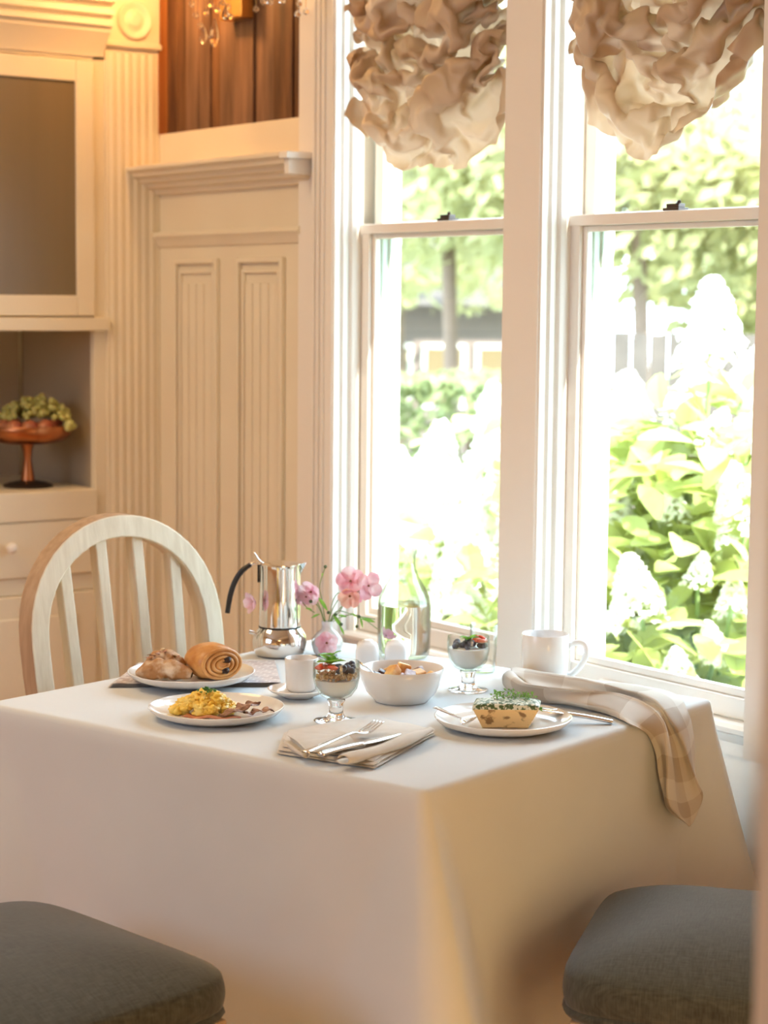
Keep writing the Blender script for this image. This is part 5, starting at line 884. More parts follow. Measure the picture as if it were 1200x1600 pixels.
35,-11,10,-20,10,2,-15,-4,-2,18,-2,-18,-9,8,-6,-9,-5,-6,-5,-5,-1,10,-15,-4,8,9,-9,-11,-3,6,7,1,-6,6,0,1,-2,-5,-1,19,7,-25,2,6,15,
37,-9,1,-17,11,9,-1,-15,-3,6,-5,11,-7,2,-1,-4,-11,-6,-11,-2,-13,-10,-9,-5,-11,12,-5,-2,-8,-1,1,6,-2,-4,1,0,5,12,12,18,-7,-25,-10,8,12,
41,-3,1,-12,-16,7,13,3,-18,11,-4,1,15,-4,-15,-26,2,-7,-9,-9,1,-13,-20,-13,-2,-5,0,3,-3,-4,-5,2,3,-3,-5,9,2,25,9,16,0,-24,-8,-1,15,
-136,-8,-2,7,-4,7,1,-6,-5,1,16,15,-9,-9,-2,-7,9,5,-10,10,-7,1,-11,2,2,3,-2,1,3,0,-1,-4,-2,-6,0,7,4,-4,-6,2,-1,4,-6,-4,5,
-167,-4,-1,8,9,-9,1,-4,-6,3,21,8,1,-13,-8,8,-4,3,5,-4,7,-13,-12,0,6,1,-2,0,1,1,2,-4,-4,5,0,2,1,-4,-10,2,-1,7,-2,-5,6,
-194,2,5,-2,9,-3,-5,-5,-4,12,18,7,-5,-8,5,-5,-9,1,7,2,0,-11,-17,3,-4,12,-3,-1,2,6,10,8,-2,-3,-3,-8,-1,-5,-10,-4,-1,8,1,3,0,
-222,4,4,2,3,0,-3,-6,23,10,-4,8,-7,-5,-3,2,-5,-5,2,2,-1,-8,-9,-8,6,3,-1,-1,1,15,6,1,-1,-4,-2,3,-9,-10,-1,-9,-4,6,10,2,10,
-241,0,-1,2,4,0,2,15,16,-1,-2,-5,-2,-7,1,-3,6,2,-15,1,0,-10,-9,8,2,-8,14,0,-9,10,3,3,6,4,-4,-13,-6,4,-9,-8,-4,13,11,6,2,
-270,0,2,6,2,-2,4,22,18,1,-17,-5,1,4,-10,4,-1,2,-11,-6,-2,-4,-6,2,4,0,6,2,-4,3,4,1,9,8,-1,-3,-3,-13,-12,10,-3,3,14,-7,4,
-281,-14,-1,8,1,10,11,15,7,-2,-5,-18,2,4,2,-6,12,-12,-4,-10,-6,6,-13,10,-2,-5,13,3,0,7,-3,-2,5,12,-1,-4,1,-5,-6,4,0,-9,11,-5,1,
-308,8,-8,-4,5,21,13,8,-1,-4,-8,-1,-13,5,2,15,-9,-9,-13,-6,-3,10,11,-9,2,-13,5,5,10,-5,-8,9,10,0,9,-7,-6,-6,8,-2,-4,1,-5,-2,5,
-334,6,5,2,13,3,3,15,8,-3,-18,-9,9,5,-5,-1,5,-6,-15,-4,-12,14,4,5,-6,4,-5,-4,10,8,-8,10,14,-15,7,8,-21,0,-1,-9,3,-4,3,0,8,
-357,6,5,6,7,7,3,14,17,-7,-4,-9,-8,3,7,-2,16,-10,-9,3,-20,-12,1,9,6,-2,9,-15,8,11,-2,0,13,7,-15,0,-5,-2,-8,-13,2,-6,5,8,5,
-373,0,9,2,9,-2,17,12,11,2,0,-11,-10,-6,12,-2,11,5,12,-8,-8,-17,-24,11,3,-3,0,6,0,-7,10,3,12,-3,-9,1,3,-13,4,-4,-17,8,2,5,-4,
-394,15,6,6,15,-2,8,1,1,1,5,-3,9,9,-17,-4,5,7,17,-9,-7,-19,-20,1,-1,-2,5,4,0,6,-2,2,5,-5,-1,-2,3,2,3,2,-8,-12,9,11,12,
-397,-2,10,4,2,12,-2,1,3,-2,4,2,12,6,1,-12,8,7,2,-7,-6,-8,-10,-13,-2,-1,9,-1,-5,2,2,-7,4,1,8,-1,0,8,3,2,-9,-6,-14,16,21,
-387,-9,-18,3,25,13,-13,8,-17,2,10,18,-11,-1,12,-4,-4,3,1,-3,-1,-9,-8,-13,6,-2,-2,-9,2,1,9,-3,-8,9,5,1,6,6,5,14,-19,-16,-6,14,19,
-383,-18,-9,-1,5,7,16,-7,-6,-14,9,18,2,1,-6,-9,-1,-1,-2,3,-4,7,-18,-12,-3,-2,9,3,-7,-12,12,0,1,-7,20,-8,11,30,0,-12,9,4,-10,-9,1,
-372,-10,-9,-4,1,-5,-9,4,-3,-7,-1,1,2,4,-5,-3,-6,5,-11,9,8,-10,5,9,-11,-3,-6,-12,3,-2,-5,9,0,-8,20,13,11,0,16,-16,5,1,5,-14,-15,
-386,-16,-6,-3,-2,-5,-9,-5,5,-1,-8,12,-13,1,0,5,-5,-5,9,-9,6,6,9,14,3,-17,-22,-8,-9,-1,-2,-2,6,14,14,16,18,-4,-9,-6,3,5,2,-14,-1,
-414,1,8,-17,2,-12,-5,-15,17,7,-1,-19,2,-7,-2,-2,7,-13,12,1,-3,3,6,12,-1,-12,-14,-18,-7,8,-7,6,0,23,17,5,12,1,-2,-2,12,6,8,-11,6,
-440,1,7,4,-2,4,-12,-8,-3,-6,7,-13,-11,3,-7,6,12,5,-10,-5,2,3,11,-6,2,-10,-5,6,-3,-31,1,-7,12,19,13,7,3,3,10,7,12,15,5,0,-14,
-429,-1,-2,-9,-11,-3,-4,1,-19,7,6,-26,-9,6,3,6,6,-6,-6,10,-1,5,-1,1,11,5,-23,3,19,-24,-21,-13,7,12,15,6,17,17,12,5,4,7,-9,-4,8,
-413,-10,-17,0,7,-11,-17,-13,13,-9,-22,-13,12,-24,3,4,8,22,-17,-2,13,-10,10,10,-6,19,7,-14,4,-7,-19,-16,-18,15,9,15,20,15,14,11,2,-3,5,7,-17,
-408,-15,0,-15,-12,-2,3,-26,-10,0,1,-24,13,-10,11,1,-3,12,4,-13,3,-8,19,-3,-3,-2,9,4,-5,1,-4,-10,-10,-17,8,15,24,22,2,11,3,-5,8,-1,-5,
-423,2,-14,-23,12,-2,-2,-21,-3,-15,-12,18,9,-3,-3,11,-6,-4,-24,-7,3,3,8,-9,4,3,-9,3,3,2,4,3,0,-3,-8,19,4,5,15,9,8,3,-7,7,-16,
-454,13,-7,-9,-9,-8,-2,1,-7,-7,6,14,-16,6,11,-19,-3,-3,-13,-5,13,-10,-5,-5,-6,5,-14,1,8,1,1,-3,5,-4,21,0,-1,25,17,-4,0,2,4,-3,13,
-461,16,-1,-24,-24,-5,-2,-6,-1,7,3,4,14,-9,-8,-12,5,-13,-7,0,0,1,-13,-10,4,1,-10,-7,7,5,1,6,0,15,-3,13,11,29,5,8,-14,-4,0,10,28,
-477,27,1,-28,-18,-11,-11,-11,9,8,1,-4,2,-1,-4,2,-15,-5,-9,-3,0,15,-2,-8,-4,-13,-1,-17,7,3,12,0,7,4,10,11,18,15,-1,1,26,-5,-15,22,17,
-484,27,-6,-3,-16,-21,-17,-19,6,14,5,-26,0,-2,-1,-1,5,11,3,-1,-1,-7,4,0,-6,-1,-32,-11,5,13,10,10,6,10,5,-11,5,7,9,13,24,11,-8,15,22,
-477,10,9,-4,-29,-8,-6,-18,-18,14,-6,-14,-17,-7,3,4,12,-3,17,-1,8,14,8,-1,-1,-14,-20,-14,11,12,5,7,1,10,-28,5,6,9,15,1,26,24,8,10,8,
-465,-12,5,-3,1,-9,-15,-19,-19,3,-6,-20,-3,-6,-20,4,5,13,4,7,4,8,17,12,1,-7,-8,-3,1,13,-3,11,0,-13,-22,-1,2,10,25,6,22,14,7,13,25,
-489,11,-12,6,-2,-6,-9,-21,-23,-6,-6,5,-11,-7,-20,-7,13,2,10,18,5,-6,16,-3,4,-4,-16,9,-4,24,15,-4,-15,-18,-12,-10,16,15,12,11,27,11,4,17,22,
-492,0,-4,-2,-13,-6,-13,-7,-8,-11,-10,-9,-9,-14,-3,19,10,-6,3,13,-8,10,6,-12,6,-2,-8,0,-5,18,10,-1,-4,-14,-13,0,8,11,16,12,23,13,7,9,15,
-505,-9,0,15,-1,-16,3,-11,-32,-14,-16,-7,-5,-3,17,20,1,-1,-23,15,-7,0,3,-3,-2,2,-10,-2,1,13,2,-3,9,-8,-12,-13,10,19,12,12,24,16,9,6,15,
-513,-14,13,7,-7,8,-13,-23,-22,-11,-9,-19,-15,-1,19,13,-5,3,-16,8,-5,2,16,5,3,-11,-7,-17,3,-2,7,3,6,-1,4,-12,12,31,10,11,15,22,11,12,-10,
-536,8,3,5,-9,2,-17,-19,-13,-15,-9,-19,-8,1,15,-3,2,6,14,-10,-3,-15,15,3,4,-17,8,-3,-15,-3,4,0,10,24,-7,10,12,24,-4,13,24,17,12,6,-17,
-519,-18,-11,5,-2,-2,-13,-22,-16,-12,-15,-17,-6,13,3,8,4,0,2,-6,-4,-3,9,2,6,-7,-13,14,-8,15,1,5,-13,22,20,8,9,12,2,7,22,12,4,8,-24,
-509,-29,-15,-15,-5,-1,-1,-31,-4,-10,-6,-2,-17,8,-13,-1,3,17,-13,14,2,-4,-3,-9,6,-2,-10,11,1,5,20,3,9,2,21,16,1,5,-4,4,13,13,5,12,1,
-531,-12,-7,-7,-23,17,-18,-14,-9,-13,-3,-7,-4,10,-11,0,-12,-6,-1,6,-3,9,-21,-9,1,3,2,9,0,10,18,5,18,13,14,9,-5,-6,10,4,18,15,6,18,-2,
-531,1,-6,-5,-11,2,-14,-22,0,-17,10,-15,-7,1,-9,-7,-12,-15,-18,11,18,-18,23,-14,-15,4,-13,16,-7,15,23,15,-1,17,13,9,-13,2,4,10,17,25,-2,17,9,
-503,-11,-17,-1,3,-9,-13,-14,-21,-5,11,-14,-2,-1,-17,-25,-17,-2,2,8,3,0,-13,3,12,-6,-12,14,-7,7,11,-10,15,6,14,6,15,14,0,10,12,15,11,-8,14,
-509,-4,-16,4,-10,-12,-4,-5,-29,-18,1,10,-3,-14,-9,-23,-20,12,11,9,-3,-22,6,-10,-3,5,16,-1,2,-4,-5,-3,-4,5,18,2,13,18,8,7,17,16,-3,12,-5,
-544,11,5,-21,-9,-6,-6,-9,-4,-8,-13,-8,4,-6,-15,-21,-10,-6,10,1,5,-15,-13,2,1,3,9,4,-1,-13,-3,7,-10,10,19,11,21,0,11,6,20,14,15,-8,5,
-546,-11,11,-6,-24,-15,9,-11,-21,0,-3,-12,-7,-5,1,-12,-23,-7,7,-2,-1,-4,-8,8,8,6,-6,-4,2,-12,4,-1,2,18,20,17,6,24,2,14,-8,6,15,-7,19,
-559,14,-22,-1,-16,-12,-11,-1,-17,-11,-3,-12,6,-9,-7,-14,-11,-10,-7,-2,0,10,-8,6,8,0,-2,-6,-9,-2,16,14,8,14,13,14,19,-2,18,4,-5,16,13,-4,-7,
-568,2,-7,-13,-19,-1,-4,-23,-13,-5,-7,-12,-4,-5,4,4,-17,-5,-4,-4,1,-5,-7,-1,-7,6,1,13,-12,-3,21,11,16,18,1,12,9,15,2,11,15,3,13,-3,-8,
-592,3,1,-6,-26,-9,0,-12,-22,-11,-12,-9,-6,-4,6,13,20,-7,-10,-20,-14,-10,-2,-1,-11,1,11,6,15,-13,24,18,10,1,9,3,23,13,9,6,0,3,-1,14,-10,
-593,-23,-1,-7,-10,-4,1,-13,-16,-9,-23,-23,-7,3,21,15,11,1,3,-14,-12,-6,-21,4,-12,-17,17,-2,8,9,20,7,-1,17,2,3,15,24,5,4,4,7,4,-7,-9,
-592,-19,-19,7,-23,-14,3,-6,-15,-7,-9,-12,-26,23,11,3,-3,11,-13,-2,-3,-6,-13,-10,-8,-15,17,-10,12,-2,15,8,9,12,6,4,8,20,11,6,12,2,-2,-13,-6,
-591,-13,-7,-18,-17,-18,-13,24,1,-12,-14,-24,-25,10,18,-10,-7,5,-10,-7,3,-6,-5,-11,-15,-4,-2,9,-6,5,15,5,14,15,13,-8,13,18,11,14,12,19,7,-22,-9,
-598,-11,-15,13,-20,-19,-17,3,13,-11,-21,-9,-17,-14,19,8,-16,-5,-20,4,-3,-2,-17,-7,-6,-19,7,15,11,-8,10,17,19,17,12,3,-10,25,14,14,18,27,-8,-5,-21,
-624,10,-7,-4,-8,-14,-17,-14,24,-2,-22,-2,-14,-8,-1,12,-10,-18,-16,-17,-2,5,0,-17,-7,8,2,0,15,4,10,7,15,20,17,-8,0,28,15,15,18,-2,-2,-7,-6,
-638,0,-12,0,-6,-5,-14,10,-10,-1,-11,-10,-9,-10,4,4,-9,-10,-25,-16,-6,7,0,9,6,-1,1,10,9,-11,16,-10,12,32,10,10,-15,23,12,12,19,3,7,-9,3,
-660,26,-3,-25,-17,-4,-9,17,-17,-9,-4,-15,-3,-7,5,0,-9,-8,-20,-18,-5,-5,8,6,8,15,-8,7,-3,10,5,0,10,15,10,9,7,11,1,14,21,0,11,3,12,
-657,7,8,-23,-30,9,-1,-17,-16,-3,-10,-9,-9,3,5,-5,-9,-10,-10,-22,11,-9,-4,9,12,8,-11,-1,6,8,14,7,0,8,11,8,14,22,-12,14,27,4,15,-4,9,
-650,5,18,-26,-19,-5,-11,-23,-22,-3,-15,-8,-22,5,8,-7,-3,-5,-16,-10,3,-4,-2,8,14,5,-17,8,13,6,3,12,3,8,1,4,15,25,14,17,18,18,10,-1,-25,
-645,-5,-5,-6,-13,-5,1,-31,-22,-14,-8,-18,-23,-3,6,-3,-10,-3,-8,-10,-1,14,-9,5,4,12,0,-9,20,-2,19,4,1,-5,11,23,19,17,8,13,16,24,13,-7,-18,
-667,23,-8,-24,-16,-8,-3,-2,-15,-9,-6,-21,-18,-15,-26,-3,-1,-13,-6,2,-3,0,6,4,6,3,-4,2,5,20,4,3,8,25,17,14,12,11,16,19,5,10,11,-3,-18,
-672,1,-6,-6,-19,-12,-4,-12,-12,-9,-9,0,-19,-15,-25,-13,2,-2,-3,-15,17,-6,-4,-7,-4,15,7,0,11,8,16,11,12,18,4,16,13,13,27,9,14,4,-3,-6,-14,
-705,14,5,-9,-24,-16,-3,-15,-12,-9,-8,6,-21,-3,-4,-31,-18,-2,4,11,-1,-2,-16,-12,7,8,8,1,5,11,13,7,19,21,16,-1,12,28,13,11,16,3,-4,-7,-18,
-693,-12,23,-11,-17,-20,5,-21,-15,-7,-13,-28,-6,-9,-6,-10,-10,-15,16,-11,-6,-6,7,-3,10,8,1,5,-14,3,17,10,14,18,20,3,13,23,14,14,19,11,-11,-1,-21,
-711,11,7,8,-35,-8,-12,-17,-14,-11,-12,-23,-13,-18,-5,-15,-8,0,-2,-1,-6,5,12,-24,7,9,5,2,2,10,-3,8,13,23,22,10,11,28,10,17,29,25,-4,-23,-24,
-723,6,6,-7,-19,-15,-12,-15,-14,-11,-13,-14,-18,-8,-12,-16,-9,-8,-5,9,1,-3,8,-18,-4,18,14,0,1,5,28,8,6,13,6,9,26,23,19,17,23,13,-1,-14,-21,
-748,5,4,-2,-23,-9,-11,-21,-12,-5,-10,-24,-12,4,-11,-21,-5,-9,-11,5,-7,-3,7,7,0,-9,15,9,12,22,-6,11,11,11,12,15,22,23,22,8,7,23,-4,-12,-20,
-776,5,2,1,-20,-5,-11,-19,-16,-10,-13,-4,-20,0,-9,-15,-11,-3,-3,-15,0,4,0,2,10,-5,24,16,11,5,3,-6,15,29,11,11,18,24,9,1,25,8,-1,-13,-15,
-809,17,11,-14,-3,-18,-4,-22,-22,-7,-14,-12,-1,-12,-10,-2,-15,-8,-10,-5,-2,-1,2,5,2,17,26,-3,6,7,11,7,11,24,19,25,14,19,0,12,10,4,-7,-10,-16]
def refine(a, n, axis):      # cubic resampling that keeps the fold crests
    a = np.moveaxis(a, axis, 0); m = a.shape[0]; t = np.linspace(0, m-1, n); i = np.clip(t.astype(int), 0, m-2); u = (t-i)[:, None, None]
    p = [a[np.clip(i+k, 0, m-1)] for k in (-1, 0, 1, 2)]
    return np.moveaxis(.5*(2*p[1]+(p[2]-p[0])*u+(2*p[0]-5*p[1]+4*p[2]-p[3])*u*u+(3*p[1]-p[0]-3*p[2]+p[3])*u**3), 0, axis)
def shade(txt, loc, sc_, label, mirror=False, zs=1.0):
    g = unpack(txt)
    g = refine(refine(g, 190, 0), 134, 1)
    root = thing('balloon_shade', label, 'window shade', loc)
    mb = MB(); rows = []
    for r in g:
        row = [Vector((p[0]*sc_*(-1 if mirror else 1), p[1]*sc_*.9, p[2]*sc_*zs)) for p in r]
        rows.append(row)
    mb.grid(rows)
    o = mb.build('fabric', M['shade'], root, smooth=True)
    o.data.materials[0] = M['shade']
    MB().box((-.29, -.02, -.16), (.29, .035, -.11)).build('head_rail', M['trim'], root)
    return root
shade(SH1, (-3.515, 2.695, 2.545), .875, 'gathered beige fabric balloon shade over the left window')
shade(SH2, (-2.775, 2.695, 2.580), .868, 'gathered beige fabric balloon shade over the right window')

# ================================================================== TABLE AND CLOTH
TF = Vector((-2.2674, 1.7386, 0.7500)); TR = Vector((-2.5138, 2.5995, 0.7500)); TB = Vector((-3.4646, 2.3671, 0.7500)); TL = Vector((-3.2243, 1.4745, 0.7500))
tc_ = (TF+TR+TB+TL)/4
tab = thing('dining_table', 'square dining table hidden under the white cloth', 'table', (tc_.x, tc_.y, 0))
def inset(p, k): return tc_ + (p-tc_)*k
MB().prism([(inset(p, .985).x-tc_.x, inset(p, .985).y-tc_.y) for p in (TF, TR, TB, TL)], .715, .743).build('tabletop', M['white_oak'], tab)
for p in (TF, TR, TB, TL):
    q = inset(p, .82)-tc_; MB().prism([(q.x-.03, q.y-.03), (q.x+.03, q.y-.03), (q.x+.03, q.y+.03), (q.x-.03, q.y+.03)], 0, .715).build('leg', M['white_oak'], tab)
def build_cloth():
    P = [TL, TF, TR, TB]; cen = tc_
    # perimeter samples with rounded corners
    per = []; rad = .018; NS = 110
    for e in range(4):
        A, B = P[e], P[(e+1) % 4]; d = (B-A).normalized(); nrm = Vector((d.y, -d.x, 0)); L = (B-A).length
        C_, Dn = B, P[(e+2) % 4]; d2 = (Dn-B).normalized(); n2 = Vector((d2.y, -d2.x, 0))
        for i in range(NS):
            s = rad + (L-2*rad)*i/(NS-1)
            dist0 = s; dist1 = L-s
            per.append((A + d*s, nrm.copy(), e, s, L))
        # corner arc between this edge and the next
        for i in range(1, 8):
            a = i/8; nn = (nrm*(1-a)+n2*a).normalized()
            cc = B - d*rad + d2*rad
            off = rad/ max(.3, 1)
            per.append((B - d*rad - nrm*rad + nn*rad + (Vector((0, 0, 0))), nn, e, L-rad+a*.002, L))
    n = len(per)
    rows = []
    r = .010
    # top rings from the centre out
    for k in (0.0, .35, .7, .9, .96):
        rows.append([(cen.x+(p.x-cen.x)*k, cen.y+(p.y-cen.y)*k, TOP) for p, nn, e, s, L in per])
    for a in (0, .33, .66, 1):
        an = a*PI/2
        rows.append([(p.x - nn.x*r*(1-math.sin(an)), p.y - nn.y*r*(1-math.sin(an)), TOP - r*(1-math.cos(an))) for p, nn, e, s, L in per])
    ND = 60; DM = .70
    for j in range(1, ND+1):
        dd = DM*j/ND
        row = []
        for p, nn, e, s, L in per:
            o = .015*dd + .0
            # long soft folds
            o += (.018*math.sin(s*7.5+e*1.3+.6) + .013*math.sin(s*19+e*2.1+dd*1.5))*min(1, dd*1.7)*dd**.5*(1.0 if e != 1 else .7)
            tgl = Vector((0, 0, 0))
            for ci, (amp, sh) in enumerate(((.16, 0), (.10, 0), (.26, 0), (.16, 0))):
                # corner ci at start of edge ci ; distance along perimeter
                if e == ci: ds = s
                elif (e+1) % 4 == ci: ds = L-s
                else: continue
                wdt = .035+.26*dd
                gk = math.exp(-(ds/wdt)**2)
                o += amp*dd*gk - .35*amp*dd*math.exp(-((ds-1.9*wdt)/(.8*wdt))**2)
                if ci == 1:
                    nFR = (P[2]-P[1]).normalized(); tgl += Vector((nFR.y, -nFR.x, 0))*.13*dd*gk
            if e == 1:    # hollow where the stool corner presses in
                o -= .05*math.exp(-((s-.58)/.15)**2)*min(1, max(0, (dd-.12)/.18))
            o = max(o, .002)
            q = p + nn*o + tgl
            row.append((q.x, min(q.y, 2.692), TOP - r - dd))
        rows.append(row)
    mb = MB(); mb.grid(rows, True)
    o = mb.build('tablecloth', M['tablecloth'], smooth=True)
    uv = o.data.uv_layers.new(name='UVMap'); k = len(per)
    co = np.empty(len(o.data.vertices)*3); o.data.vertices.foreach_get('co', co); co = co.reshape(-1, 3)
    li = np.empty(len(o.data.loops), dtype=int); o.data.loops.foreach_get('vertex_index', li)
    a = .279; ux = co[:, 0]*math.cos(a)+co[:, 1]*math.sin(a); uy = -co[:, 0]*math.sin(a)+co[:, 1]*math.cos(a)
    u = ux + .0*uy; v = uy - (co[:, 2]-TOP)
    arr = np.stack([u[li], v[li]], 1).reshape(-1); uv.data.foreach_set('uv', arr)
    return o
tag(build_cloth(), 'white cotton tablecloth hanging to the floor over the table', 'tablecloth')

# ================================================================== SEATING
def dome_seat(root, a, b, z0, z1, h, seed):
    # a,b half sizes (local x,y); cushion with piped lower edge and domed top
    n = 96; rows = []
    def ring(k, z, p=7.0):
        out = []
        for i in range(n):
            t = 2*PI*i/n; c, s = math.cos(t), math.sin(t)
            r = (abs(c)**p + abs(s)**p)**(-1/p)
            out.append((a*k*r*c, b*k*r*s, z))
        return out
    rows.append(ring(.0, z0)); rows.append(ring(.985, z0))
    rows.append(ring(1.0, z0+.004)); rows.append(ring(1.012, z0+.010)); rows.append(ring(1.0, z0+.016)); rows.append(ring(.990, z0+.017))
    for i in range(8):
        t = i/7; rows.append(ring(1.0+.012*math.sin(t*PI), z0+.018+(z1-z0-.018)*t*.9))
    rows.append(ring(.985, z1))
    for i in range(1, 15):
        k = 1-i/14; rows.append([(x, y, z1 + h*(1-k**2.6)) for x, y, _ in ring(max(k*.985, .001), 0, 2.5+4.5*k)])
    return MB().grid(rows, True).build('cushion', M['seat'], root, smooth=True)
def stool(label, loc, rz, hx, hy):
    r = thing('upholstered_stool', label, 'stool', loc, rz)
    dome_seat(r, hx, hy, .425, .493, .055, 0)
    MB().box((-hx+.02, -hy+.02, .365), (hx-.02, hy-.02, .4245)).build('seat_frame', M['oak_side'], r, bevel=.004)
    for sx in (-1, 1):
        for sy in (-1, 1):
            MB().tube([(sx*(hx-.035), sy*(hy-.035), 0), (sx*(hx-.045), sy*(hy-.045), .365)], [.014, .021], 12).build('leg', M['oak_side'], r, smooth=True, auto=40)
    return r
stool('dark grey-green upholstered stool at the right, against the cloth and below the draped napkin', (-2.045, 2.195, 0), math.atan2(.614, .789), .25, .25)
stool('dark grey-green upholstered stool at the lower left, in front of the egg plate side', (-2.585, 1.190, 0), math.radians(9), .265, .265)

# Windsor-style chair behind the table
ch = thing('bow_back_chair', 'whitewashed wooden bow-back chair with flat spindles behind the table', 'chair')
CA = Vector((-3.4895, 1.7005, 0.6980)); CB = Vector((-3.5355, 2.1546, 0.6400))
cu = Vector((CB.x-CA.x, CB.y-CA.y, 0)).normalized(); cn = Vector((cu.y, -cu.x, 0))   # cn faces the viewer side
mid = Vector(((CA.x+CB.x)/2, (CA.y+CB.y)/2, 0))
rot = math.atan2(cu.y, cu.x)
ch.location = mid; ch.rotation_euler = (0, 0, rot)
lean = math.tan(math.radians(9))
def back_pt(x, z, d=0): return Vector((x, (z-.74)*lean + d, z))   # local: x along back, +y away from the seat
hw = 0.2282
def bow(hwid, zt, z0=.44, zs=.80):
    pts = []
    for i in range(7): t = i/6; pts.append((-hwid*(.86+.14*math.sin(t*PI/2)), z0+(zs-z0)*t))
    for i in range(1, 24): a = PI-PI*i/24; pts.append((hwid*math.cos(a), zs+(zt-zs)*math.sin(a)**.92 if math.sin(a) > 0 else zs))
    for i in range(7): t = 1-i/6; pts.append((hwid*(.86+.14*math.sin(t*PI/2)), z0+(zs-z0)*t))
    return pts
ow = bow(hw+.006, 1.034, .44, .79); iw = bow(hw-.036, .989, .44, .79)
T2 = .024
mb = MB(); rows = []
for (xo, zo), (xi, zi) in zip(ow, iw):
    rows.append([back_pt(xo, zo, -T2), back_pt(xi, zi, -T2), back_pt(xi, zi, T2), back_pt(xo, zo, T2)])
mb.grid(rows, True)
bo = mb.build('bow', [M['white_oak'], M['oak_side']], ch, smooth=True, auto=30, bevel=.003)
for p in bo.data.polygons:
    c = p.center
    if p.index % 4 == 3: p.material_index = 1
for i in range(4):
    x = -hw*.985 + 2*hw*(i+1)*.985/5
    zt = .79+(.998-.79)*max(0, 1-(x/(hw-.01))**2)**.5
    A = back_pt(x*.90, .455); B = back_pt(x*1.0, zt)
    m2 = MB(); ds = []
    for t in (0, .5, 1):
        p = A.lerp(B, t); w_ = .0135
        ds.append([(p.x-w_, p.y-.013, p.z), (p.x+w_, p.y-.013, p.z), (p.x+w_, p.y+.013, p.z), (p.x-w_, p.y+.013, p.z)])
    m2.grid(ds, True); m2.build('spindle', M['white_oak'], ch, bevel=.003)
sp = [( -.24, -.20), (.24, -.20), (.23, .06), (-.23, .06)]
MB().prism([(x*1.0, y-.10) for x, y in sp], .42, .452).build('seat', M['white_oak'], ch, bevel=.01)
for sx in (-1, 1):
    for (y, yy) in ((-.26, -.28), (-.10, -.04)):
        MB().tube([(sx*.24, yy, 0), (sx*.19, y, .42)], [.014, .019], 12).build('leg', M['white_oak'], ch, smooth=True, auto=40)

# ================================================================== TABLEWARE
def item(name, label, cat, xyz, group=None): return thing(name, label, cat, xyz, RZ, group)
def plate_mesh(root, R, z=0, irregular=.006, seed=1, rimname='plate_body'):
    prof = [(0, .002), (R*.55, .002), (R*.62, .0), (R*.72, .001), (R*.93, .010), (R*.995, .018), (R, .0205), (R*.985, .021), (R*.93, .0145), (R*.78, .0065), (R*.6, .005), (0, .005)]
    n = 72; rows = []
    for r, zz in prof:
        rows.append([((r*(1+irregular*noise.noise(Vector((math.cos(2*PI*i/n)*2+seed, math.sin(2*PI*i/n)*2, seed*3))))*math.cos(2*PI*i/n)), r*(1+irregular*noise.noise(Vector((math.cos(2*PI*i/n)*2+seed, math.sin(2*PI*i/n)*2, seed*3))))*math.sin(2*PI*i/n),
                      z+zz+(.001*noise.noise(Vector((math.cos(2*PI*i/n)*3+seed, math.sin(2*PI*i/n)*3, seed)))*(r/R)**3)) for i in range(n)])
    return MB().grid(rows, True).build(rimname, M['ceramic'], root, smooth=True, auto=60)
PZ = .0055
# newspapers
nw = [(-3.2198, 1.7258), (-3.0460, 1.9990), (-3.2503, 2.1176), (-3.3842, 1.8766)]
npc = Vector((sum(p[0] for p in nw)/4, sum(p[1] for p in nw)/4, 0))
npr = thing('newspaper', 'folded colour newspaper under the pastry plate', 'newspaper', (npc.x, npc.y, TOP))
random.seed(5)
for k in range(4):
    mb = MB(); rows = []; sh = random.uniform(-.004, .004); th = .0017
    for lv in (0, 1):
        for j in range(9):
            row = []
            for i in range(13):
                u, v = i/12, j/8
                p = Vector((0, 0))
                A = Vector(nw[0])*(1-u)+Vector(nw[1])*u; B = Vector(nw[3])*(1-u)+Vector(nw[2])*u
                q = A*(1-v)+B*v
                q = Vector((q.x-npc.x, q.y-npc.y))*(1-.012*k)+Vector((sh, sh*.5))
                edge = .0015*math.sin(u*9+k)*(v < .2)
                row.append((q.x, q.y, .0006+k*.0021+lv*th+edge*.5+.0008*(k+1)*.3*math.sin(u*5+k)))
            rows.append(row)
    mb.grid(rows[:9]); mb.grid(rows[9:])
    o = mb.build('page' if k < 3 else 'front_page', M['paper'] if k < 3 else M['print'], npr, smooth=True)
    uv = o.data.uv_layers.new(name='UVMap')
    for l in o.data.loops:
        c = o.data.vertices[l.vertex_index].co; uv.data[l.index].uv = (c.x*3+c.y*2, c.y*3-c.x*2)
NZ_ = TOP+.0095
# pastry plate
c0 = (-3.1486, 1.8642, 0.7600)
pp = item('dinner_plate', 'white stoneware plate holding two pastries, lying on the newspaper', 'plate', (c0[0], c0[1], NZ_))
plate_mesh(pp, .119, seed=1)
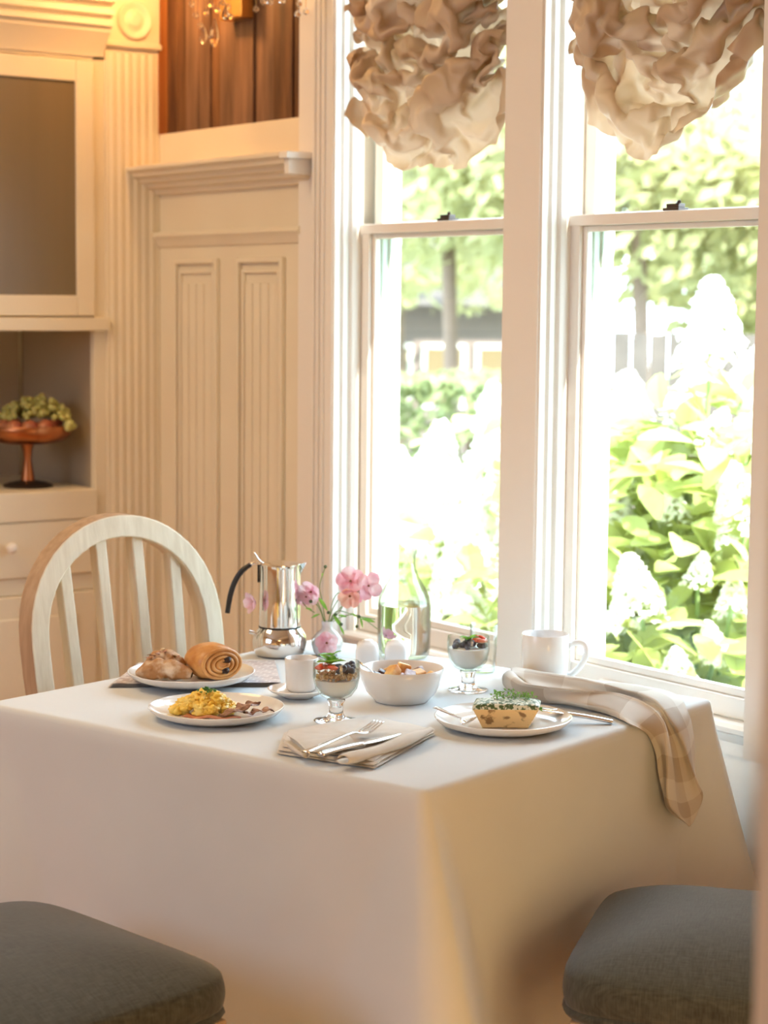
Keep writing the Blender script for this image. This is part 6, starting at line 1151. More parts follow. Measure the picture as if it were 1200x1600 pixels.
# almond croissant: tapered curved body
def sweep_body(path, radii, squash, n=28, wob=.06, seed=0, ridges=0, ramp=.0):
    rows = []; P = spline(path, 40)
    for i, p in enumerate(P):
        t = i/39; kk = t*(len(radii)-1); a = min(int(kk), len(radii)-2); u = kk-a; r = radii[a]*(1-u)+radii[a+1]*u
        d = (P[min(i+1, 39)]-P[max(i-1, 0)]).normalized(); s = d.cross(Vector((0, 0, 1))).normalized(); up = s.cross(d)
        row = []
        for q in range(n):
            an = 2*PI*q/n
            rr = r*(1+wob*noise.noise(Vector((math.cos(an)*2, math.sin(an)*2, t*6+seed)))*2)
            if ridges: rr *= 1+ramp*abs(math.sin(t*ridges*PI + .6*math.sin(an)))
            v = s*math.cos(an)*rr + up*max(math.sin(an), -.8)*rr*squash
            row.append(p+v)
        rows.append(row)
    return rows
s_ = 3.75/3081
cr1 = item('almond_croissant', 'small sugar-dusted almond croissant, left pastry on the newspaper plate', 'pastry', (c0[0]-.004, c0[1]-.005, NZ_+PZ))
MB().grid(sweep_body([(-.096, -.012, .010), (-.065, -.012, .017), (-.03, -.016, .019), (.010, -.026, .011)], [.004, .018, .021, .019, .006], .92, seed=2, ridges=5, ramp=.10, wob=.12), True).build('lower_lobe', M['pastry2'], cr1, smooth=True)
MB().grid(sweep_body([(-.08, .012, .022), (-.055, .010, .034), (-.03, .010, .034), (-.008, .008, .022)], [.006, .017, .018, .015, .005], .9, seed=5, ridges=4, ramp=.1, wob=.14), True).build('upper_lobe', M['pastry2'], cr1, smooth=True)
random.seed(8)
fm = MB()
for i in range(26):
    x = random.uniform(-.078, -.018); y = random.uniform(-.008, .018); z = .052-abs(x+.048)*.42+random.uniform(-.002, .002)
    t = Vector((random.uniform(-.5, .5), random.uniform(-.5, .5), 1)).normalized(); u = t.orthogonal().normalized(); v = t.cross(u)
    c = Vector((x, y, z)); k = 6; L = .006; Wd = .0035
    fm.add([c+u*L*math.cos(2*PI*q/k)+v*Wd*math.sin(2*PI*q/k) for q in range(k)]+[c+t*.0012], [(q, (q+1) % k, k) for q in range(k)])
fm.build('almond_flakes', M['almond'], cr1)
# pain au chocolat: rolled loaf, spiral end facing the viewer
pc = item('chocolate_croissant', 'glossy golden chocolate croissant, right pastry on the newspaper plate', 'pastry', (c0[0]+.0, c0[1]+.0, NZ_+PZ))
rows = []; n = 56
ax = Vector((.55, -.83, 0)).normalized(); sd = Vector((.83, .55, 0)); cen = Vector((.036, .016, .031))
LN = .046
for i in range(34):
    t = i/33; u = -1+2*t
    k = (1-abs(u)**3.2)**.45 if abs(u) < 1 else 0
    row = []
    for q in range(n):
        an = 2*PI*q/n
        step = .055*((an/(2*PI)*3+1.5*t) % 1.0)
        rr = k*(1+step*.9)+.02*noise.noise(Vector((math.cos(an)*2, math.sin(an)*2, t*5)))
        row.append(cen + ax*LN*u*(1.0) + sd*math.cos(an)*.046*rr + Vector((0, 0, 1))*max(math.sin(an)*.033*rr, -.030))
    rows.append(row)
mbp = MB().grid(rows, True); mbp.build('rolled_dough', M['pastry'], pc, smooth=True)
sw = MB()        # visible dough turns on the end
for turn, (rx, rz) in enumerate(((.040, .027), (.031, .021), (.021, .014), (.012, .008))):
    pts = []
    for i in range(25):
        an = 2*PI*i/24
        bulge = (1-(max(rx/.046, .01))**2.2)**.5
        pts.append(cen + ax*(LN*(.80+.17*bulge)) + sd*math.cos(an)*rx + Vector((0, 0, 1))*math.sin(an)*rz)
    sw.tube(pts, .0042, 8, False, .8)
sw.build('dough_turns', M['pastry'], pc, smooth=True)
for (x, z) in ((.008, .008), (.004, -.012)):
    o = MB().blob(cen+ax*(LN*.985)+sd*x+Vector((0, 0, z)), .0078, 2, 3, .2, sq=(1.2, 1.0, .8)); o.build('chocolate_baton', M['choc'], pc, smooth=True)

# egg plate
c0 = (-2.8842, 1.7577, 0.7500)
ep = item('dinner_plate', 'white stoneware plate with scrambled eggs and bacon, at the front left of the table', 'plate', (c0[0], c0[1], TOP+.0006))
plate_mesh(ep, .118, seed=4)
eg = item('scrambled_eggs', 'mound of yellow scrambled eggs topped with chopped chives', 'food', (c0[0], c0[1], TOP+PZ+.0006))
random.seed(11); mb = MB()
for i in range(120):
    a = random.uniform(0, 2*PI); r = random.random()**.6
    x = -.020 + math.cos(a)*r*.050; y = .012 + math.sin(a)*r*.040
    z = .006 + (1-r*r)*.030*random.uniform(.6, 1.0)
    mb.blob((x, y, z), random.uniform(.006, .0105), 3, i, .34, 1.9, (random.uniform(.8, 1.5), random.uniform(.8, 1.3), random.uniform(.6, .95)))
for i in range(7): mb.blob((-.072+i*.003, -.004+random.uniform(-.008, .008), .007), .008, 2, i+200, .25, 1.8)
mb.build('egg_curds', M['egg'], eg, smooth=True)
mb = MB()
for i in range(70):
    a = random.uniform(0, 2*PI); r = random.random()**.7; c = Vector((-.018+math.cos(a)*r*.018, .006+math.sin(a)*r*.014, .0445+random.uniform(-.002, .002)-.006*r))
    t = Vector((random.uniform(-1, 1), random.uniform(-1, 1), random.uniform(-.3, .3))).normalized()
    mb.tube([c-t*.002, c+t*.002], .0011, 5)
mb.build('chopped_chives', M['chive'], eg)['kind'] = 'stuff'
def bacon(label, path, width, m, seed, amp=.006):
    P = spline(path, 44); rows = []; top = []; bot = []
    for i, p in enumerate(P):
        d = (P[min(i+1, 43)]-P[max(i-1, 0)]).normalized(); s = d.cross(Vector((0, 0, 1))).normalized()
        rt = []; rb_ = []
        for j in range(9):
            v = (j/8-.5)
            wv = amp*math.sin(i*.38+seed)*(.25+abs(v)) + amp*.5*noise.noise(Vector((i*.25, j*.6, seed)))
            q = p + s*v*width*(1+.15*math.sin(i*.4+seed)) + Vector((0, 0, wv+amp))
            rt.append(q+Vector((0, 0, .0016))); rb_.append(q)
        rows.append(rt+list(reversed(rb_)))
    root = item('bacon_rasher', label, 'bacon', (c0[0], c0[1], TOP+PZ+.001))
    MB().grid(rows, True).build('rasher', m, root, smooth=True)
bacon('long reddish bacon rasher lying under the front of the scrambled eggs', [(-.052, -.036, .001), (-.02, -.048, .001), (.02, -.046, .001), (.045, -.04, .001)], .018, M['bacon2'], 1, .002)
bacon('crisp curled bacon rasher nearest the scrambled eggs', [(.010, -.040, .002), (.036, -.030, .008), (.052, -.006, .012), (.064, .022, .010)], .024, M['bacon'], 4, .004)
bacon('crisp dark bacon rasher at the right end of the egg plate', [(.050, -.028, .002), (.066, -.020, .004), (.082, -.010, .005), (.098, -.002, .004)], .018, M['bacon'], 7, .004)

# quiche plate
c0 = (-2.5424, 2.1196, 0.7500)
qp = item('dinner_plate', 'white stoneware plate with a baked egg slice, at the front right of the table', 'plate', (c0[0], c0[1], TOP+.0006))
plate_mesh(qp, .1175, seed=9)
qs = item('frittata_slice', 'thick slice of herb-topped baked egg on the front right plate', 'food', (c0[0], c0[1], TOP+PZ+.0008))
sq = 3.36/3081
bot = [(-.036, -.030), (.040, -.032), (.052, .012), (-.030, .018)]; topp = [(-.054, -.034), (.058, -.034), (.066, .028), (-.046, .032)]
mb = MB(); rows = []
N = 14
def quad_ring(Q, z, k=1.0, wob=0):
    out = []; cx = sum(p[0] for p in Q)/4; cy = sum(p[1] for p in Q)/4
    for e in range(4):
        for i in range(N):
            t = i/N; x = Q[e][0]*(1-t)+Q[(e+1) % 4][0]*t; y = Q[e][1]*(1-t)+Q[(e+1) % 4][1]*t
            x = cx+(x-cx)*k; y = cy+(y-cy)*k
            nz = noise.noise(Vector((x*60, y*60, z*60)))*wob
            out.append((x+nz, y+nz*.6, z+nz*.5))
    return out
for t in (0, .02, .1, .3, .5, .7, .9, 1):
    Q = [(b_[0]*(1-t)+a_[0]*t, b_[1]*(1-t)+a_[1]*t) for b_, a_ in zip(bot, topp)]
    rows.append(quad_ring(Q, .032*t, .97 if t == 0 else 1, .0012))
rows.insert(0, quad_ring(bot, 0, .01))
mb.grid(rows, True).build('custard', M['quiche'], qs, smooth=True, auto=60)
rows = [quad_ring(topp, .0318, 1.0, .001), quad_ring(topp, .035, 1.01, .002), quad_ring(topp, .038, .97, .003)]
for k in (.85, .65, .4, .2, .01): rows.append(quad_ring(topp, .0395+.003*(1-k), k, .004))
MB().grid(rows, True).build('herb_crust', M['quiche_top'], qs, smooth=True)
random.seed(21); mb = MB()
def leafcard(mb, c, d, up, L, Wd, fold=.25):
    d = d.normalized(); s = d.cross(up).normalized(); u = s.cross(d)
    pts = [c, c+d*L*.3+s*Wd*.5+u*Wd*fold, c+d*L*.7+s*Wd*.45+u*Wd*fold, c+d*L, c+d*L*.7-s*Wd*.45+u*Wd*fold, c+d*L*.3-s*Wd*.5+u*Wd*fold, c+d*L*.5]
    mb.add(pts, [(0, 1, 6), (1, 2, 6), (2, 3, 6), (3, 4, 6), (4, 5, 6), (5, 0, 6)])
for i in range(90):
    x = .005+random.uniform(-.022, .045)*(1 if i < 60 else 1.2); c = Vector((x, .012+random.uniform(-.012, .014), .042+random.random()*.012*max(.2, 1-abs(x-.005)*14)))
    d = Vector((random.uniform(-1, 1), random.uniform(-1, 1), random.uniform(-.2, 1)))
    leafcard(mb, c, d, Vector((0, 0, 1)), random.uniform(.004, .008), random.uniform(.003, .006))
for i in range(22):
    c = Vector((random.uniform(-.015, .045), .012+random.uniform(-.01, .012), .040)); d = Vector((random.uniform(-1, 1), random.uniform(-1, 1), random.uniform(.1, .8))).normalized()
    mb.tube([c, c+d*.008, c+d*.014+Vector((0, 0, -.003))], .0005, 4)
for i in range(6): leafcard(mb, Vector((.058, -.018, .03)), Vector((1, random.uniform(-1, 1), random.uniform(-.8, .8))), Vector((0, 0, 1)), .009, .006)
mb.build('microgreens', M['greens'], qs)['kind'] = 'stuff'

# cutlery
def strip3(path, widths, thick, n=26):
    P = spline(path, n); rows = []
    for i, p in enumerate(P):
        t = i/(n-1); kk = t*(len(widths)-1); a = min(int(kk), len(widths)-2); u = kk-a; w_ = (widths[a]*(1-u)+widths[a+1]*u)/2
        d = (P[min(i+1, n-1)]-P[max(i-1, 0)]).normalized(); s = d.cross(Vector((0, 0, 1))).normalized(); up = s.cross(d)
        rows.append([p-s*w_, p-s*w_*.6+up*thick*.5, p+s*w_*.6+up*thick*.5, p+s*w_, p+s*w_*.6-up*thick*.5, p-s*w_*.6-up*thick*.5])
    c0_, c1_ = P[0]-(P[1]-P[0])*.15, P[-1]
    return [[c0_]*6] + rows + [[c1_]*6]
def fork(label, a, b, za, zb, straight=False, group=None):
    # a = handle end, b = tine tips (world xy)
    A = Vector((*a[:2], 0)); B = Vector((*b[:2], 0)); L = (B-A).length; rz = math.atan2((B-A).y, (B-A).x)
    r = thing('table_fork', label, 'fork', (A.x, A.y, 0), rz, group)
    hz_ = [za+(zb-za)*t for t in (0, .3, .6, .7)] if straight else [za, za+.004, (za+zb)/2+.006, zb+.002]
    z7 = hz_[3]
    MB().grid(strip3([(0, 0, hz_[0]), (L*.3, 0, hz_[1]), (L*.6, 0, hz_[2]), (L*.70, 0, hz_[3])], [.017, .014, .008, .006, .008], .003), True).build('handle', M['cutlery'], r, smooth=True)
    MB().grid(strip3([(L*.69, 0, z7), (L*.75, 0, (z7+zb)/2-.001), (L*.80, 0, zb)], [.008, .022, .024], .002), True).build('tine_root', M['cutlery'], r, smooth=True)
    for k in range(4):
        y = (k-1.5)*.0066
        MB().grid(strip3([(L*.79, y, zb), (L*.88, y, zb+.004), (L, y*.95, zb+.011)], [.004, .0035, .002], .0022, 10), True).build('tine', M['cutlery'], r, smooth=True)
    return r
def knife(label, a, b, za, zb):
    A = Vector((*a[:2], 0)); B = Vector((*b[:2], 0)); L = (B-A).length; rz = math.atan2((B-A).y, (B-A).x)
    r = thing('table_knife', label, 'knife', (A.x, A.y, 0), rz)
    MB().grid(strip3([(0, 0, za), (L*.25, 0, za*.75+zb*.25+.001), (L*.5, 0, (za+zb)/2)], [.018, .015, .011], .0065), True).build('handle', M['cutlery'], r, smooth=True)
    MB().grid(strip3([(L*.5, 0, (za+zb)/2), (L*.7, 0, za*.3+zb*.7), (L, .003, zb)], [.012, .020, .018, .004], .002), True).build('blade', M['cutlery'], r, smooth=True)
    return r
fork('fork with its handle resting off the left rim of the frittata plate', (-2.6159, 2.0299, 0.7820), (-2.5464, 2.0584, 0.7600), .783, .7625, True)
knife('silver knife leaning on the right rim of the frittata plate beside the draped napkin', (-2.4583, 2.2943, 0.7530), (-2.5596, 2.1749, 0.7750), .755, .778)
fork('fork lying across the back rim of the frittata plate', (-2.4966, 2.1973, 0.7800), (-2.6114, 2.1561, 0.7750), .7795, .7775, True)

# coffee cup and saucer
c0 = (-2.9489, 1.9716, 0.7500)
sa = item('saucer', 'small white saucer under the espresso cup', 'saucer', (c0[0], c0[1], TOP+.0006))
MB().lathe([(0, 0), (.026, 0), (.030, .003), (.052, .013), (.056, .017), (.054, .018), (.03, .007), (0, .006)], 48).build('saucer_body', M['ceramic'], sa, smooth=True, auto=60)
cu_ = item('coffee_cup', 'small white straight-sided coffee cup on the saucer', 'cup', (-2.9702, 1.9929, TOP+.0075))
MB().lathe([(0, 0), (.024, 0), (.0285, .006), (.0305, .05), (.031, .060), (.0295, .0615), (.028, .060), (.0275, .03), (.026, .010), (0, .008)], 48).build('cup_body', M['ceramic'], cu_, smooth=True, auto=60)
MB().lathe([(0, .046), (.0278, .046)], 40).build('coffee', mat('milky_coffee', (.42, .27, .15), .2), cu_)
MB().tube([(.026, .010, .045), (.038, .016, .047), (.045, .019, .036), (.040, .017, .021), (.027, .011, .016)], .0035, 10).build('handle', M['ceramic'], cu_, smooth=True)

# goblets with parfait
def goblet(label, xyz, sc):
    g = item('glass_goblet', label, 'glass', xyz, 'footed dessert glasses')
    MB().lathe([(0, 0), (.036, 0), (.0385, .0015), (.036, .0035), (.022, .006), (.015, .009), (.0125, .016), (.0125, .030), (.016, .037), (.0155, .0385), (0, .039)], 56).build('stem_and_foot', M['glass'], g, smooth=True, auto=60)
    MB().lathe([(0, .0392), (.016, .0392), (.027, .045), (.036, .058), (.0405, .078), (.0405, .098), (.0395, .1045), (.0385, .1045), (.0385, .098), (.0388, .079), (.0338, .060), (.0250, .0485), (.012, .042), (0, .041)], 56).build('goblet_bowl', M['thin_glass'], g, smooth=True, auto=60)
    g.scale = (sc, sc, sc)
    return g
def mint(mb, c, n, L, seed):
    random.seed(seed)
    for i in range(n):
        a = 2*PI*i/n+random.uniform(-.4, .4); d = Vector((math.cos(a), math.sin(a), random.uniform(.05, .9)))
        up = Vector((0, 0, 1)); Lk = L*random.uniform(.7, 1.1); d = d.normalized(); s = d.cross(up).normalized(); u = s.cross(d)
        rows = []
        for j in range(8):
            t = j/7; w_ = Lk*.30*math.sin(PI*min(1, t*.92+.06))**.8
            p = c + d*Lk*t - u*Lk*.25*t*t
            rows.append([p-s*w_+u*w_*.3, p-s*w_*.5+u*w_*.05, p, p+s*w_*.5+u*w_*.05, p+s*w_+u*w_*.3])
        mb.append(rows)
def parfait(label, xyz, seed, gran, top_kind, sc=1.0):
    r = item('yogurt_parfait', label, 'dessert', xyz); r.scale = (sc, sc, sc)
    zt = .074 if gran else .082
    y = MB().lathe([(0, .0425), (.012, .0432), (.024, .0495), (.033, .061), (.0372, .074)] + ([] if gran else [(.0376, .082)]) + [(0, zt)], 48)
    y.build('yogurt', M['yogurt'], r, smooth=True, auto=50)
    random.seed(seed)
    if gran:
        mb = MB()
        for i in range(230):
            a = random.uniform(0, 2*PI); q = .0345*random.random()**.35
            mb.blob((math.cos(a)*q, math.sin(a)*q, .076+random.random()*.008), random.uniform(.0018, .0032), 1, i, .3)
        mb.build('granola', M['granola'], r)['kind'] = 'stuff'
    zb = .088 if gran else .086
    b0 = None; k = 0
    for i in range(26 if not gran else 22):
        for _try in range(30):
            if gran: a = random.uniform(-1.5, .6); q = .031*random.random()**.5
            else: a = random.uniform(0, 2*PI); q = .0315*random.random()**.4
            p = (math.cos(a)*q, math.sin(a)*q, zb+random.random()*.010)
            break
        if b0 is None: b0 = MB().blob((0, 0, 0), .0058, 2, 1, .03).build('blueberry', M['blueberry'], r, smooth=True, loc=p)
        else: copy_part(b0, r, p, (random.random()*3, random.random()*3, 0), (random.uniform(.85, 1.15),)*3)
    st0 = None
    for i in range(7 if gran else 4):
        a = (random.uniform(2.2, 5.0) if gran else random.uniform(-.5, .6)); q = .024*random.random()**.4+.004
        p = (math.cos(a)*q, math.sin(a)*q, zb+.004+random.random()*.006 + (0 if gran else .006))
        if st0 is None: st0 = MB().blob((0, 0, 0), .009, 2, 2, .06, sq=(1.2, .8, .45)).build('strawberry_slice', M['strawberry'], r, smooth=True, loc=p)
        else: copy_part(st0, r, p, (random.uniform(-.6, .6), random.uniform(-.6, .6), random.random()*3))
    lst = []; mint(lst, Vector((-.010 if gran else .004, -.002, .100)), 7, .032 if gran else .026, seed)
    if gran: mint(lst, Vector((-.008, 0, .114)), 5, .026, seed+5)
    for rows in lst: MB().grid(rows).build('mint_leaf', M['mint'], r, smooth=True)
    return r
c0 = (-2.7429, 1.9124, 0.7500)
goblet('footed glass with granola parfait beside the espresso cup', (c0[0], c0[1], TOP+.0006), 1.0)
parfait('yogurt parfait with granola, strawberries, blueberries and mint in the front goblet', (c0[0], c0[1], TOP+.0006), 3, True, 0)
c0 = (-2.8285, 2.2715, 0.7500)
goblet('footed glass with white yogurt parfait near the coffee mug', (c0[0], c0[1], TOP+.0006), .98)
parfait('white yogurt parfait with dark berries and mint in the rear goblet', (c0[0], c0[1], TOP+.0006), 9, False, 0, .98)

# bowl with fruit and toast cubes
c0 = (-2.8212, 2.1111, 0.7500)
bw = item('serving_bowl', 'round white bowl of toast cubes and fruit between the two goblets', 'bowl', (c0[0], c0[1], TOP+.0006))
MB().lathe([(0, .0), (.048, 0), (.050, .003), (.064, .018), (.073, .040), (.0765, .060), (.0755, .0615), (.0735, .060), (.070, .040), (.060, .020), (.045, .008), (0, .006)], 64).build('bowl_body', M['ceramic'], bw, smooth=True, auto=60)
random.seed(6)
fc = [(-.045, -.01, .046, 'date', .010), (-.016, -.012, .054, 'peach', .013), (.004, .012, .058, 'peach', .012), (.014, -.018, .048, 'sugar', .013), (.030, -.004, .049, 'peach', .012), (.052, .004, .044, 'peach', .010), (.004, -.030, .044, 'sugar', .012), (-.034, .014, .046, 'date', .010), (-.025, .03, .044, 'peach', .013), (.028, .03, .046, 'sugar', .013), (.0, -.005, .036, 'peach', .018), (.03, .0, .032, 'peach', .016), (-.03, .0, .032, 'peach', .016), (.0, .03, .034, 'peach', .015), (.045, -.02, .040, 'date', .009)]
for i, (x, y, z, m_, s0) in enumerate(fc):
    o = MB().box((-s0, -s0*.8, -s0*.7), (s0, s0*.8, s0*.7)).build('toast_cube' if m_ != 'date' else 'dark_berry', M[m_], None, bevel=.003)
    q = Vector((x*math.cos(RZ)-y*math.sin(RZ), x*math.sin(RZ)+y*math.cos(RZ), z)); o.location = (c0[0]+q.x, c0[1]+q.y, TOP+q.z)
    o.rotation_euler = (random.uniform(-.6, .6), random.uniform(-.6, .6), random.uniform(0, 3))
    if m_ == 'date': tag(o, 'dark sticky fruit piece among the cubes in the white bowl', 'fruit', 'dark fruit in the white bowl')
    elif i in (1, 2, 4): tag(o, {1: 'large golden toast cube at the front left of the bowl heap', 2: 'golden toast cube standing highest at the back of the bowl heap', 4: 'golden toast cube just right of the sugared one in the bowl'}[i], 'food', 'golden cubes in the white bowl')
    elif m_ == 'peach': tag(o, 'smaller golden toast cube low in the white bowl', 'food', 'golden cubes in the white bowl')
    else: tag(o, 'sugar-dusted greyish cube in the white bowl', 'food', 'sugared cubes in the white bowl')
spn = thing('teaspoon', 'thin steel spoon resting against the left rim of the serving bowl', 'spoon')
MB().tube([Vector((-2.8638, 2.0452, 0.8220)), Vector((-2.8346, 2.0499, 0.8120)), Vector((-2.8572, 2.0983, 0.7750))], [.0022, .0018, .002], 8).build('handle', M['cutlery'], spn, smooth=True)
MB().blob((-2.8475, 2.0970, 0.7720), .009, 2, 0, 0, sq=(1, 1.3, .35)).build('spoon_bowl', M['cutlery'], spn, smooth=True)

# moka pot
mo = item('moka_pot', 'polished steel stovetop coffee pot with black handle at the back of the table', 'coffee pot', (-3.3290, 2.1798, TOP+.0006))
MB().lathe([(0, 0), (.044, 0), (.050, .004), (.0545, .016), (.0555, .028), (.053, .042), (.046, .053), (.0425, .058), (0, .058)], 64).build('boiler', M['steel'], mo, smooth=True, auto=45)
MB().lathe([(.043, .058), (.0435, .0605), (.042, .062)], 48).build('gasket', M['black'], mo, smooth=True)
MB().lathe([(0, .062), (.0425, .062), (.0425, .064), (.0415, .12), (.0405, .180), (.0415, .188), (.040, .188), (.039, .18), (0, .17)], 64).build('jug', M['steel'], mo, smooth=True, auto=45)
MB().lathe([(0, .1945), (.02, .193), (.036, .190), (.0425, .1885), (.0425, .1865), (0, .186)], 48).build('lid', M['steel'], mo, smooth=True, auto=40)
MB().add([(.036, -.014, .172), (.036, .014, .172), (.041, .0, .165), (.037, -.012, .189), (.037, .012, .189), (.054, 0, .191)], [(0, 2, 5, 3), (2, 1, 4, 5), (3, 5, 4), (0, 3, 4, 1)]).build('spout', M['steel'], mo, smooth=True, auto=60)
MB().grid(strip3([(-.034, 0, .190), (-.042, 0, .195), (-.053, 0, .211)], [.016, .012, .007], .003, 12), True).build('lid_lever', M['steel'], mo, smooth=True)
MB().tube(spline([(-.040, 0, .184), (-.050, 0, .189), (-.060, 0, .186)], 8), .003, 8).build('handle_bracket', M['steel'], mo, smooth=True)
hp = spline([(-.060, 0, .186), (-.078, 0, .172), (-.092, 0, .150), (-.101, 0, .122), (-.107, 0, .086)], 24)
MB().tube(hp, [.0048]*4+[.0056]*16+[.0052]*4, 12).build('handle', M['black'], mo, smooth=True, auto=50)
MB().tube([(-.051, -.006, .046), (-.062, -.008, .049)], .004, 10).build('safety_valve', M['steel'], mo, smooth=True, auto=40)
MB().box((-.0455, -.006, .150), (-.0415, .006, .186)).build('hinge', M['black'], mo, bevel=.001)

# carafe with water
ca = item('water_carafe', 'clear glass carafe half full of water by the left window', 'carafe', (-3.1778, 2.3833, TOP+.0006))
po = [(0, 0), (.046, 0), (.050, .004), (.053, .015), (.0545, .06), (.0545, .105), (.052, .122), (.043, .142), (.031, .162), (.0235, .180), (.0215, .196), (.0225, .208), (.027, .2195), (.0265, .221)]
pi_ = [(.0245, .2205), (.0205, .209), (.0195, .196), (.0215, .180), (.029, .162), (.041, .142), (.050, .122), (.0523, .105), (.0523, .06), (.0508, .016), (.046, .008), (0, .007)]
MB().lathe(po+pi_, 64).build('glass_body', M['thin_glass'], ca, smooth=True, auto=70)
MB().lathe([(0, .0072), (.0459, .0082), (.0506, .0162), (.0521, .06), (.0521, .104), (.0519, .108), (0, .108)], 64).build('water', M['water'], ca, smooth=True, auto=50)
# tumbler
tu = item('glass_tumbler', 'empty clear tumbler standing behind the rear goblet', 'glass', (-2.9573, 2.4128, TOP+.0006))
MB().lathe([(0, 0), (.021, 0), (.023, .003), (.026, .05), (.0275, .094), (.0265, .095), (.0258, .094), (.0245, .05), (.0215, .010), (0, .008)], 48).build('tumbler_body', M['thin_glass'], tu, smooth=True, auto=70)
# mug
mg = item('coffee_mug', 'white porcelain mug with loop handle beside the draped napkin', 'mug', (-2.8303, 2.4617, TOP+.0006))
MB().lathe([(0, 0), (.040, 0), (.0425, .003), (.044, .012), (.0455, .06), (.0455, .088), (.0445, .0895), (.0430, .088), (.043, .05), (.041, .010), (0, .006)], 64).build('mug_body', M['ceramic2'], mg, smooth=True, auto=60)
MB().tube(spline([(.044, 0, .066), (.056, -.004, .072), (.070, -.008, .073), (.078, -.010, .062), (.076, -.010, .045), (.066, -.008, .026), (.052, -.004, .012), (.044, 0, .010)], 28), .0048, 12, True, 1.2).build('handle', M['ceramic2'], mg, smooth=True)
# shakers
for px, (lab, xyz) in enumerate((('white ceramic shaker, nearer the flower vase', (-3.1155, 2.2468, 0.7500)), ('white ceramic shaker, nearer the carafe', (-3.0896, 2.2985, 0.7500)))):
    s = item('salt_shaker', lab, 'shaker', (xyz[0], xyz[1], TOP+.0006), 'ceramic shakers behind the bowl')
    rows = []
    def sqr(a, z, p=4.5): return [(a*math.cos(2*PI*i/40)*(abs(math.cos(2*PI*i/40))**p+abs(math.sin(2*PI*i/40))**p)**(-1/p), a*math.sin(2*PI*i/40)*(abs(math.cos(2*PI*i/40))**p+abs(math.sin(2*PI*i/40))**p)**(-1/p), z) for i in range(40)]
    for a, z in ((.0, 0), (.0225, 0), (.0238, .003), (.0235, .03), (.0215, .040), (.018, .0455), (.012, .047), (.011, .0495), (.006, .051), (.001, .0512)): rows.append(sqr(a, z*1.12, 4.5 if z < .044 else 2.5))
    MB().grid(rows, True).build('shaker_body', M['ceramic2'], s, smooth=True)

# vase with pink flowers
vz = (-3.2759, 2.2606, 0.7500)
va = item('bud_vase', 'small round white bud vase in front of the coffee pot', 'vase', (vz[0], vz[1], TOP+.0006))
MB().lathe([(0, 0), (.020, 0), (.027, .006), (.0325, .022), (.031, .034), (.022, .046), (.012, .054), (.0105, .062), (.012, .070), (.0105, .0705), (.009, .062), (.010, .054), (.019, .044), (.027, .032), (.028, .022), (0, .006)], 48).build('vase_body', M['ceramic2'], va, smooth=True, auto=70)
K = 4.07/3081.
def L(px, py, d=0.0): return Vector(((px-511)*K, d, (1024-py)*K))
def petal_rows(c, nrm, ang, Lp, Wp, cup, J=12):
    nrm = nrm.normalized(); u = nrm.orthogonal().normalized(); v = nrm.cross(u); d = u*math.cos(ang)+v*math.sin(ang); s = nrm.cross(d)
    rows = []
    for j in range(J+1):
        t = j/J; w_ = Wp*max(0.02, math.sin(PI*(t*.93+.05)))**.6*(.55+.45*t)
        p = c+d*Lp*t + nrm*(cup*Lp*(t**1.5) + .0012*math.sin(t*9+ang*3))
        rows.append([p-s*w_+nrm*w_*.35, p-s*w_*.5+nrm*.1*w_, p, p+s*w_*.5+nrm*.1*w_, p+s*w_+nrm*w_*.35+d*0])
    return rows
fs = item('pink_flowers', 'spray of pale pink flowers and buds standing in the white bud vase', 'flowers', (vz[0], vz[1], TOP+.0006))
base = Vector((0, 0, .066))
flw = [((547, 908), (-.2, -1, .5), .024, 'petal', 5, .25, -.01), ((573, 915), (.5, -1, .1), .024, 'petal', 4, .25, .0), ((546, 929), (-.15, -1, -.35), .019, 'petal2', 5, .55, -.012),
       ((561, 925), (.3, -1, -.2), .016, 'petal', 4, .5, 0), ((487, 924), (-.5, -1, -.2), .021, 'petal', 5, .5, -.005), ((480, 932), (-.8, -.8, -.4), .016, 'petal', 4, .5, .0), ((402, 938), (-1, -.5, -.1), .018, 'petal', 5, .7, -.03),
       ((511, 1000), (.05, -1, .1), .019, 'petal', 5, .10, -.037), ((604, 992), (.5, -.6, .9), .013, 'petal', 5, .8, -.02)]
for (px, nr, sz, m_, n_, cup, d) in flw:
    c = L(px[0], px[1], d); nrm = Vector(nr); head = MB()
    for k in range(n_):
        head.grid(petal_rows(c+nrm.normalized()*.0004*k, nrm, 2*PI*k/n_+.3, sz*1.25, sz*.80, cup))
    h = head.build('blossom', M[m_], fs, smooth=True)
    MB().blob(c+nrm.normalized()*.004, .0028, 1, 3, .3).build('blossom_centre', M['pistil'], h, smooth=True)
stems = [[(511, 978), (520, 950), (540, 918)], [(511, 978), (535, 945), (565, 918)], [(511, 978), (530, 955), (543, 932)], [(509, 978), (500, 950), (490, 930)], [(508, 978), (495, 945), (470, 938), (440, 941), (408, 939)],
         [(509, 978), (503, 940), (499, 915), (508, 885)], [(512, 978), (530, 965), (556, 960), (580, 975), (600, 990)], [(512, 978), (525, 955), (545, 958), (560, 962), (585, 966)], [(512, 978), (524, 965), (533, 973)], [(556, 961), (558, 968), (557, 976)],
         [(508, 978), (512, 990), (511, 999)], [(512, 978), (518, 945), (524, 930), (530, 926), (540, 932)], [(470, 938), (480, 950), (492, 957)]]
for q, st in enumerate(stems):
    MB().tube(spline([L(x, y, -.012*(i/len(st)) if q != 10 else -.035*min(1, i*.6)) for i, (x, y) in enumerate(st)], 14), .0010, 6).build('stem', M['stem'], fs, smooth=True)
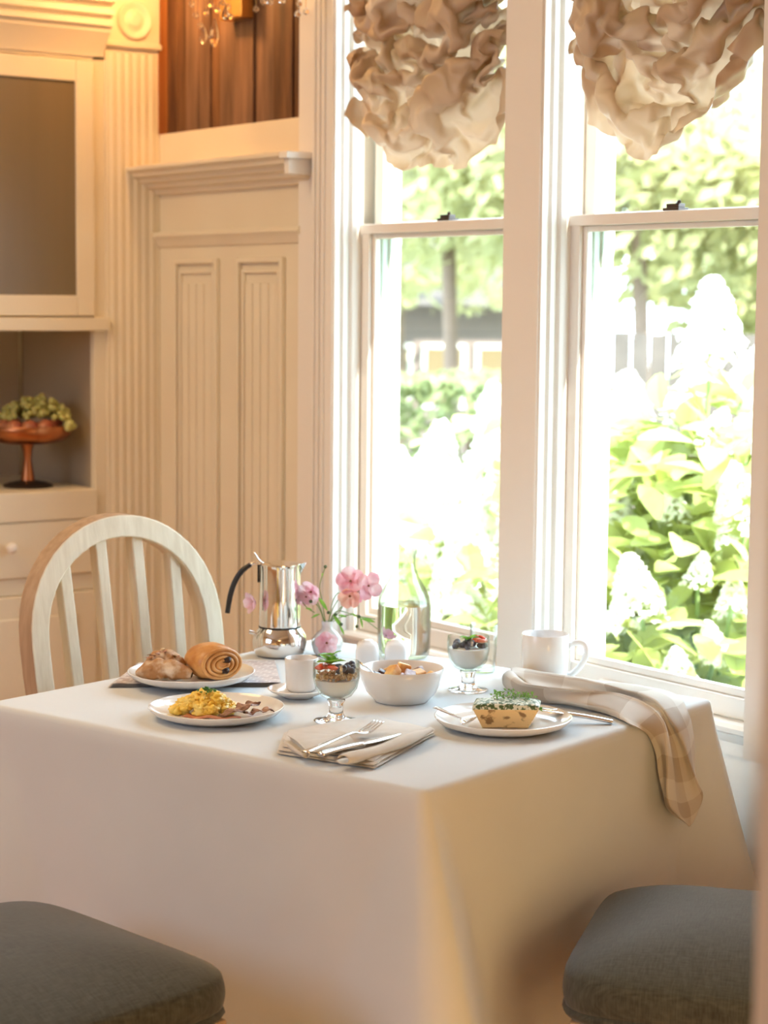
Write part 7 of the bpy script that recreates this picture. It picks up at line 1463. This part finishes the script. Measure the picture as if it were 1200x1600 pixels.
for x, y in ((508, 884), (463, 963), (533, 973), (557, 976), (486, 938), (560, 961), (513, 955), (524, 958)):
    MB().blob(L(x, y, -.02), .0036, 2, x, .1).build('bud', M['bud'], fs, smooth=True)
random.seed(13)
for (x, y, dx, dz, Lf) in ((497, 932, .7, -.8, .030), (520, 958, .7, -.9, .028), (528, 960, 1, .1, .018), (556, 962, -.6, .7, .016), (564, 965, 1, -.05, .028), (562, 962, .3, -1, .018), (500, 958, -1, -.2, .018), (530, 975, .6, -.9, .018), (488, 952, -1, .6, .016), (503, 900, .1, 1, .012)):
    mb = MB(); c = L(x, y, -.015); d = Vector((dx, -.1, dz)).normalized(); s = d.cross(Vector((0, 1, 0))).normalized(); rows = []
    for j in range(7):
        t = j/6; w_ = Lf*.13*math.sin(PI*(t*.9+.05)); p = c+d*Lf*t+Vector((0, -.004*t, -.004*t*t)); rows.append([p-s*w_, p+Vector((0, w_*.4, 0)), p+s*w_])
    mb.grid(rows).build('leaf', M['mint'], fs, smooth=True)

# folded linen napkin with fork and knife
def cloth_loft(stations, nu, nv):
    # stations: list of control rows (same length); returns smooth rows
    cols = [spline([st[i] for st in stations], nu) for i in range(len(stations[0]))]
    return [spline([cols[i][j] for i in range(len(cols))], nv) for j in range(nu)]
A_ = Vector((-2.5859, 1.6878, 0.7500)); B_ = Vector((-2.4147, 1.7565, 0.7500)); C_ = Vector((-2.5555, 1.9838, 0.7500)); D_ = Vector((-2.7061, 1.9675, 0.7500)); E_ = Vector((-2.6889, 1.7675, 0.7500))
nk = thing('folded_napkin', 'folded beige linen napkin under fork and knife at the table front', 'napkin', (0, 0, 0))
def wavy(P, z, amp, seed, n=16):
    return [Vector((p.x, p.y, z+amp*noise.noise(Vector((p.x*22+seed, p.y*22, seed))))) for p in P]
def pad(z0, z1, k, seed):
    cen = (A_+B_+C_+D_+E_)/5
    out = [cen+(p-cen)*k for p in (A_, B_, C_, D_, E_)]
    per = []
    for i in range(5):
        a, b = out[i], out[(i+1) % 5]
        for t in range(14): per.append(a.lerp(b, t/14))
    rows = []
    zm = (z0+z1)/2
    for kk, zz in ((.0, z0), (.97, z0), (1.0, zm), (.97, z1), (.6, z1), (.3, z1), (0, z1)):
        rows.append([(cen.x+(p.x-cen.x)*kk*(1+.012*noise.noise(Vector((i*.35, seed, 0)))), cen.y+(p.y-cen.y)*kk*(1+.012*noise.noise(Vector((i*.35, seed, 0)))), zz+(.0022*noise.noise(Vector((p.x*25, p.y*25, seed))) if zz > TOP+.003 else .0005)) for i, p in enumerate(per)])
    return rows
for k, (z0, z1, kk) in enumerate(((.7510, .7550, 1.0), (.7556, .7600, .985), (.7605, .7645, .93))):
    MB().grid(pad(z0, z1, kk, k*3.3), True).build('fold', M['linen'], nk, smooth=True, auto=70)
# rolled front flap: loose roll along the right front edge
p0 = Vector((-2.4393, 1.7132, 0.7650)); p1 = Vector((-2.4669, 1.8128, 0.7650)); p2 = Vector((-2.5338, 1.9561, 0.7650))
rows = []
for i in range(30):
    t = i/29; c = spline([p0, p1, p2], 30)[i]; d = (p2-p0).normalized(); s = Vector((d.y, -d.x, 0)); rr = .010+.004*math.sin(t*3.0+.5)+.002*math.sin(t*11)
    row = []
    for j in range(22):
        a = -2.6+j/21*5.6; q = rr*(1-.018*j); row.append(c+s*math.cos(a)*q*1.25+Vector((0, 0, 1))*(math.sin(a)*q*.75+.004))
    rows.append(row)
o = MB().grid(rows).build('rolled_edge', M['linen'], nk, smooth=True); so = o.modifiers.new('t', 'SOLIDIFY'); so.thickness = .0012
p0 = Vector((-2.6102, 1.7220, 0.7640)); p2 = Vector((-2.5028, 1.6882, 0.7640)); rows = []
for i in range(16):
    t = i/15; c = p0.lerp(p2, t); d = (p2-p0).normalized(); s = Vector((d.y, -d.x, 0)); rr = .0075+.002*math.sin(t*4)
    rows.append([c+s*math.cos(1.9+j/17*5.0)*rr*1.2*(1-.02*j)+Vector((0, 0, math.sin(1.9+j/17*5.0)*rr*(1-.02*j)+.002)) for j in range(18)])
o = MB().grid(rows).build('rolled_edge', M['linen'], nk, smooth=True); so = o.modifiers.new('t', 'SOLIDIFY'); so.thickness = .0012
fork('fork with tines raised lying on the folded napkin', (-2.5072, 1.6900, 0.7680), (-2.5731, 1.8799, 0.7800), .7700, .7735)
knife('knife half tucked in the fold of the folded napkin', (-2.4835, 1.7017, 0.7680), (-2.5295, 1.8948, 0.7680), .7695, .7690)

# draped napkin: ridged strip running to the table edge and hanging down
def W3(*a): return Vector(a)
ST = [
 [(-2.7564, 2.3183, 0.7520), (-2.7761, 2.3129, 0.7650), (-2.7855, 2.3203, 0.7820), (-2.7852, 2.3369, 0.7900), (-2.7902, 2.3554, 0.7800), (-2.7582, 2.3237, 0.7860), (-2.7854, 2.3386, 0.7910), (-2.8322, 2.3905, 0.7820), (-2.9131, 2.4736, 0.7570)],
 [(-2.6730, 2.3059, 0.7520), (-2.6857, 2.2922, 0.7620), (-2.6819, 2.2765, 0.7820), (-2.6685, 2.2771, 0.7900), (-2.6819, 2.3085, 0.7750), (-2.7138, 2.3403, 0.7770), (-2.7319, 2.3617, 0.7910), (-2.7628, 2.4011, 0.7820), (-2.8341, 2.4796, 0.7550)],
 [(-2.6073, 2.3327, 0.7520), (-2.6016, 2.3075, 0.7640), (-2.6058, 2.3138, 0.7800), (-2.5950, 2.3163, 0.7850), (-2.6160, 2.3508, 0.7660), (-2.6481, 2.3981, 0.7660), (-2.6543, 2.4095, 0.7840), (-2.6793, 2.4465, 0.7760), (-2.7478, 2.5256, 0.7540)],
 [(-2.5098, 2.3313, 0.7530), (-2.5097, 2.3277, 0.7660), (-2.5410, 2.3669, 0.7780), (-2.5407, 2.3820, 0.7810), (-2.5574, 2.4091, 0.7600), (-2.5818, 2.4412, 0.7640), (-2.5772, 2.4206, 0.7800), (-2.6147, 2.4992, 0.7700), (-2.6632, 2.5621, 0.7540)],
 [(-2.4300, 2.3097, 0.7540), (-2.4432, 2.3220, 0.7580), (-2.4709, 2.3784, 0.7680), (-2.4686, 2.3868, 0.7720), (-2.4657, 2.3937, 0.7580), (-2.4946, 2.4323, 0.7600), (-2.4992, 2.4317, 0.7720), (-2.5299, 2.4983, 0.7640), (-2.5622, 2.5514, 0.7550)],
]

ST += [
 [(-2.4377, 2.3555, 0.7302), (-2.4344, 2.3582, 0.7350), (-2.4307, 2.3818, 0.7463), (-2.4315, 2.3918, 0.7472), (-2.4531, 2.4165, 0.7312), (-2.4539, 2.4265, 0.7345), (-2.4402, 2.4222, 0.7397), (-2.4589, 2.4658, 0.7404), (-2.4772, 2.4932, 0.7479)],
 [(-2.4409, 2.3812, 0.6923), (-2.4329, 2.3823, 0.7051), (-2.4159, 2.3809, 0.7096), (-2.4231, 2.3989, 0.7048), (-2.4483, 2.4286, 0.6939), (-2.4471, 2.4462, 0.6942), (-2.4339, 2.4439, 0.7016), (-2.4571, 2.4811, 0.7041), (-2.4770, 2.5071, 0.7136)],
 [(-2.4381, 2.3857, 0.6593), (-2.4313, 2.3913, 0.6655), (-2.4119, 2.3815, 0.6685), (-2.4210, 2.4061, 0.6610), (-2.4469, 2.4382, 0.6469), (-2.4483, 2.4649, 0.6453), (-2.4364, 2.4669, 0.6544), (-2.4544, 2.4865, 0.6575), (-2.4744, 2.5125, 0.6689)],
 [(-2.4371, 2.3967, 0.6225), (-2.4279, 2.3939, 0.6271), (-2.4124, 2.3834, 0.6273), (-2.4199, 2.4095, 0.6197), (-2.4425, 2.4448, 0.6053), (-2.4481, 2.4789, 0.6039), (-2.4417, 2.4928, 0.6149), (-2.4543, 2.5005, 0.6206), (-2.4662, 2.5057, 0.6292)],
 [(-2.4373, 2.4122, 0.5858), (-2.4279, 2.4012, 0.5941), (-2.4195, 2.4006, 0.5937), (-2.4229, 2.4198, 0.5855), (-2.4393, 2.4553, 0.5744), (-2.4465, 2.4878, 0.5773), (-2.4482, 2.5083, 0.5904), (-2.4543, 2.5078, 0.5962), (-2.4591, 2.5028, 0.6029)],
 [(-2.4480, 2.4712, 0.5492), (-2.4444, 2.4659, 0.5519), (-2.4407, 2.4638, 0.5519), (-2.4405, 2.4669, 0.5491), (-2.4433, 2.4730, 0.5464), (-2.4437, 2.4781, 0.5491), (-2.4456, 2.4846, 0.5523), (-2.4478, 2.4852, 0.5541), (-2.4494, 2.4835, 0.5563)],
]
dn = thing('draped_napkin', 'loosely gathered beige checked linen napkin draped over the right table edge', 'napkin', (0, 0, 0))
rows = cloth_loft(ST, 90, 60)
rows = [[p + Vector((0, 0, .0012*noise.noise(p*40))) for p in r] for r in rows]
def linen_check():
    m = mat('checked_linen', (.66, .58, .48), .8, sheen=.2)
    nt = m.node_tree; n = nt.nodes; b = n['Principled BSDF']
    tc = n.new('ShaderNodeTexCoord'); sp_ = n.new('ShaderNodeSeparateXYZ'); nt.links.new(tc.outputs['UV'], sp_.inputs[0])
    gs = []
    for ax in ('X', 'Y'):
        w_ = n.new('ShaderNodeMath'); w_.operation = 'FRACT'; nt.links.new(sp_.outputs[ax], w_.inputs[0])
        g = n.new('ShaderNodeMath'); g.operation = 'GREATER_THAN'; g.inputs[1].default_value = .5; nt.links.new(w_.outputs[0], g.inputs[0]); gs.append(g)
    a = n.new('ShaderNodeMath'); a.operation = 'ADD'; nt.links.new(gs[0].outputs[0], a.inputs[0]); nt.links.new(gs[1].outputs[0], a.inputs[1])
    h = n.new('ShaderNodeMath'); h.operation = 'MULTIPLY'; h.inputs[1].default_value = .5; nt.links.new(a.outputs[0], h.inputs[0])
    r = n.new('ShaderNodeValToRGB'); r.color_ramp.interpolation = 'CONSTANT'
    r.color_ramp.elements[0].color = (.82, .78, .71, 1); r.color_ramp.elements[1].position = .9; r.color_ramp.elements[1].color = (.58, .50, .41, 1)
    e = r.color_ramp.elements.new(.3); e.color = (.72, .66, .58, 1)
    nt.links.new(h.outputs[0], r.inputs[0]); nt.links.new(r.outputs[0], b.inputs['Base Color'])
    t = n.new('ShaderNodeBsdfTranslucent'); nt.links.new(r.outputs[0], t.inputs[0]); mx = n.new('ShaderNodeMixShader'); mx.inputs[0].default_value = .2
    nt.links.new(b.outputs[0], mx.inputs[1]); nt.links.new(t.outputs[0], mx.inputs[2]); nt.links.new(mx.outputs[0], n['Material Output'].inputs[0])
    return m
o = MB().grid(rows).build('cloth', linen_check(), dn, smooth=True)
uv = o.data.uv_layers.new(name='UVMap')
for l in o.data.loops:
    j, i = divmod(l.vertex_index, 60); uv.data[l.index].uv = (j/90*5.2+.2, i/60*3.4+.1)
so = o.modifiers.new('t', 'SOLIDIFY'); so.thickness = .0014

# ================================================================== OUTSIDE
GZ = -.55
struct(MB().box((-40, 2.83, GZ-.1), (14, 50, GZ)).build('ground_lawn', M['lawn']))
FW = Vector((-.8015, .5879, -.1060)); RT = Vector((.5914, .8063, 0))
def leaf_mesh(name, m, Lf, Wd, curl=.15):
    mb = MB(); rows = []
    for j in range(5):
        t = j/4; w_ = Wd*math.sin(PI*(t*.86+.07)); rows.append([(-w_, Lf*t, w_*.35-curl*Lf*t*t), (0, Lf*t, -curl*Lf*t*t), (w_, Lf*t, w_*.35-curl*Lf*t*t)])
    return mb.grid(rows).mesh(name, m, True)
LM = leaf_mesh('hydrangea_leaf', M['leaf'], .12, .038)
def panicle_mesh(seed):
    random.seed(seed); mb = MB()
    for i in range(300):
        t = random.random()**.8; rad = (.5*(1-t)**.75+.04)*(.85+.2*random.random()); a = random.uniform(0, 2*PI)
        c = Vector((rad*math.cos(a), rad*math.sin(a), t*1.25-.1)); nn = (Vector((c.x, c.y, .3))+Vector((random.uniform(-.4, .4), random.uniform(-.4, .4), random.uniform(-.3, .4)))).normalized()
        u = nn.orthogonal().normalized(); v = nn.cross(u); s = .085
        for q in range(4):
            an = q*PI/2+a; d = u*math.cos(an)+v*math.sin(an); e = nn.cross(d)
            mb.add([c, c+d*s*.6+e*s*.5+nn*.01, c+d*s*1.1, c+d*s*.6-e*s*.5+nn*.01], [(0, 1, 2, 3)])
    return mb.mesh('flower_head', M['hyd'])
PM = [panicle_mesh(i) for i in range(3)]
def hydrangea(label, base, heads, leaves, stems_):
    r = thing('hydrangea_bush', label, 'shrub', base, 0, None); bs = Vector(base)
    for k, (c, R, tilt) in enumerate(heads):
        o = bpy.data.objects.new('flower_head', PM[k % 3]); COL.objects.link(o); o.parent = r
        c = Vector(c); o.location = c-bs-Vector((0, 0, R*.6)); o.scale = (R*2, R*2, R*1.9); o.rotation_euler = (tilt[0], tilt[1], k*1.3)
    for k, (c, rt, s) in enumerate(leaves[:290]):
        o = bpy.data.objects.new('leaf', LM); COL.objects.link(o); o.parent = r; o.location = Vector(c)-bs; o.rotation_euler = rt; o.scale = (s, s, s)
    if len(leaves) > 290:
        mb = MB(); src_ = [v.co.copy() for v in LM.vertices]; fc_ = [tuple(p.vertices) for p in LM.polygons]
        for c, rt, s in leaves[290:]:
            mtx = Matrix.LocRotScale(Vector(c)-bs, __import__('mathutils').Euler(rt), Vector((s, s, s))); mb.add([mtx @ v for v in src_], fc_)
        mb.build('foliage', M['leaf'], r)['kind'] = 'stuff'
    for st in stems_:
        MB().tube(spline([Vector(p)-bs for p in st], 10), [.010]*6+[.006]*4, 6).build('stem', M['stem'], r, smooth=True)
random.seed(31)
def fill_leaves(n, fx, fy, zd0, zd1, cam_h=1.47):
    pass
# right bush: flower heads where the right window shows them
HR = [((-3.8437, 3.9251, 1.3763), .105, (.1, .1)), ((-3.8529, 4.0600, 1.2511), .095, (.3, .4)), ((-3.7582, 3.9916, 1.0984), .085, (.2, .5)), ((-4.0189, 3.9929, 1.1913), .07, (0, -.3)), ((-4.3225, 4.0730, 1.1026), .105, (.1, -.2)), ((-4.2588, 3.9615, 0.9456), .11, (.1, -.3)),
      ((-4.1244, 3.9899, 1.0293), .07, (0, .4)), ((-3.7511, 3.8354, 1.1214), .05, (.4, 0)), ((-3.5309, 3.7625, 0.9380), .085, (.2, .3)), ((-3.6051, 3.4504, 0.7120), .08, (.2, -.2)), ((-4.0231, 3.7472, 0.8041), .09, (.1, .1)), ((-3.6686, 3.8955, 0.8315), .075, (.3, .2)),
      ((-3.6810, 4.0877, 1.0472), .10, (.2, .3)), ((-3.9233, 4.3162, 1.3179), .10, (.1, .1)), ((-3.4805, 3.6018, 0.6088), .045, (.3, .2)), ((-3.4614, 3.4492, 0.5620), .05, (.5, 0)), ((-3.5960, 3.6438, 0.7722), .04, (.2, 0)), ((-3.4669, 3.6408, 0.7222), .045, (.4, .3)), ((-3.7882, 3.7476, 0.9153), .045, (.1, .1))]
HL = [((-4.7906, 3.9220, 0.9759), .095, (0, .1)), ((-5.1070, 4.1919, 1.0932), .07, (0, 0)), ((-5.2072, 4.0281, 0.9423), .085, (.1, -.1)), ((-4.9049, 3.7333, 0.7938), .09, (.2, .2)), ((-4.6984, 3.6858, 0.8551), .11, (.1, 0)), ((-4.4850, 3.6271, 0.8015), .10, (.2, .3)), ((-4.4627, 3.4794, 0.7569), .12, (.1, -.2)),
      ((-4.6632, 3.5277, 0.6550), .11, (0, 0)), ((-4.2453, 3.4244, 0.6940), .11, (.1, .1)), ((-4.1026, 3.2669, 0.6279), .10, (.2, 0)), ((-4.4108, 3.3496, 0.5881), .09, (.1, .2)), ((-4.5737, 3.8597, 0.8764), .10, (0, .1)), ((-4.2597, 3.5757, 0.6990), .10, (.1, .2)), ((-5.4241, 4.0574, 0.8595), .07, (0, .1))]
def leaves_in(cx, cy, zc, n, sx, sz, sd, ztop):
    out = []
    for i in range(n):
        u = random.gauss(0, sx); z = random.uniform(-.30, ztop); d = random.gauss(0, sd)
        if z > zc+ .35 - abs(u)*.35: z -= .4
        c = Vector((cx, cy, 0))+RT*u+Vector((FW.x, FW.y, 0))*d; c.z = z
        if c.y < 3.05: c.y = 3.05+random.random()*.2
        out.append((c, (random.uniform(-.9, .5), random.uniform(-.5, .5), random.uniform(0, 2*PI)), random.uniform(.7, 1.35)))
    out.sort(key=lambda q: (q[0]-Vector((0, 0, 1.47))).length)
    return out
cR = Vector((-3.8665, 3.8773, 0.8120)); cL = Vector((-4.6675, 3.6896, 0.6423))
def stems_for(H, c):
    return [[(c.x+random.uniform(-.2, .2), max(3.1, c.y+random.uniform(-.2, .2)), GZ), tuple((Vector(h[0])+Vector((c.x, c.y, GZ)))/2+Vector((0, 0, .2))), h[0]] for h in H]
lvR = leaves_in(cR.x, cR.y, 1.0, 1500, .34, .5, .28, 1.16)
# leaves gathered under each head
for h in HR+HR:
    for i in range(12):
        c = Vector(h[0])+Vector((random.uniform(-.14, .14), random.uniform(-.14, .14), random.uniform(-.30, -.06))); lvR.append((c, (random.uniform(-.9, .4), random.uniform(-.5, .5), random.uniform(0, 6.3)), random.uniform(.8, 1.3)))
hydrangea('white panicle hydrangea bush outside the right window', (cR.x, cR.y, GZ), HR, lvR, stems_for(HR, cR))
lvL = leaves_in(cL.x, cL.y, .7, 1100, .40, .5, .30, .80)
for h in HL:
    for i in range(10):
        c = Vector(h[0])+Vector((random.uniform(-.14, .14), random.uniform(-.14, .14), random.uniform(-.30, -.06))); lvL.append((c, (random.uniform(-.9, .4), random.uniform(-.5, .5), random.uniform(0, 6.3)), random.uniform(.8, 1.3)))
hydrangea('white hydrangea bush outside the left window, behind the carafe', (cL.x, cL.y, GZ), HL, lvL, stems_for(HL, cL))

def leaf_cloud(name, m, parent, pts, s0, s1):
    mb = MB()
    for c in pts:
        d = Vector((random.uniform(-1, 1), random.uniform(-1, 1), random.uniform(-1, 1))).normalized(); u = d.orthogonal().normalized(); v = d.cross(u); s = random.uniform(s0, s1)
        mb.add([c+u*s, c+v*s*.55, c-u*s, c-v*s*.55], [(0, 1, 2, 3)])
    return stuff(mb.build(name, m, parent))
def ellipsoid_pts(n, c, r, shell=.55):
    out = []
    while len(out) < n:
        v = Vector((random.gauss(0, 1), random.gauss(0, 1), random.gauss(0, 1))).normalized()*(shell+(1-shell)*random.random())
        k = 1+.25*noise.noise(v*2.2+Vector(c)*.3)
        out.append(Vector((c[0]+v.x*r[0]*k, c[1]+v.y*r[1]*k, c[2]+v.z*r[2]*k)))
    return out
def tree(label, base, h, crowns, n, s0, s1):
    r = thing('garden_tree', label, 'tree', base)
    b = Vector(base)
    MB().tube(spline([(0, 0, 0), (.05, .02, h*.4), (-.04, 0, h*1.6)], 10), [.08]*5+[.05]*5, 10).build('trunk', M['bark'], r, smooth=True)
    for (c, rr) in crowns:
        leaf_cloud('crown', M['leaf2'], r, ellipsoid_pts(n, c, rr), s0, s1)
def atp(p): return (p[0], p[1], GZ)
t1 = (-10.6922, 8.3664, 1.4065); t2 = (-9.1816, 8.7288, 1.4223); t3 = (-10.6442, 10.9853, 1.4186); t4 = (-13.7248, 10.1792, 1.3861)
tree('leafy tree beyond the hedge seen through the left window', atp(t1), 1.9, [((0, 0, 3.3), (1.2, 1.2, 1.0)), ((.7, .9, 2.9), (.9, .9, .6)), ((-.7, -.9, 3.0), (.9, .9, .7))], 2600, .04, .09)
tree('tree with low branches seen through the left part of the right window', atp(t2), 1.7, [((0, 0, 3.0), (1.1, 1.1, .9)), ((.5, .7, 2.65), (.8, .8, .5)), ((-.5, -.6, 3.1), (.9, .9, .8))], 2600, .04, .09)
tree('taller tree far back, right of the others', atp(t3), 1.9, [((0, 0, 3.1), (1.5, 1.5, 1.3)), ((.8, 1.1, 3.4), (1.2, 1.2, 1.0)), ((.3, .4, 2.3), (1.1, 1.1, .6))], 2800, .05, .11)
tree('far tree behind the pink house wall', atp(t4), 1.9, [((0, 0, 3.2), (1.7, 1.7, 1.3)), ((-1.2, -1.0, 3.5), (1.4, 1.4, 1.2))], 2800, .06, .12)
# clipped hedge
h0 = Vector((-8.5504, 6.0933, 0.8979)); h1 = Vector((-7.9468, 6.9184, 0.9072)); hz = 1.0649
hr = thing('clipped_hedge', 'clipped green hedge across the garden seen through the left window', 'hedge', ((h0.x+h1.x)/2, (h0.y+h1.y)/2, GZ))
dv = Vector((h1.x-h0.x, h1.y-h0.y, 0)); dn_ = dv.normalized(); pn = Vector((-dn_.y, dn_.x, 0)); pts = []
for i in range(9000):
    u = random.uniform(-.5, .5)*(dv.length+.6); v = random.uniform(-.45, .45); z = random.uniform(0, hz-GZ)
    f = random.random()
    if f < .45: z = hz-GZ-random.random()*.06
    elif f < .85: v = random.choice((-.45, .45))+random.uniform(-.05, .05)
    pts.append(dn_*u+pn*v+Vector((0, 0, z+.05*noise.noise(Vector((u*3, v*3, 0))))))
leaf_cloud('hedge_leaves', M['hedge'], hr, pts, .025, .05)
for i in range(8):
    q = dn_*((i+.5)/8-.5)*dv.length; MB().tube([q, q+Vector((.02, 0, (hz-GZ)*.8))], [.03, .015], 6).build('stem', M['bark'], hr)
# board fence behind the right window, and rendered house wall behind the left
f0 = Vector((-8.6674, 7.7293, 1.4228)); f1 = Vector((-7.8961, 8.7835, 1.4347)); fz = 1.3037
fn = thing('board_fence', 'weathered board fence at the back of the garden behind the right window', 'fence', (f0.x, f0.y, GZ), math.atan2(f1.y-f0.y, f1.x-f0.x))
FL = (Vector((f1.x-f0.x, f1.y-f0.y))).length; nb = 12
for i in range(nb): MB().box((FL*i/nb+.004, 0, .05), (FL*(i+1)/nb-.004, .02, fz-GZ+random.uniform(-.01, .01))).build('fence_board', M['fence'], fn)
for z in (.3, .9): MB().box((0, .02, z), (FL, .06, z+.08)).build('fence_rail', M['fence'], fn)
q0 = Vector((-15.7036, 10.8791, 1.3706)); q1 = Vector((-14.3201, 12.7702, 1.3919)); qz = 1.4359
hs = thing('garden_house', 'pale pink rendered house wall beyond the hedge in the left window', 'building', (q0.x, q0.y, GZ), math.atan2(q1.y-q0.y, q1.x-q0.x))
QL = (Vector((q1.x-q0.x, q1.y-q0.y))).length
MB().box((0, 0, 0), (QL, 3.0, qz-GZ)).build('wall', M['house'], hs)
MB().extr([(-.3, qz-GZ), (3.3, qz-GZ), (1.5, qz-GZ+1.0)], 'x', -.2, QL+.2).build('roof', M['fence'], hs)
for i in range(4):
    x = QL*(.15+.22*i); f = MB().box((x, -.03, 1.0), (x+.42, .02, 1.62)).build('window', M['out_trim'], hs)
    MB().box((x+.04, -.035, 1.04), (x+.38, -.03, 1.58)).build('pane', M['door_glass'], f)
